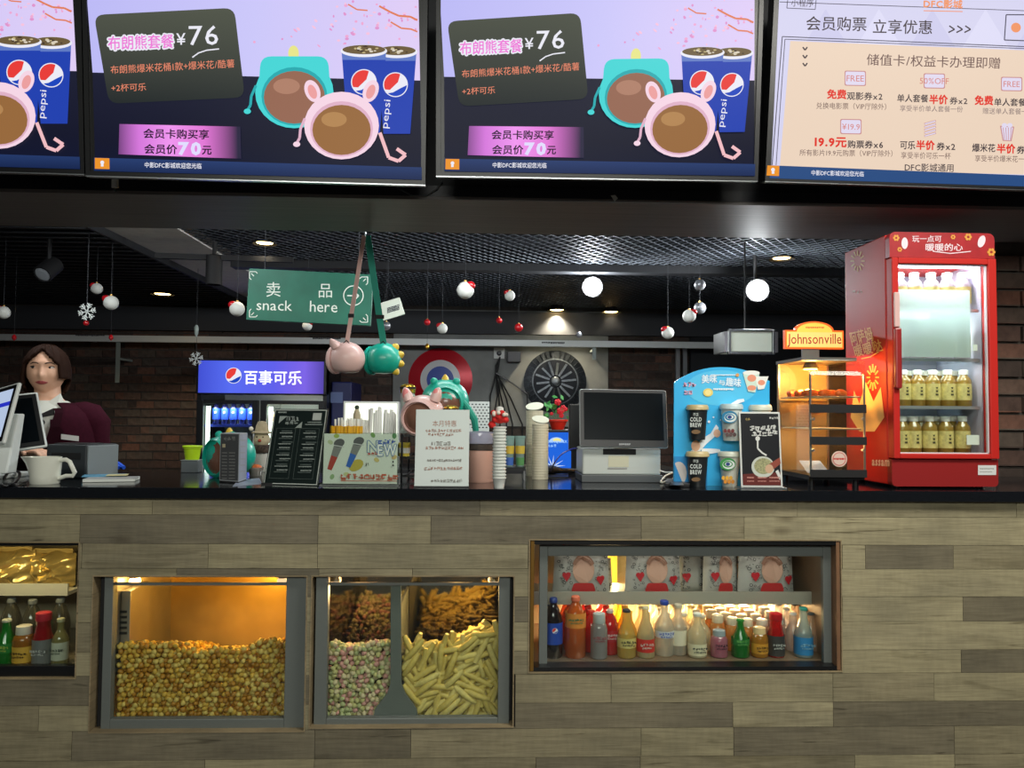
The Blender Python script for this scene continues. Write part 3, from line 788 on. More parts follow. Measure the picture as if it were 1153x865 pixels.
LAV = grad('lavender', [(-.56, (188, 186, 246)), (0, (204, 200, 250)), (.56, (226, 206, 246))])
NAV = grad('navy', [(.0, (16, 22, 48)), (.12, (22, 24, 44)), (.36, (32, 34, 54))], 'Z')
MAG = grad('magenta', [(-.47, (40, 32, 66)), (-.38, (214, 120, 220)), (-.28, (240, 150, 240)), (-.17, (226, 120, 214)), (-.06, (44, 40, 66))])
TICK = grad('ticker', [(0.0, (20, 34, 72)), (.06, (40, 62, 112))], 'Z')
SLATE = grad('slate', [(.22, (34, 40, 42)), (.36, (62, 66, 60)), (.56, (84, 88, 76))], 'Z')
def cup(p, x0, x1, y0, y1, tb):
    w_ = x1 - x0; wh, bl = E('white', (236, 236, 246)), E('cup_blue', (36, 66, 176))
    p.poly([(x0 + tb, y1), (x1 - tb, y1), (x1, y0), (x0, y0)], bl)
    p.poly([(x0 + tb * .12, y0 + 9), (x1 - tb * .12, y0 + 9), (x1, y0), (x0, y0)], E('cup_sky', (96, 122, 196)))
    cxx = (x0 + x1) / 2; p.ell(cxx, y0 - 1, w_ / 2 + 1.2, 7, wh)
    p.ell(cxx, y0 - 2.5, w_ / 2 - .8, 5.2, E('cola', (110, 92, 62)))
    r = random.Random(int(x0))
    for k in range(16):
        t = r.uniform(0, 6.28); q = r.uniform(.1, .92)
        p.ell(cxx + math.cos(t) * q * (w_ / 2 - 4), y0 - 2.5 + math.sin(t) * q * 4, r.uniform(1.4, 3), r.uniform(.7, 1.4), E(['ice1', 'ice2', 'ice3'][k % 3], [(196, 180, 130), (70, 56, 44), (220, 210, 190)][k % 3]), n=8)
def emblem(p, x, y, r, emis=True):
    q = (lambda n, c: E(n, c)) if emis else (lambda n, c: M('emb_' + n, c, .4))
    wh, rd, bl = q('white', (240, 240, 246)), q('red', (232, 62, 58)), q('blue2', (30, 70, 190))
    p.ell(x, y, r, r, wh)
    p.poly([(x + r * .92 * math.cos(math.radians(a)), y - r * .92 * math.sin(math.radians(a))) for a in range(65, 206, 10)] + [(x - r * .45, y + r * .42), (x + r * .2, y - r * .2)], rd)
    p.poly([(x + r * .92 * math.cos(math.radians(a)), y - r * .92 * math.sin(math.radians(a))) for a in range(228, 362, 10)] + [(x + r * .45, y + r * .26), (x - r * .2, y + r * .62)], bl)
def bucket_pic(p, x, y, rx, ry, col, dark, kind):
    """a plain rounded carry bucket with a brown window"""
    sh, bd = E(kind + '_shade', dark), E(kind + '_body', col)
    if kind == 'teal':
        p.ell(x - 1, y - ry - 4, 6, 9, E('horn', (232, 230, 140)))
        p.rrect([(x - rx * .92, y), (x + rx * .92, y), (x + rx * .86, y - ry * 1.02), (x - rx * .86, y - ry * 1.02)], 12, bd)
    else:
        for s_ in (-1, 1): p.ell(x + s_ * rx * .78, y - ry * 1.02, rx * .2, ry * .34, bd, rot=s_ * 22); p.ell(x + s_ * rx * .78, y - ry * 1.0, rx * .11, ry * .22, E('ear_pink', (236, 160, 160)), rot=s_ * 22)
    p.ell(x, y, rx, ry, bd); p.ell(x, y + ry * .10, rx * .84, ry * .82, sh)
    p.ell(x, y + ry * .13, rx * .78, ry * .74, E('window_brown_' + kind, (150, 104, 84) if kind == 'teal' else (152, 106, 62)))
    p.ell(x - rx * .2, y - ry * .18, rx * .34, ry * .22, E('window_hi_' + kind, (176, 128, 106) if kind == 'teal' else (180, 134, 84)))
    # strap
    p.line([(x - rx * .98, y - 8), (x - rx * 1.1, y + 4), (x - rx * 1.12, y + 14), (x - rx * 1.2, y + 20)], 3, sh); p.ell(x - rx * 1.2, y + 21, 4, 3, bd)
def ad(p, part_from=None):
    p.poly([(104, 82), (473, 91), (471, -12), (97, -12)], LAV)
    p.poly([(107, 193), (475, 203), (473, 90.5), (104, 81.5)], NAV)
    # blossom
    pk = [E('petal1', (238, 170, 212)), E('petal2', (224, 150, 206)), E('petal3', (246, 196, 224))]; r = random.Random(5)
    for k in range(60):
        p.ell(min(468, r.gauss(420, 26)), r.gauss(22, 14) if k < 44 else r.uniform(5, 75), r.uniform(.8, 2.6), r.uniform(.8, 2), pk[k % 3], n=7)
    for k in range(14): p.ell(r.uniform(285, 400), r.uniform(15, 76), r.uniform(1, 3), r.uniform(.8, 1.6), pk[k % 3], n=7, rot=40)
    br = E('branch', (226, 128, 90))
    p.line([(427, 7), (440, 14), (449, 18), (462, 19), (470, 23)], 2.2, br); p.line([(440, 25), (452, 32), (463, 33), (470, 36)], 1.8, br); p.line([(392, 5), (402, 11), (414, 12)], 1.6, br)
    # dark slate board
    p.rrect([(123, 117), (276, 110), (264, 9), (106, 17)], 12, SLATE)
    p.outlined(122, 49, 16, '布朗熊套餐', E('hotpink', (238, 120, 216)), E('white', (236, 236, 246)), 1.7, width=74, rot=2)
    p.text(199, 44.5, 13, '¥', E('white', (236, 236, 246)), bold=.01, rot=2)
    p.text(213, 40.5, 22, '76', E('white', (236, 236, 246)), width=33, rot=1, bold=.005)
    p.line([(217, 65), (224, 60), (233, 57), (247, 55.5)], 1.4, E('white', (236, 236, 246)))
    p.text(125, 79, 9.5, '布朗熊爆米花桶1款+爆米花/酷薯', E('orange_ink', (238, 140, 110)), width=140, rot=3)
    p.text(126, 99.5, 8.5, '+2杯可乐', E('orange_ink', (238, 140, 110)), width=39, rot=2)
    p.poly([(134, 174), (272, 179), (271, 143), (135, 140)], MAG)
    ink = E('ink', (44, 24, 52))
    p.text(162, 150.5, 11, '会员卡购买享', ink, bold=.022, width=74, rot=-1)
    p.text(163, 168, 11, '会员价', ink, bold=.022, width=37, rot=-1)
    p.text(201, 167.5, 15.5, '70', E('price', (226, 220, 255)), bold=.05, width=26, rot=-1)
    p.text(228, 169.5, 10, '元', ink, bold=.03, rot=-1)
    cup(p, 425, 469, 60, 151, 7); cup(p, 385, 435, 59, 150, 7)
    emblem(p, 410, 93, 14.5); emblem(p, 445.5, 96, 14)
    p.text(436, 129, 9.5, 'pepsi', E('white', (236, 236, 246)), width=32, rot=84, align='c')
    bucket_pic(p, 332, 105, 44, 40, (70, 214, 214), (40, 170, 176), 'teal')
    bucket_pic(p, 385, 142, 42, 38, (246, 214, 230), (224, 178, 200), 'pink')
    p.line([(428, 150), (438, 178), (449, 182), (457, 175), (447, 168)], 4, E('strap_pink', (242, 190, 196)))
    # ticker
    p.poly([(107, 193), (475, 203), (475, 189), (107, 178)], TICK)
    p.poly([(108, 190.5), (124.5, 191), (124.3, 178.8), (108, 178.3)], E('tick_orange', (236, 148, 44)))
    p.ell(116.3, 183.5, 2.2, 2.2, E('white', (236, 236, 246)), n=10); p.rect(114.8, 185.5, 117.8, 188, E('white', (236, 236, 246)))
    p.text(164, 186.2, 6.4, '中影DFC影城欢迎您光临', E('white', (236, 236, 246)), width=64, rot=-1.2, bold=.01)
ad(P2); P2.finish(ROOT2)
a1 = P(95.5, 196, SY); b1 = P(-290, 184, SY)
R1, P1_, W1, H1, T1 = screen((-287, 184.5), (95.5, 196), 'menu screen at the far left, only its paper cups showing')
remap(P1_, W1 / W2); ad(P1_); P1_.finish(R1)
R3, P3, W3, H3, T3 = screen((491, 198), (853, 203.5), 'menu screen with pink set-meal price, right above the middle of the counter')
remap(P3, W3 / W2); ad(P3); P3.finish(R3)
R4, P4, W4, H4, T4 = screen((861, 203.5), (1241, 216), 'membership offer screen on cream ground at the right')
def ad4(p):
    dk, rd, br, md = E('ink4', (66, 56, 62)), E('red4', (226, 56, 44)), E('ink4b', (110, 84, 80)), E('ink4c', (130, 112, 112))
    p.poly([(868, 201), (1236, 213), (1236, -12), (878, -12)], E('paper4', (214, 212, 240)))
    for k in range(5): p.poly([(900 + k * 60, 60), (960 + k * 60, 60), (930 + k * 60, 10)], E('tri' + str(k % 2), [(206, 204, 236), (222, 220, 246)][k % 2]))
    ln = E('line4', (70, 66, 84))
    p.line([(878, 2), (1240, 15)], .8, ln)
    p.line([(1240, 56), (881, 41), (869.5, 186)], 1, ln); p.line([(1240, 58), (884, 44), (874, 186)], .8, ln)
    p.poly([(878, 189), (1240, 199), (1240, 60), (890, 46)], E('cream4', (236, 212, 190)))
    p.text(908, 26, 16, '会员购票', dk, width=68, rot=-1, bold=.008); p.text(983, 29.5, 16, '立享优惠', dk, width=67, rot=-1, bold=.008)
    for k in range(3): p.line([(1069 + k * 9, 29), (1075 + k * 9, 33), (1068 + k * 9, 36.5)], 1.6, dk)
    p.line([(887, 0), (886, 9), (918, 10.5), (919, 0)], .8, ln); p.text(891, 3, 8.5, '小程序', dk, width=25, rot=-1)
    p.text(1040, 4, 10, 'DFC影城', E('orange4', (240, 150, 100)), width=44, rot=-1, bold=.03); p.line([(1040, 12), (1084, 13)], 1, E('orange4', (240, 150, 100)))
    p.line([(1240, 17), (1133, 16.5), (1131, 45), (1240, 49)], 1.2, ln); p.ell(1144, 31, 5.5, 5.5, E('orange4', (240, 150, 100)))
    for k in range(3): p.line([(904, 53 + k * 9), (906.5, 56.5 + k * 9), (909, 53 + k * 9)], 1.6, dk)
    p.text(976, 67, 13, '储值卡/权益卡办理即赠', br, width=151, rot=-1.6, bold=.004)
    def tick(x, y, w, h, t):
        p.rrect([(x, y + h), (x + w, y + h + .4), (x + w, y + .4), (x, y)], 2, E('tk_edge', (200, 140, 140))); p.rrect([(x + 1, y + h - 1), (x + w - 1, y + h - .6), (x + w - 1, y + 1.4), (x + 1, y + 1)], 2, E('tk', (226, 218, 240)))
        if t: p.text(x + w / 2, y + h / 2 + .3, h * .4, t, E('tk_ink', (214, 130, 120)), align='c', rot=-1)
    tick(951, 79.5, 24, 17, 'FREE'); tick(1040, 82.5, 24, 17, '50%OFF'); tick(1127, 86.5, 24, 16, 'FREE'); tick(946, 134, 24, 17, '¥19.9')
    p.text(931, 106, 11, '免费', rd, width=22, bold=.04, rot=-1); p.text(953.5, 108, 9, '观影券x2', dk, width=40, bold=.015, rot=-1)
    p.text(919, 119, 7.5, '兑换电影票（VIP厅除外）', br, width=79, rot=-1)
    p.text(1010, 110.5, 9, '单人套餐', dk, width=35, bold=.015, rot=-1); p.text(1046, 112, 11, '半价', rd, width=21, bold=.04, rot=-1); p.text(1069, 113.5, 8.5, '券x2', dk, width=20, bold=.015, rot=-1)
    p.text(1013, 122, 7, '享受半价单人套餐一份', md, width=71, rot=-1)
    p.text(1097, 113, 11, '免费', rd, width=21, bold=.04, rot=-1); p.text(1119, 115, 9, '单人套餐券x2', dk, width=56, bold=.015, rot=-1); p.text(1106, 125, 7, '赠送单人套餐一份', md, width=58, rot=-1)
    p.text(917, 160, 11.5, '19.9元', rd, width=36, bold=.04, rot=-1); p.text(954, 162.5, 9, '购票券x6', dk, width=40, bold=.02, rot=-1)
    p.text(900, 172, 7.5, '所有影片19.9元购票（VIP厅除外）', br, width=105, rot=-.6)
    p.text(1013, 163.5, 9.5, '可乐', dk, width=17, bold=.02, rot=-1); p.text(1031, 163.5, 11, '半价', rd, width=21, bold=.04, rot=-1); p.text(1054, 165, 9, '券x2', dk, width=21, bold=.02, rot=-1)
    p.text(1014, 175, 7.5, '享受半价可乐一杯', br, width=56, rot=-1)
    p.text(1094, 166.5, 9.5, '爆米花', dk, width=26, bold=.02, rot=-1); p.text(1121.5, 167.5, 11, '半价', rd, width=21, bold=.04, rot=-1); p.text(1144, 169, 9, '券x2', dk, width=21, bold=.02, rot=-1)
    p.text(1097, 178.5, 7.5, '享受半价爆米花一桶', br, width=62, rot=-1)
    p.text(1018, 188.5, 9, 'DFC影城通用', dk, width=55, rot=-1, bold=.01)
    te = E('tk_edge', (200, 140, 140)); tf = E('tk', (226, 218, 240))
    for k in range(5): p.line([(1040, 140 + k * 3.4), (1053, 136.5 + k * 3.4)], 2.2, te); p.line([(1040.5, 140 + k * 3.4), (1052.5, 136.7 + k * 3.4)], 1.3, tf)
    p.poly([(1128, 159), (1138, 159.4), (1141, 143), (1125, 142)], te); p.poly([(1129, 158), (1137, 158.4), (1139.6, 144), (1126.4, 143)], tf)
    for k in range(4): p.line([(1128.5 + k * 3, 144), (1130 + k * 2.2, 158)], .7, te)
    p.ell(1130, 141.5, 3, 2.5, tf); p.ell(1136, 141.5, 3, 2.5, tf)
    p.poly([(866, 201), (1236, 213), (1236, 201), (867, 186.5)], E('tick4', (44, 78, 130)))
    p.poly([(862.5, 198), (876.5, 198.6), (877, 187), (863.5, 186.6)], E('tick_orange', (236, 148, 44))); p.ell(869.8, 191.5, 2.2, 2.2, E('white', (236, 236, 246)), n=10); p.rect(868.4, 193.5, 871.3, 196, E('white', (236, 236, 246)))
    p.text(913, 194.8, 6, '中影DFC影城欢迎您光临', E('white', (236, 236, 246)), width=59, rot=-1.5, bold=.01)
ad4(P4); P4.finish(R4)

# ================================================================== BEHIND THE COUNTER: LIGHTS AND HANGING THINGS
def flood(x, y, Y, label, power):
    p = P(x, y, Y); t = thing('flood_light', label, 'light', p, 'flood lights on the ceiling')
    d = (CAM + Vector((0, 1.2, -.6)) - p).normalized()
    MB().lathe(p, [(.045, -.10), (.05, -.04), (.068, 0), (.068, .004)], 24, d).build('lamp_housing', m_matblack, t, smooth=True)
    MB().lathe(p, [(.06, .004), (.057, .012), (.034, .018)], 24, d).build('lamp_lens', M('flood_lens', (255, 255, 255), emit=60, ecol=(244, 250, 255)), t, smooth=True)
    MB().tube([p - d * .05, (p.x, p.y + .04, p.z + .06), (p.x, p.y + .04, CEIL)], .01, 8).build('stem', m_matblack, t)
    point('flood_beam', p + d * .05, power, (.93, .97, 1.0), .05)
flood(667, 323, 5.0, 'bright white flood light above the dark monitor', 50)
flood(853, 327, 4.5, 'bright white flood light above the hanging glass box', 38)
def downlight(x, y, label, r=.05, pw=16):
    p = PZ(x, y, CEIL - .012); t = thing('downlight', label, 'light', p, 'small warm downlights in the ceiling')
    MB().lathe(p, [(r * 1.5, 0), (r * 1.5, .012), (r, .014), (r, .05)], 20, caps=False).build('trim_ring', m_matblack, t, smooth=True)
    MB().cyl(p + Vector((0, 0, .006)), p + Vector((0, 0, .012)), r).build('lens', M('downlight_lens', (255, 220, 150), emit=14, ecol=(255, 214, 140)), t)
    spot('downlight_beam', p - Vector((0, 0, .02)), p - Vector((0, 0, 1)), pw, (1, .86, .62), 110, .04)
downlight(298, 275, 'warm downlight over the green snack sign', .045)
downlight(183, 332, 'warm downlight left of the green sign, low over the rail', .06, 30)
downlight(627, 350, 'warm downlight just left below the first flood light', .06, 70)
downlight(688, 352, 'warm downlight just right below the first flood light', .06, 55)
downlight(880, 292, 'warm downlight beside the red drinks cabinet', .05)
# added fill for kitchen side and green sign: two unseen lights over the aisle
area('aisle_fill', (-1.7, 3.36, 2.38), (-1.6, 4.0, 1.4), 1.4, .08, 12, (.95, .98, 1))
area('aisle_fill', (0.3, 3.36, 2.38), (0.3, 4.0, 1.4), 1.6, .08, 20, (.93, .97, 1))

def track_light(x, y, Y, label, ln=.17, r=.045, tilt=(0, 0, -1), lens=False):
    p = P(x, y, Y); t = thing('track_light', label, 'light', p, 'black track lights')
    d = Vector(tilt).normalized()
    MB().lathe(p, [(r * .7, -ln * .5), (r, -ln * .45), (r, ln * .5), (r * .86, ln * .5), (r * .8, ln * .44)], 20, d).build('lamp_body', m_matblack, t, smooth=True)
    if lens: MB().lathe(p, [(r * .82, ln * .46), (r * .4, ln * .48)], 20, d).build('lens', M('grey_lens', (150, 156, 160), .3), t)
    MB().tube([p + Vector((0, 0, ln * .2)), p + Vector((0, 0, ln * .8)), (p.x, p.y, CEIL)], .012, 8).build('stem', m_matblack, t)
track_light(241, 304, 4.4, 'black track spotlight hanging in front of the grey ceiling strip')
track_light(55, 303, 4.4, 'black spotlight with pale lens at the upper left', .13, .05, (-.1, -.6, -.5), True)
a, b_ = P(175, 288, 4.4), P(330, 293, 4.4)
tag(MB().bar(a, b_, .03, .03).build('lighting_track', m_matblack), 'thin black lighting track behind the bulkhead at left', 'track')

m_red = M('ornament_red', (190, 20, 30), .3, coat=.3); m_bwhite = M('ornament_white', (214, 216, 208), .55, noise=.08, nscale=30)
m_silver = M('ornament_silver', (150, 152, 156), .35, .6, noise=.25, nscale=40)
m_string = M('string', (58, 60, 64), .8)
def bauble(x, y, rp, Y, label, kind='hat', side=-1):
    p = P(x, y, Y); r = S(rp, Y); t = thing('bauble', label, 'ornament', p - Vector((0, 0, r)), 'baubles hung from the ceiling')
    if kind == 'hat':
        MB().ball(p, r, 18, 12).build('ball', m_bwhite, t, smooth=True)
        c = p + Vector((side * r * .55, -r * .15, r * .55)); MB().ball(c, (r * .62, r * .55, r * .5), 14, 8).build('red_hat', m_red, t, smooth=True)
    elif kind == 'red':
        MB().ball(p, r, 16, 10).build('ball', m_red, t, smooth=True)
    else:
        MB().ball(p, r, 18, 12).build('ball', m_silver, t, smooth=True)
    MB().cyl(p + Vector((0, 0, r * .92)), p + Vector((0, 0, r * 1.15)), r * .18, n=10).build('cap', M('cap_gold', (190, 150, 80), .35, .8), t)
    MB().cyl(p + Vector((0, 0, r * 1.1)), (p.x, p.y, CEIL), .0012, n=5).build('string', m_string, t)
    return t
bauble(109, 325, 6.2, 4.6, 'white bauble with red hat, highest of the left cluster', side=-1)
bauble(125, 341, 8, 4.3, 'white bauble with red hat beside the large snowflake')
bauble(4, 352, 7, 4.4, 'red and white bauble at the far left edge')
bauble(267, 348, 8.3, 4.2, 'white bauble with red hat touching the left edge of green sign')
bauble(346, 367, 5.5, 4.6, 'white bauble peeping out below the green sign', side=1)
bauble(435, 367, 5, 4.8, 'grey bauble behind the teal strap', 'silver')
bauble(524, 327, 9.8, 4.0, 'largest white bauble, hung right of the small tilted sign', side=1)
bauble(574, 333, 6, 4.6, 'white bauble with red hat between the big bauble and flood light', side=-1)
bauble(498, 370, 6, 4.7, 'red hatted white bauble above the round red wall disc')
bauble(481, 363, 3.6, 4.8, 'small red bauble left of the red hatted one', 'red')
bauble(562, 361, 3.4, 4.9, 'small dark red bauble above the wall socket', 'red')
bauble(584, 369, 4.8, 4.6, 'red bauble over the plug adapter', 'red')
bauble(652, 377, 3.4, 4.8, 'tiny silver bauble on a thread below the first flood light', 'silver')
bauble(752, 375, 7, 4.5, 'white bauble with red top hanging lowest by the steel door trim')
bauble(776, 356, 7.6, 4.3, 'pale round bauble in the pair left of the second flood light', 'hat', 1)
bauble(788, 347, 7, 4.62, 'silver bauble in the pair left of the second flood light', 'silver')
bauble(788, 321, 6.4, 4.4, 'dark silver bauble over the pair by the second flood light', 'silver')
for x, y, l in ((16, 380, 'small red pendant on the rail by the left edge'), (125, 380, 'small red pendant hung over the rail near the snowflake'), (481, 390, 'small gold pendant above the red disc')):
    p = P(x, y, 4.9); t = thing('pendant', l, 'ornament', p, 'small pendants')
    MB().lathe(p, [(.002, -.02), (.014, -.006), (.012, .008), (.003, .018)], 10).build('bead', m_red if 'red p' in l else M('gold', (212, 160, 60), .3, .8), t, smooth=True)
    MB().cyl(p + Vector((0, 0, .016)), (p.x, p.y, CEIL), .001, n=5).build('string', m_string, t)
def snowflake(x, y, rp, Y, label, big=True):
    p = P(x, y, Y); r = S(rp, Y); t = thing('snowflake', label, 'ornament', p - Vector((0, 0, r)), 'hanging snowflakes'); mb = MB(); w = r * .14
    for k in range(6):
        a = math.radians(60 * k + 12); d = Vector((math.cos(a), 0, math.sin(a))); e = Vector((-d.z, 0, d.x))
        mb.bar(p, p + d * r, w, w * .6)
        for f in (.45, .72):
            for s_ in (-1, 1): mb.bar(p + d * r * f, p + d * r * (f + .26) + e * s_ * r * .28, w * .8, w * .6)
    mb.build('flake', M('snow_white', (222, 230, 226), .4), t)
    MB().cyl(p + Vector((0, 0, r)), (p.x, p.y, CEIL), .001, n=5).build('string', m_string, t)
    return t
snowflake(98, 351, 9.5, 4.2, 'large glittering white snowflake between the left baubles')
snowflake(221, 404, 7.5, 5.2, 'white snowflake above the left corner of the blue drinks fridge')
bauble(97, 364, 3, 4.25, 'small red bead under the large snowflake', 'red')
# icicle strips on the rail
for x, y0, y1, Y, l in ((221, 366, 380, 5.2, 'tiny frosted icicle over the small snowflake'),):
    a, b_ = P(x, y0, Y), P(x, y1, Y)
    t = thing('icicle', l, 'ornament', b_, 'frosted icicles')
    MB().lathe(b_, [(.002, 0), (.012, (a.z - b_.z) * .3), (.016, (a.z - b_.z) * .8), (.006, a.z - b_.z)], 8).build('icicle_body', M('frost', (170, 184, 178), .3), t, smooth=True)
    MB().cyl(a, (a.x, a.y, CEIL), .001, n=5).build('string', m_string, t)

# green hanging sign
SGY = 3.8
bl, br = P(277, 360, SGY), P(417, 367, SGY); tl = P(278, 302, SGY)
u = (br - bl).normalized(); sw = (br - bl).length; sh = (tl - bl).length
gs = thing('hanging_sign', 'green chalkboard sign reading snack here with an arrow', 'sign', (bl + br) / 2)
pn = Panel(bl, u, (0, 0, 1))
MB().obox(pn.w(sw / 2, sh / 2, -.012), u * sw / 2, pn.v * sh / 2, pn.n * .012).build('board', M('chalk_green', (24, 96, 76), .55, noise=.14, nscale=9), gs, bevel=.002)
ck = M('chalk', (214, 222, 210), .8)
pn.text(300, 326, 16.5, '卖', ck); pn.text(359, 327.5, 15.5, '品', ck)
pn.text(289, 343.5, 11.5, 'snack', ck, width=40, rot=-1.5); pn.text(349, 345, 12.5, 'here', ck, width=31, rot=-1.5)
for k in range(28):
    a0, a1 = math.radians(k * 360 / 28), math.radians((k + 1) * 360 / 28)
    pn.line([(398 + 11 * math.cos(a0), 333 + 11 * math.sin(a0)), (398 + 11 * math.cos(a1), 333 + 11 * math.sin(a1))], 1.1, ck, 'arrow'); pn.off -= .00004
pn.line([(391, 333), (403, 333.3)], 1.3, ck, 'arrow'); pn.line([(398, 327.5), (404, 333.3), (398, 339)], 1.3, ck, 'arrow')
for x, y, sx, sy in ((281, 306, 1, 1), (281, 357, 1, -1), (414, 312, -1, 1), (414, 363, -1, -1)):
    pn.line([(x, y), (x + 7 * sx, y), (x + 9 * sx, y + 2 * sy)], .9, ck, 'flourish'); pn.line([(x, y), (x, y + 7 * sy), (x + 2 * sx, y + 9 * sy)], .9, ck, 'flourish'); pn.line([(x + 2 * sx, y + 2 * sy), (x + 5 * sx, y + 5 * sy)], .9, ck, 'flourish')
    pn.off += .0001
for part in list(pn.mb):
    if part == 'flourish':
        mb, ms = pn.mb.pop(part); mb.build('flourish', ms, gs, orient=False, kind='stuff')
pn.finish(gs)
for f in (.12, .88):
    q = pn.w(sw * f, sh, -.012); MB().cyl(q, (q.x, q.y, CEIL), .002, n=6).build('wire', m_string, gs)
# small tilted sign
c = P(441, 348, 4.0); t = thing('door_sign', 'small tilted white sign hung on a string right of teal strap', 'sign', c - Vector((0, 0, .05)))
u = Vector((math.cos(math.radians(18)), 0, math.sin(math.radians(18)))); pn = Panel(c, u, (-u.z, 0, u.x))
hw, hh = S(12.5, 4.0), S(10, 4.0)
MB().obox(c, u * hw, pn.v * hh, pn.n * .004).build('board', M('sign_cream', (206, 212, 196), .6), t, bevel=.001)
pn.off = .005; M('sign_ink', (50, 56, 64), .6)
for k_ in range(4): pn.dashes(436, 450, 347.5 + k_ * 1.6, 1.5, MATS['sign_ink'], 'small_print', 3 + k_, -.3); pn.finish(t)
nail = P(437, 318, 4.0)
for s_ in (-1, 1): MB().cyl(c + u * hw * .55 * s_ + pn.v * hh * .9, nail, .0012, n=5).build('string', m_string, t)
MB().cyl(nail, (nail.x, nail.y, CEIL), .0012, n=5).build('string', m_string, t)

# carry buckets hung from the bulkhead by their straps
m_bpink, m_bteal, m_yel = M('bucket_pink', (226, 190, 184), .35, coat=.2), M('bucket_teal', (22, 170, 148), .35, coat=.2), M('bucket_yellow', (224, 190, 70), .4)
m_win = M('bucket_window', (120, 84, 68), .25, coat=.3)
def hang_bucket(x, y, top, Y, mat, label, sw_, spikes, face):
    p = P(x, y, Y); r = S(20, Y); t = thing('carry_bucket', label, 'bucket', p - Vector((0, 0, r * .9)))
    def f(v):
        d = v - p
        if d.z < -r * .75: d.z = -r * .75 - (abs(d.z) - r * .75) * .25
        return p + d
    MB().ball(p, (r, r * .95, r * .95), 28, 18, f).build('shell', mat, t, smooth=True)
    w_ = p + Vector((face * r * .62, .2 * r, -.05 * r)); ax = Vector((face, .35, 0))
    MB().lathe(w_, [(r * .80, 0), (r * .82, .012), (r * .72, .022), (r * .70, .014)], 24, ax).build('window_rim', mat, t, smooth=True)
    MB().lathe(w_, [(r * .71, .008), (r * .5, .022), (r * .15, .028)], 24, ax).build('window', m_win, t, smooth=True)
    if spikes:
        for k in range(4):
            a = math.radians(48 - k * 31); q = p + Vector((-face * math.cos(a) * r * .96, -.1 * r, math.sin(a) * r * .92)); d = Vector((-face * math.cos(a), 0, math.sin(a)))
            MB().lathe(q, [(r * .24, -.01), (r * .2, .008), (r * .08, .018)], 12, d).build('fin', m_yel, t, smooth=True)
    else:
        for s_ in (-1, 1):
            q = p + Vector((face * r * .62, s_ * r * .5, r * .72)); MB().lathe(q, [(r * .26, -.01), (r * .22, .014), (r * .06, .03)], 12, Vector((face * .5, s_ * .4, .8))).build('ear', mat, t, smooth=True)
    a = p + Vector((0, -r * .2, r * .88)); b2 = top
    n = 8; mb = MB()
    sd = Vector((1, 0, 0)) * sw_ / 2
    mb.loft([[a.lerp(b2, k / n) - sd, a.lerp(b2, k / n) + sd, a.lerp(b2, k / n) + sd + Vector((0, .002, 0)), a.lerp(b2, k / n) - sd + Vector((0, .002, 0))] for k in range(n + 1)])
    mb.build('strap', M(mat.name + '_strap', (226, 186, 178) if not spikes else (34, 150, 130), .7), t)
    q = a.lerp(b2, .25); MB().box(q.x - sw_ * .7, q.x + sw_ * .7, q.y - .004, q.y + .006, q.z - .008, q.z + .008).build('buckle', m_matblack, t)
    mb = MB(); 
    for s_ in (-1, 1): mb.tube([a + Vector((0, -.008, .01)), a + Vector((s_ * .012, -.016, -.004)), a + Vector((s_ * .016, -.016, -.02))], .002, 5)
    mb.build('cord_knot', m_matblack, t)
    return t
HK = P(411, 262, 3.268)
hk = tag(MB().tube([HK + Vector((0, -.012, .02)), HK + Vector((0, .0, .012)), HK + Vector((0, .012, -.006)), HK + Vector((0, .004, -.016)), HK + Vector((0, -.006, -.01))], .003, 8).build('strap_hook', m_alu), 'small metal hook on the bulkhead holding two bucket straps', 'hook')
hang_bucket(391, 404, HK + Vector((-.004, 0, -.012)), 3.27, m_bpink, 'pink rounded carry bucket hanging by a pale pink strap', .018, False, -1)
hang_bucket(432, 405, HK + Vector((.01, .004, -.012)), 3.335, m_bteal, 'teal rounded carry bucket with yellow fins hanging by a teal strap', .028, True, -1)

# hanging glass box lamp
FY = 4.1
x0, x1, y0, y1, z0, z1 = box_of(820, 872, 371, 399, FY, .2)
t = thing('box_lamp', 'unlit glass box lamp hanging beside the blue standee', 'lamp', ((x0 + x1) / 2, FY + .1, z0))
MB().box(x0 + .012, x1 - .012, y0 + .004, y1, z0 + .014, z1 - .012).build('panel', M('lamp_milk_glow', (196, 204, 190), .3, emit=.12, ecol=(220, 230, 214)), t, bevel=.004)  # faint glow put into the panel material, the lamp itself is off
rim(t, (x0, x1, z0, z1), .012, .012, .012, .012, y0 - .01, y0 + .02, m_steel)
MB().box(x0 - .02, x0, y0, y1, z0 + .012, z1 - .012).build('end_cap', m_alu, t); MB().box(x1, x1 + .02, y0, y1, z0 + .012, z1 - .012).build('end_cap', m_alu, t)
MB().cyl(((x0 + x1) / 2, FY + .1, z1 - .01), ((x0 + x1) / 2, FY + .1, CEIL), .005).build('stem', m_matblack, t)

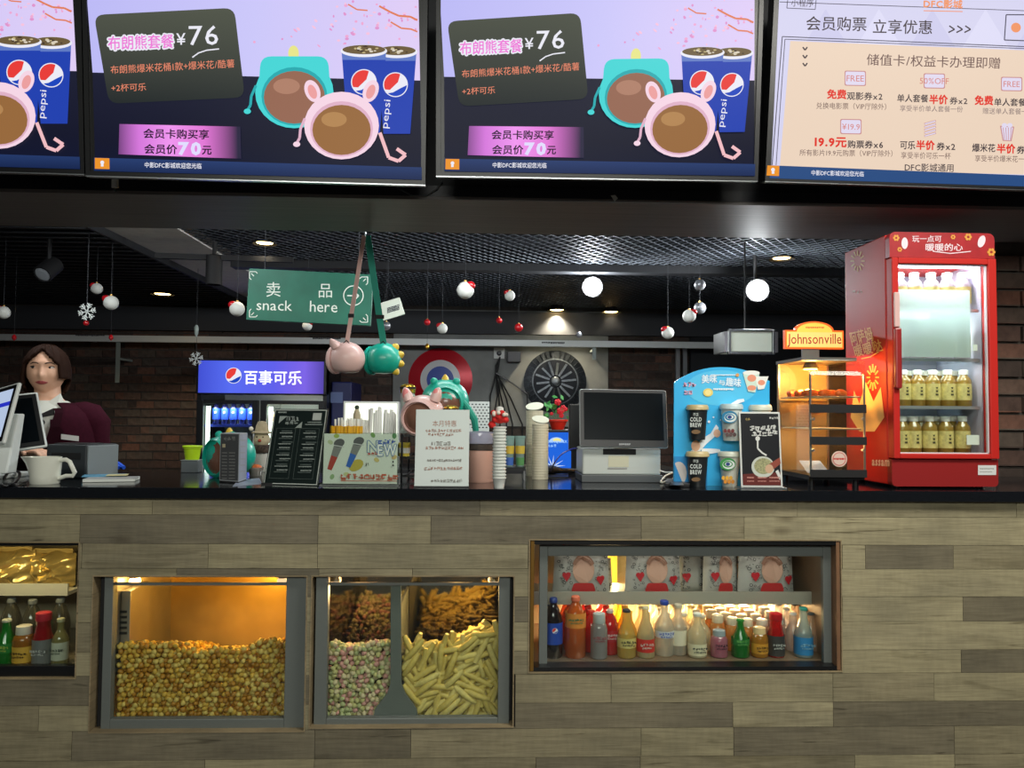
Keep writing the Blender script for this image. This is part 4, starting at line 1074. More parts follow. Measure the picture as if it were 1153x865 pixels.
# ------------------------------------------------------------------ wall pieces
WY = BW - .03
def wall_disc(x, y, rp, label, rings, name, cat, dome=.05):
    p = P(x, y, WY); r = S(rp, WY); t = thing(name, label, cat, p); ax = Vector((0, -1, 0)); n = len(rings)
    for k, (r0, r1, mat, nm) in enumerate(rings):
        h0, h1 = dome * (1 - r0 ** 2), dome * (1 - r1 ** 2)
        c0 = [(r * r0, h0), (r * r1, h1)] if r1 > 0 else [(r * r0, h0), (r * .01, dome)]
        MB().lathe(p, [(r * r0, -.0), (r * r0, h0)] + ([(r * max(r1, .01), h1)] if True else []), 48, ax, caps=(r1 == 0)).build(nm, mat, t, smooth=True)
    return t, p, r
mr, mw, mbu = M('disc_red', (196, 24, 40), .3, .2), M('disc_white', (222, 222, 222), .35), M('disc_blue', (36, 70, 168), .35)
wall_disc(496, 428, 36, 'round red and pale metal disc with blue centre mounted on the wall', [(1, .62, mr, 'red_rim'), (.62, .42, mw, 'pale_ring'), (.42, 0, mbu, 'blue_centre')], 'wall_disc', 'wall decor')
mm, ml = M('cast_metal', (66, 70, 74), .38, .8, noise=.3, nscale=30), M('cast_metal_light', (120, 126, 130), .4, .8, noise=.2, nscale=40)
t, p, r = wall_disc(625, 430, 35.5, 'dark cast metal medallion with radiating ridges on the concrete wall', [(1, .74, mm, 'rim_band'), (.74, .70, ml, 'inner_ring'), (.70, 0, M('medal_black', (34, 36, 40), .45, .7), 'field')], 'wall_medallion', 'wall decor', .04)
for k in range(14):
    a = math.radians(k * 360 / 14 + 6); d = Vector((math.cos(a), 0, math.sin(a)))
    MB().bar(p + d * r * .2 + Vector((0, -.045, 0)), p + d * r * (.6 if k % 2 else .66) + Vector((0, -.034, 0)), .014, .018).build('ridge', ml, t)
MB().ball(p + Vector((0, -.042, 0)), (r * .16, .014, r * .16), 16, 8).build('boss', ml, t, smooth=True)
for k in range(36):
    a = math.radians(k * 10); d = Vector((math.cos(a), 0, math.sin(a))); MB().bar(p + d * r * .78 + Vector((0, -.022, 0)), p + d * r * .97 + Vector((0, -.008, 0)), .012, .01).build('notch', mm, t)
# socket, adapter, cables
q = P(562, 398, BW - .032); sk = thing('wall_socket', 'white wall socket with a black plug above the cup stack', 'socket', q)
MB().box(q.x - .05, q.x + .05, BW - .045, BW - .03, q.z - .05, q.z + .05).build('plate', m_white, sk, bevel=.003)
MB().lathe((q.x, BW - .045, q.z), [(.024, 0), (.022, .03), (.012, .045)], 14, (0, -1, 0)).build('plug', m_black, sk, smooth=True)
q2 = P(579, 402, BW - .03); tag(MB().box(q2.x - .065, q2.x + .06, BW - .1, BW - .03, q2.z - .055, q2.z + .05).build('power_adapter', m_black, bevel=.006), 'black power adapter box on the wall beside the socket', 'adapter')
r_ = random.Random(4)
ends = [(552, 446), (556, 470), (563, 474), (570, 470), (577, 478), (588, 478), (594, 444)]
nms = ['leftmost', 'second', 'third', 'fourth', 'fifth', 'sixth', 'rightmost']
for k, (ex, ey) in enumerate(ends):
    pts = [(563, 402), (560 + r_.uniform(-2, 2), 412), (559 + r_.uniform(-1, 1), 420 + k % 2), ((559 + ex) / 2 + r_.uniform(-2, 3), (420 + ey) / 2), (ex, ey), (ex + r_.uniform(-2, 2), ey + 50)]
    fine = []
    for i in range(len(pts) - 1):
        for j in range(5):
            f = j / 5; fine.append(P(pts[i][0] * (1 - f) + pts[i + 1][0] * f, pts[i][1] * (1 - f) + pts[i + 1][1] * f, BW - .06 - .004 * k))
    tag(MB().tube(fine, .007, 6).build('power_cable', m_black), 'thin black cable below the wall socket, %s of the bundle' % nms[k], 'cable', 'cables under the wall socket')

# ------------------------------------------------------------------ double-door drinks fridge at the back
FYF = 6.35
x0, x1, y0, y1, zb, zt = box_of(222, 368, 406, 460, FYF, .62)
fr = thing('drinks_fridge', 'double door black drinks fridge with glowing blue cola header', 'fridge', ((x0 + x1) / 2, FYF + .3, 0))
mfb = M('fridge_black', (22, 24, 28), .35)
MB().box(x0, x0 + .03, y0, y1, 0, zt).build('side_panel', mfb, fr); MB().box(x1 - .03, x1, y0, y1, 0, zt).build('side_panel', mfb, fr)
MB().box(x0 + .03, x1 - .03, y1 - .03, y1, .1, zt).build('back_panel', M('fridge_white', (226, 232, 228), .4), fr)
MB().box(x0 + .03, x1 - .03, y0 + .02, y1 - .03, .0, .12).build('base', mfb, fr); MB().box(x0 + .03, x1 - .03, y0 + .02, y1 - .03, zt - .03, zt).build('top_panel', mfb, fr)
hz0, hz1 = P(295, 443, FYF).z, P(295, 407, FYF).z
MB().box(x0, x1, FYF - .03, FYF + .1, hz0 - .012, hz1 + .012).build('header_box', mfb, fr, bevel=.006)
hp = Panel((x0, FYF - .031, hz0), (1, 0, 0), (0, 0, 1))
HB = grad('header', [(-.56, (58, 70, 196)), (-.25, (84, 104, 232)), (.1, (92, 92, 226)), (.35, (120, 96, 222)), (.56, (60, 52, 130))], 'X', 1.1)
hp.add([(.02, .0), (x1 - x0 - .02, 0), (x1 - x0 - .02, hz1 - hz0), (.02, hz1 - hz0)], HB, 'light_panel')
emblem(hp, 263, 423, 9)
hp.text(275, 425, 16, '百事可乐', E('hdr_white', (250, 250, 255), 1.3), width=65, rot=-.6, bold=.02); hp.finish(fr)
zd1 = P(295, 451, FYF).z; xm = P(292.5, 470, FYF).x
for a, b_ in ((x0 + .01, xm - .008), (xm + .008, x1 - .01)):
    d = MB(); z0, z1 = .12, zd1; w = .05
    d.box(a, a + w, y0 - .02, y0 + .02, z0, z1).box(b_ - w, b_, y0 - .02, y0 + .02, z0, z1).box(a + w, b_ - w, y0 - .02, y0 + .02, z0, z0 + w).box(a + w, b_ - w, y0 - .02, y0 + .02, z1 - w * .6, z1)
    dr = d.build('door', mfb, fr, bevel=.003)
    MB().box(a + w, b_ - w, y0 - .004, y0 + .004, z0 + w, z1 - w * .6).build('door_glass', m_glass, dr)
    hx = b_ - .025 if a < xm - .1 and b_ < xm else a + .025
    MB().cyl((hx, y0 - .045, .8), (hx, y0 - .045, 1.3), .012, n=10).build('handle', m_alu, dr)
    MB().box(a + w + .005, a + w + .03, y0 + .03, y0 + .06, z0 + .05, z1 - .05).build('light_strip', M('fridge_strip', (240, 255, 246), emit=2.2, ecol=(236, 255, 244)), fr)
MB().box(xm - .01, xm + .01, y0 + .02, y1 - .03, .12, zd1).build('partition', MATS['fridge_white'], fr)
szs = [P(250, 478, FYF + .1).z - k * .34 for k in range(0, 4)]
for z in szs: MB().box(x0 + .03, xm - .01, y0 + .06, y1 - .04, z - .02, z).build('shelf', M('shelf_blue', (40, 60, 170), .4), fr)
szr = [P(330, 474, FYF + .1).z - .10 - k * .34 for k in range(0, 4)]
for z in szr: MB().box(xm + .01, x1 - .03, y0 + .06, y1 - .04, z - .02, z).build('shelf', MATS['shelf_white'], fr)
area('fridge_lamp', ((x0 + xm) / 2, y0 + .06, zd1 - .05), ((x0 + xm) / 2, y0 + .3, .9), .4, .04, 2.2, (.9, 1, .96)); area('fridge_lamp', ((x1 + xm) / 2, y0 + .06, zd1 - .05), ((x1 + xm) / 2, y0 + .3, .9), .4, .04, 2.6, (.95, 1, .96))
# navy cooler beside it
x0n, x1n, y0n, y1n, _, ztn = box_of(373, 396, 430, 460, 6.5, .5)
t = thing('narrow_cooler', 'narrow navy cooler standing right of the drinks fridge', 'cooler', ((x0n + x1n) / 2, 6.75, 0))
MB().box(x0n, x1n, y0n, y1n, 0, ztn).build('body', M('navy', (24, 34, 92), .4), t, bevel=.01)
q = P(379, 447, 6.49); MB().box(q.x - .05, q.x + .05, 6.492, 6.5, q.z - .05, q.z + .04).build('label_plate', M('label_blue', (110, 128, 176), .5), t)

# back bar that carries the small lit things
bb = tag(MB().box(P(380, 500, 5.6).x, P(770, 500, 5.6).x, 5.6, 6.2, .0, 1.05).build('back_bar', m_matblack, bevel=.01), 'low black back bar against the rear aisle', 'cabinet')
# white light box
x0, x1, y0, y1, z0, z1 = box_of(386, 449, 452, 496, 5.7, .1)
t = thing('light_box', 'glowing white light box behind the drinking straws', 'light box', ((x0 + x1) / 2, 5.75, 1.05))
MB().box(x0, x1, y0 + .01, y1, 1.05, z1).build('case', m_white, t, bevel=.004)
MB().box(x0 + .015, x1 - .015, y0 + .004, y0 + .011, 1.07, z1 - .015).build('glow_panel', M('glow_panel', (240, 244, 226), emit=.85, ecol=(236, 242, 222)), t)
q = P(401, 470, 5.6); t = thing('cone_ornament', 'small beige cone with dark ball top in front of the light box', 'ornament', (q.x, 5.62, 1.05))
MB().lathe((q.x, 5.63, 1.05), [(.03, 0), (.026, q.z - 1.03), (.008, q.z - .98)], 14).build('cone', M('beige', (190, 176, 140), .7), t, smooth=True)
MB().ball((q.x, 5.63, P(401, 459, 5.63).z), .017, 12, 8).build('ball_top', M('dark_green', (50, 66, 52), .6), t, smooth=True)
# perforated panel
x0, x1, y0, y1, z0, z1 = box_of(514, 551, 452, 498, 5.5, .012)
t = thing('perforated_panel', 'white perforated panel standing under the red wall disc', 'panel', ((x0 + x1) / 2, 5.6, 1.05))
MB().box(x0, x1, 5.6, 5.612, 1.05, z1).build('sheet', M('perf_white', (206, 212, 204), .5), t)
hm = MB(); n = 0
for j in range(9):
    for i in range(9):
        xx = x0 + (i + .5 + (.25 if j % 2 else -.25)) * (x1 - x0) / 9; zz = z1 - .02 - j * .021
        hm.box(xx - .006, xx + .006, 5.5985, 5.6, zz - .004, zz + .004)
hm.build('holes', m_matblack, t, kind='stuff')

# small fixings on the bulkhead under the screens
pts = [P(440, 206, BY0 - .012), P(450, 213, BY0 - .014), P(464, 220, BY0 - .014), P(480, 220, BY0 - .014), P(492, 213, BY0 - .014), P(498, 204, BY0 - .012)]
tag(MB().tube(pts, .003, 6).build('screen_cable', M('cable_grey', (52, 58, 62), .5), smooth=True), 'thin grey cable sagging below the gap between middle screens', 'cable')
q = P(131, 209, BY0); t = thing('screen_clip', 'small pale metal clip on the bulkhead under second screen', 'clip', q)
MB().box(q.x - .012, q.x + .012, BY0 - .014, BY0 - .006, q.z - .012, q.z + .02).build('plate', M('clip_pale', (190, 192, 186), .5), t, bevel=.003)
MB().cyl((q.x, BY0 - .01, q.z - .024), (q.x, BY0 - .01, q.z - .012), .004, n=8).build('pin', m_alu, t)
q = P(691, 224, BY0); tag(MB().prism([(q.x - .012, BY0 - .007, q.z + .01), (q.x + .004, BY0 - .007, q.z + .012), (q.x + .014, BY0 - .007, q.z), (q.x + .002, BY0 - .007, q.z - .012)], (0, -.002, 0)).build('tape_scrap', M('tape_pale', (200, 202, 196), .6)), 'scrap of pale tape stuck on the bulkhead edge', 'tape')

# ================================================================== THINGS ON THE WORKTOP
def scribble(p, x0, x1, y, h, mat, seed=1, slope=0, part='small_print', n=5, wd=None):
    """illegible characters: a few strokes per cell"""
    r = random.Random(seed); x = x0; wd = wd or max(.5, h * .13)
    while x < x1 - h * .4:
        yy = y + (x - x0) * slope
        for k in range(n):
            if r.random() < .55:
                ys = yy + r.uniform(-.48, .48) * h; a, b = sorted((r.uniform(0, .9), r.uniform(0, .9)))
                if b - a < .3: a, b = .05, .88
                p.line([(x + a * h, ys), (x + b * h, ys)], wd, mat, part)
            else:
                xs = x + r.uniform(.08, .85) * h; p.line([(xs, yy - r.uniform(.2, .5) * h), (xs + r.uniform(-.2, .2) * h, yy + r.uniform(.2, .5) * h)], wd, mat, part)
            p.off -= .00004
        p.off += .00002
        x += h
class Board(Panel): pass
def board(root, x, y, w, h, yaw, lean, mat, th=.006, name='board', z=CT, lift=0, bevel=.0012):
    """upright slab whose front lower edge is centred at pixel x, y on the worktop"""
    c = PZ(x, y, z) + Vector((0, 0, lift)); ya, le = math.radians(yaw), math.radians(lean)
    u = Vector((math.cos(ya), math.sin(ya), 0)); bk = Vector((-math.sin(ya), math.cos(ya), 0)); v = bk * math.sin(le) + Vector((0, 0, math.cos(le)))
    pn = Panel(c - u * w / 2, u, v)
    MB().obox(pn.w(w / 2, h / 2, -th / 2), pn.u * w / 2, pn.v * h / 2, pn.n * th / 2).build(name, mat, root, bevel=bevel)
    return pn
def at(x, y, z=CT): return PZ(x, y, z)

# ---- till terminal at the left edge
mwh = M('till_white', (222, 228, 224), .35); mscreen = M('till_screen_dark', (8, 14, 18), .25, spec=.08)
q = at(2, 538); t = thing('till_terminal', 'white two-sided till terminal with lit screen, cut by left edge', 'till', q)
def slab(root, br, tr, ud, w, th, mat, face, fmat, nm):
    v = (tr - br); ud = Vector(ud); ud = (ud - v.normalized() * ud.dot(v.normalized())).normalized()
    pn = Panel(br - ud * w, ud, v); h = v.length
    MB().obox(pn.w(w / 2, h / 2, -th / 2), pn.u * w / 2, pn.v * h / 2, pn.n * th / 2).build(nm, mat, root, bevel=.006)
    m = .008; pn.off = .0006
    pn.add([(m, m), (w - m, m), (w - m, h - m), (m, h - m)], m_black, nm + '_bezel'); m = .022
    pn.add([(m, m * 1.2), (w - m, m * 1.2), (w - m, h - m), (m, h - m)], fmat, nm + '_glass')
    return pn
pn = slab(t, P(3, 499, 2.72), P(21.5, 430, 2.80), (.82, -.5, 0), .36, .014, mwh, 1, M('till_lit', (0, 0, 0), .2, emit=.8, ecol=(196, 214, 244)), 'front_screen')
a0, b0 = pn.loc(-20, 445)
h_ = .205; pn.add([(.03, h_ * .70), (.338, h_ * .70), (.338, h_ * .78), (.03, h_ * .78)], E('till_bar', (40, 50, 190)), 'screen_bar'); pn.finish(t)
pn2 = slab(t, P(54, 503, 2.93), P(42.5, 441, 2.98), (.82, .5, 0), .33, .014, mwh, 1, mscreen, 'rear_screen'); pn2.finish(t)
mb = MB(); a, b_ = P(4, 533, 2.78), P(18, 466, 2.84)
mb.loft([[a + Vector((-.05, -.03, 0)), a + Vector((.028, -.03, 0)), a + Vector((.028, .03, 0)), a + Vector((-.05, .03, 0))], [b_ + Vector((-.05, -.02, 0)), b_ + Vector((.022, -.02, 0)), b_ + Vector((.022, .02, 0)), b_ + Vector((-.05, .02, 0))]])
mb.build('stand', mwh, t, bevel=.006)
MB().box(q.x - .12, q.x + .05, q.y - .06, q.y + .12, CT, CT + .016).build('foot_plate', mwh, t, bevel=.004)
def cable(pts, r, mat, label, name='cable'):
    fine = []
    V = [Vector(p) for p in pts]
    for i in range(len(V) - 1):
        p0 = V[max(i - 1, 0)]; p1 = V[i]; p2 = V[i + 1]; p3 = V[min(i + 2, len(V) - 1)]
        for j in range(5):
            s_ = j / 5; fine.append(.5 * ((2 * p1) + (p2 - p0) * s_ + (2 * p0 - 5 * p1 + 4 * p2 - p3) * s_ ** 2 + (3 * p1 - p0 - 3 * p2 + p3) * s_ ** 3))
    fine.append(V[-1]); return tag(MB().tube(fine, r, 8).build(name, mat, smooth=True), label, 'cable')
def cpt(x, y, dz=.006): return at(x, y) + Vector((0, 0, dz))
cable([cpt(-8, 545), cpt(4, 549), cpt(16, 546), cpt(22, 540, .02), cpt(14, 537, .025), cpt(5, 541, .01), cpt(8, 547), cpt(20, 548), cpt(28, 545)], .005, m_black, 'tangled black cable beside the white jug')

# ---- jug
q = at(50.5, 545); t = thing('milk_jug', 'white ceramic jug with angular handle on the worktop', 'jug', q); r = S(16.5, 2.66); h = S(30, 2.66)
mj = M('glazed_white', (226, 228, 214), .15, coat=.4)
def spout(v):
    v = Vector(v); d = v - q; f = max(0, (d.z / h - .55) / .45); a = math.atan2(d.y, d.x); k = max(0, math.cos(a - math.pi)) ** 8
    return v + Vector((-1, 0, 0)) * k * f * .034
mb = MB(); mb.lathe(q, [(r * .84, 0), (r * .9, .004), (r * .92, h * .3), (r * .98, h * .75), (r * .98, h), (r * .9, h), (r * .86, h * .6), (r * .8, .01)], 40); mb.v = [tuple(spout(v)) for v in mb.v]
mb.build('jug_body', mj, t, smooth=True)
MB().tube([q + Vector((r * .9, 0, h * .88)), q + Vector((r * 1.35, 0, h * .9)), q + Vector((r * 1.6, 0, h * .82)), q + Vector((r * 1.95, 0, h * .42)), q + Vector((r * 1.8, 0, h * .3)), q + Vector((r * 1.4, 0, h * .3)), q + Vector((r * .9, 0, h * .2))], .0075, 10).build('handle', mj, t, smooth=True)

# ---- receipt printer
q = at(83, 538); t = thing('receipt_printer', 'charcoal receipt printer with light grey side behind the white jug', 'printer', q)
ya = math.radians(-12); u = Vector((math.cos(ya), math.sin(ya), 0)); v = Vector((-math.sin(ya), math.cos(ya), 0)); c = q + Vector((0, .06, .062))
MB().obox(c, u * .085, v * .085, Vector((0, 0, .062))).build('casing', M('printer_charcoal', (44, 50, 54), .5), t, bevel=.006)
MB().obox(c + u * .087, u * .003, v * .082, Vector((0, 0, .058))).build('side_cover', M('printer_grey', (122, 130, 132), .5), t, bevel=.002)
MB().obox(c + Vector((0, 0, .063)) - v * .02, u * .07, v * .045, Vector((0, 0, .003))).build('lid', M('printer_lid', (24, 27, 30), .4), t, bevel=.002)
MB().obox(c - v * .086 + Vector((0, 0, .02)), u * .06, v * .002, Vector((0, 0, .012))).build('paper_slot', m_matblack, t)

# ---- booklets
for k, (x, y, w, d, th, ya, col, lb, nm) in enumerate(((119, 543, .165, .10, .012, 14, (212, 212, 206), 'white booklet lying under the blue leaflet', 'booklet'), (116, 541, .14, .085, .004, 20, (120, 176, 206), 'thin blue and yellow leaflet on the white booklet', 'leaflet'))):
    q = at(x, y) + Vector((0, .045, .0 if k == 0 else .0122)); a = math.radians(ya); u = Vector((math.cos(a), math.sin(a), 0)); v = Vector((-math.sin(a), math.cos(a), 0))
    t = thing(nm, lb, 'booklet', q)
    if k == 0:
        MB().obox(q + Vector((0, 0, th / 2)), u * w / 2, v * d / 2, Vector((0, 0, th * .40))).build('pages', m_paper, t)
        MB().obox(q + Vector((0, 0, th * .95)), u * w / 2, v * d / 2, Vector((0, 0, th * .05))).build('cover', M('booklet_cover', (178, 180, 180), .5), t)
    else:
        MB().obox(q + Vector((-.015, 0, th / 2)), u * w / 2, v * d / 2, Vector((0, 0, th / 2))).build('cover', M('leaflet_blue', (96, 164, 200), .5), t)
        MB().obox(q + Vector((.03, 0, th * 1.02)), u * w * .25, v * d * .48, Vector((0, 0, .0004))).build('cover_print', M('leaflet_yellow', (214, 204, 150), .5), t)

# ---- blue glove
q = at(121, 531); r_ = random.Random(2)
mb = MB()
for k in range(4):
    a = q + Vector((-.03 + k * .018, .01 * (k % 2), .012)); mb.tube([a, a + Vector((.012, .01, .028 - .004 * k)), a + Vector((.03, 0, .018 - .004 * k)), a + Vector((.042, -.01, .004))], [.014, .013, .011, .008], 8)
mb.ball(q + Vector((-.02, .01, .022)), (.03, .025, .022), 14, 8)
tag(mb.build('rubber_glove', M('glove_blue', (36, 92, 214), .45), smooth=True), 'crumpled bright blue rubber glove beside the receipt printer', 'glove')

# ---- lime tub on a grey box
q = at(213, 532.5); w = S(9.5, 3.16)
t = thing('storage_box', 'small translucent grey box under the lime tub', 'box', q)
MB().box(q.x - w, q.x + w, q.y, q.y + .06, CT, P(213, 518, q.y).z - .004).build('box_body', M('box_grey', (96, 104, 108), .4), t, bevel=.003); zt = P(213, 518, q.y).z
MB().box(q.x - w * 1.06, q.x + w * 1.06, q.y - .003, q.y + .063, zt - .004, zt).build('box_lid', M('lid_grey', (130, 136, 138), .4), t, bevel=.002)
t = thing('lime_tub', 'lime green plastic tub on a grey box by the fridge', 'tub', (q.x, q.y + .03, zt)); h = P(213, 503, q.y).z - zt
MB().lathe((q.x, q.y + .03, zt), [(w * .78, 0), (w * .98, h * .86), (w * 1.1, h * .88), (w * 1.1, h), (w * .95, h), (w * .74, .006)], 26).build('tub_body', M('lime', (186, 224, 36), .35), t, smooth=True)
MB().tube([(q.x + w * 1.1 * math.cos(k * .2618), q.y + .03 + w * 1.1 * math.sin(k * .2618), zt + h) for k in range(25)], .0025, 6).build('rim', MATS['lime'], t, smooth=True)

# ---- teal bucket behind the grey menu stand
def desk_bucket(p, r, mat, label, kind, face=(0, -1, 0), win=.72, base=None):
    z0 = base if base is not None else p.z - r * .92
    t = thing('carry_bucket', label, 'bucket', (p.x, p.y, z0))
    def f(v):
        v = Vector(v); v.z = max(v.z, z0 + (max(0, z0 - v.z)) * 0); return v
    MB().ball(p, (r, r * .9, r * .95), 30, 20, f).build('shell', mat, t, smooth=True)
    fd = Vector(face).normalized(); c = p + fd * r * .66 - Vector((0, 0, r * .08))
    MB().lathe(c, [(r * win * 1.12, -.02), (r * win * 1.15, .008), (r * win, .02), (r * win * .96, .006)], 28, fd).build('window_rim', mat, t, smooth=True)
    MB().lathe(c, [(r * win * .98, .004), (r * win * .7, .016), (r * win * .2, .024)], 28, fd).build('window', m_win, t, smooth=True)
    sd = Vector((fd.y, -fd.x, 0))
    if kind == 'ears':
        for s_ in (-1, 1):
            q = p + sd * s_ * r * .62 + Vector((0, 0, r * .78)) + fd * r * .25
            MB().lathe(q, [(r * .24, -.01), (r * .25, r * .16), (r * .15, r * .42), (r * .03, r * .52)], 14, Vector((sd.x * s_ * .35, sd.y * s_ * .35, 1))).build('ear', mat, t, smooth=True)
            MB().ball(q + fd * r * .16 + Vector((sd.x * s_ * r * .07, 0, r * .2)), (r * .13, r * .07, r * .24), 12, 8).build('ear_inner', M('ear_inner', (226, 130, 130), .4), t, smooth=True)
    else:
        MB().lathe(p + Vector((0, 0, r * .86)) + fd * r * .1, [(r * .17, 0), (r * .13, r * .16), (r * .04, r * .28)], 14).build('knob', m_yel, t, smooth=True)
        for s_ in (-1, 1): MB().ball(p + sd * s_ * r * .46 + Vector((0, 0, r * .84)) + fd * r * .28, r * .16, 12, 8).build('bump', mat, t, smooth=True)
    return t
c = at(262, 541); r = S(26.5, c.y + .17)
desk_bucket(Vector((P(260, 520, c.y + .17).x, c.y + .17, CT + r * .9)), r, m_bteal, 'teal rounded bucket with brown window behind the grey menu stand', 'knob', (-.6, -.8, 0), base=CT)
# ---- grey menu stand: a three-sided block
q = at(258, 544); t = thing('menu_block', 'narrow upright grey menu block in front of the teal bucket', 'menu stand', q)
a, b_, c = at(247, 543), at(268.5, 544.5), at(277.5, 541.5); h = P(258, 490, q.y).z - CT
MB().prism([a + Vector((0, 0, .006)), b_ + Vector((0, 0, .006)), c + Vector((0, 0, .006)), c + (a - b_) + Vector((0, 0, .006))], (0, 0, h)).build('block', M('block_edge', (176, 180, 184), .5), t)
MB().prism([a, b_, c, c + (a - b_)], (0, 0, .006)).build('foot', m_black, t)
pn = Panel(a + Vector((0, 0, .006)), b_ - a, (0, 0, 1)); w = (b_ - a).length
pn.add([(.003, .003), (w - .003, .003), (w - .003, h - .003), (.003, h - .003)], M('slate_card', (74, 76, 78), .5), 'card')
gy = M('print_grey', (150, 150, 146), .6)
scribble(pn, 252, 264, 494, 4.5, gy, 3); pn.rect(250.5, 500, 254, 504, M('label_beige', (196, 186, 150), .6), 'small_print')
for k in range(9): pn.dashes(250, 256, 510 + k * 3.6, 1, gy, seed=k, slope=.02); pn.dashes(258, 265, 510 + k * 3.6, 1, gy, seed=k + 40, slope=.02)
pn.finish(t)
pn = Panel(b_ + Vector((0, 0, .006)), c - b_, (0, 0, 1)); w = (c - b_).length
pn.add([(.002, .003), (w - .002, .003), (w - .002, h - .003), (.002, h - .003)], M('pale_card', (150, 156, 172), .5), 'side_card')
for k in range(6): pn.dashes(270.5, 276, 496 + k * 7, 1.2, gy, seed=k)
pn.finish(t)

# ---- snowman gift figure and food tub
q = at(294, 531); Y = q.y; t = thing('snowman_figure', 'beige fabric snowman figure in a felt hat beside the menu board', 'figure', q)
def Z(y, x=294): return P(x, y, Y).z
mbg = M('felt_beige', (196, 182, 150), .9, noise=.1, nscale=60); mht = M('felt_hat', (170, 156, 128), .9, noise=.12, nscale=60)
r = S(9, Y)
MB().lathe(q, [(r * .95, 0), (r * 1.05, (Z(512) - CT) * .5), (r * .9, Z(511) - CT)], 22).build('body', M('felt_white', (206, 204, 196), .9), t, smooth=True)
MB().lathe(q, [(r * .95, Z(510) - CT), (r * 1.05, Z(508) - CT), (r * 1.05, Z(503) - CT), (r * .95, Z(501) - CT)], 22).build('scarf', M('scarf_check', (70, 58, 50), .9, noise=.8, nscale=90), t, smooth=True)
MB().ball((q.x, q.y, Z(495)), (r, r * .9, S(9, Y)), 22, 14).build('head', mbg, t, smooth=True)
MB().lathe((q.x, q.y, Z(488)), [(r * .9, -.002), (r * 1.25, 0), (r * 1.25, .005), (r * .85, .008), (r * .72, S(8, Y)), (r * .5, S(13, Y)), (r * .1, S(13.5, Y))], 24).build('hat', mht, t, smooth=True)
MB().ball((q.x - r * 1.2, q.y - r * .4, Z(483)), r * .28, 12, 8).build('pompom', M('pompom', (226, 220, 206), .95), t, smooth=True)
MB().lathe((q.x, q.y - r * .85, Z(496)), [(.007, 0), (.006, .008), (.001, .016)], 10, (0, -1, 0)).build('nose', M('felt_nose', (170, 70, 52), .8), t, smooth=True)
for s_ in (-1, 1): MB().ball((q.x + s_ * r * .38, q.y - r * .82, Z(492)), .003, 8, 6).build('eye', m_matblack, t, smooth=True)
q = at(288, 536); t = thing('snack_cup', 'small clear tub of orange snacks at the foot of the menu board', 'tub', q); r = S(8, q.y)
MB().lathe(q, [(r * .8, 0), (r, .03), (r * 1.05, .034), (r * .95, .034), (r * .75, .004)], 20).build('tub', mixed('tub_clear', (214, 214, 206), .5), t, smooth=True)
MB().ball(q + Vector((0, 0, .03)), (r * .85, r * .85, .016), 16, 8).build('snacks', M('snack_orange', (196, 96, 44), .7, noise=.4, nscale=120), t, smooth=True)
q = at(272, 548); tag(MB().prism([at(262, 548), at(295, 545), at(292, 539), at(268, 541)], (0, 0, .0016)).build('paper_sheet', M('sheet_pale', (150, 160, 178), .4)), 'pale sheet of paper lying in front of the snowman figure', 'paper')

# ---- black menu board on an easel foot
q = at(327, 546); t = thing('menu_board', 'leaning black menu board with thin pale border', 'menu board', q)
pn = board(t, 326.5, 546.5, .205, .272, -14, 15, M('board_black', (18, 30, 28), .3, coat=.2), .008)
w, h = .205, .272
ed = M('board_edge', (186, 194, 186), .5); e = .003
for (a, b_, c, d) in ((e, w - e, e, 2 * e), (e, w - e, h - 2 * e, h - e), (e, 2 * e, e, h - e), (w - 2 * e, w - e, e, h - e)): pn.add([(a, c), (b_, c), (b_, d), (a, d)], ed, 'border')
pg, pd = M('menu_ink', (150, 160, 154), .6), M('menu_ink_dim', (84, 96, 92), .6)
def bp(fx, fy): 
    c = pn.w(w * fx, h * fy); 
    return c
def loc_px(fx, fy):
    d = pn.w(w * fx, h * fy) - CAM; c = CR.transposed() @ d; return (W / 2 + F * c.x / -c.z, H / 2 - F * c.y / -c.z)
def tx(fx, fy, hh, ln, mat, seed, big=False):
    x, y = loc_px(fx, fy); x2, y2 = loc_px(fx + ln, fy)
    (scribble if big else pn.dashes)(*((pn, x, x2, y, hh, mat, seed) if big else (x, x2, y, hh, mat)), **({} if big else {'seed': seed}))
tx(.08, .95, 1.6, .16, pg, 1); tx(.25, .865, 5, .24, pg, 2, True); tx(.24, .81, 5, .24, pg, 9, True)
def q4(pts, mat): pn.add([(w * a, h * b) for a, b in pts], mat, 'emblem')
q4([(.12, .80), (.12, .90), (.26, .90)], pg); q4([(.44, .745), (.56, .745), (.56, .83)], pg)
q4([(.74, .85), (.90, .85), (.90, .945), (.74, .945)], M('plain_tile', (176, 182, 176), .6))
tx(.66, .82, 1.2, .26, pg, 5); tx(.62, .79, 1.2, .32, pg, 6)
for cx_ in (.10, .54):
    for k in range(8): tx(cx_ + .1 + (k % 3) * .02, .70 - k * .073, 1.3, .2, pg if k % 2 else pd, k * 3 + 1); tx(cx_ + .07, .675 - k * .073, 1.2, .24, pd if k % 2 else pg, k * 3 + 2)
    for (a, b_, c, d) in ((cx_, cx_ + .36, .08, .084), (cx_, cx_ + .36, .735, .739), (cx_, cx_ + .006, .08, .735), (cx_ + .354, cx_ + .36, .08, .735)): q4([(a, c), (b_, c), (b_, d), (a, d)], pd)
pn.finish(t)
MB().box(q.x - .10, q.x + .10, q.y + .0, q.y + .07, CT, CT + .006).build('foot', m_black, t)
MB().bar(pn.w(w / 2, h * .6, -.012), (q.x + .015, q.y + .12, CT + .006), .05, .004).build('back_strut', m_black, t)

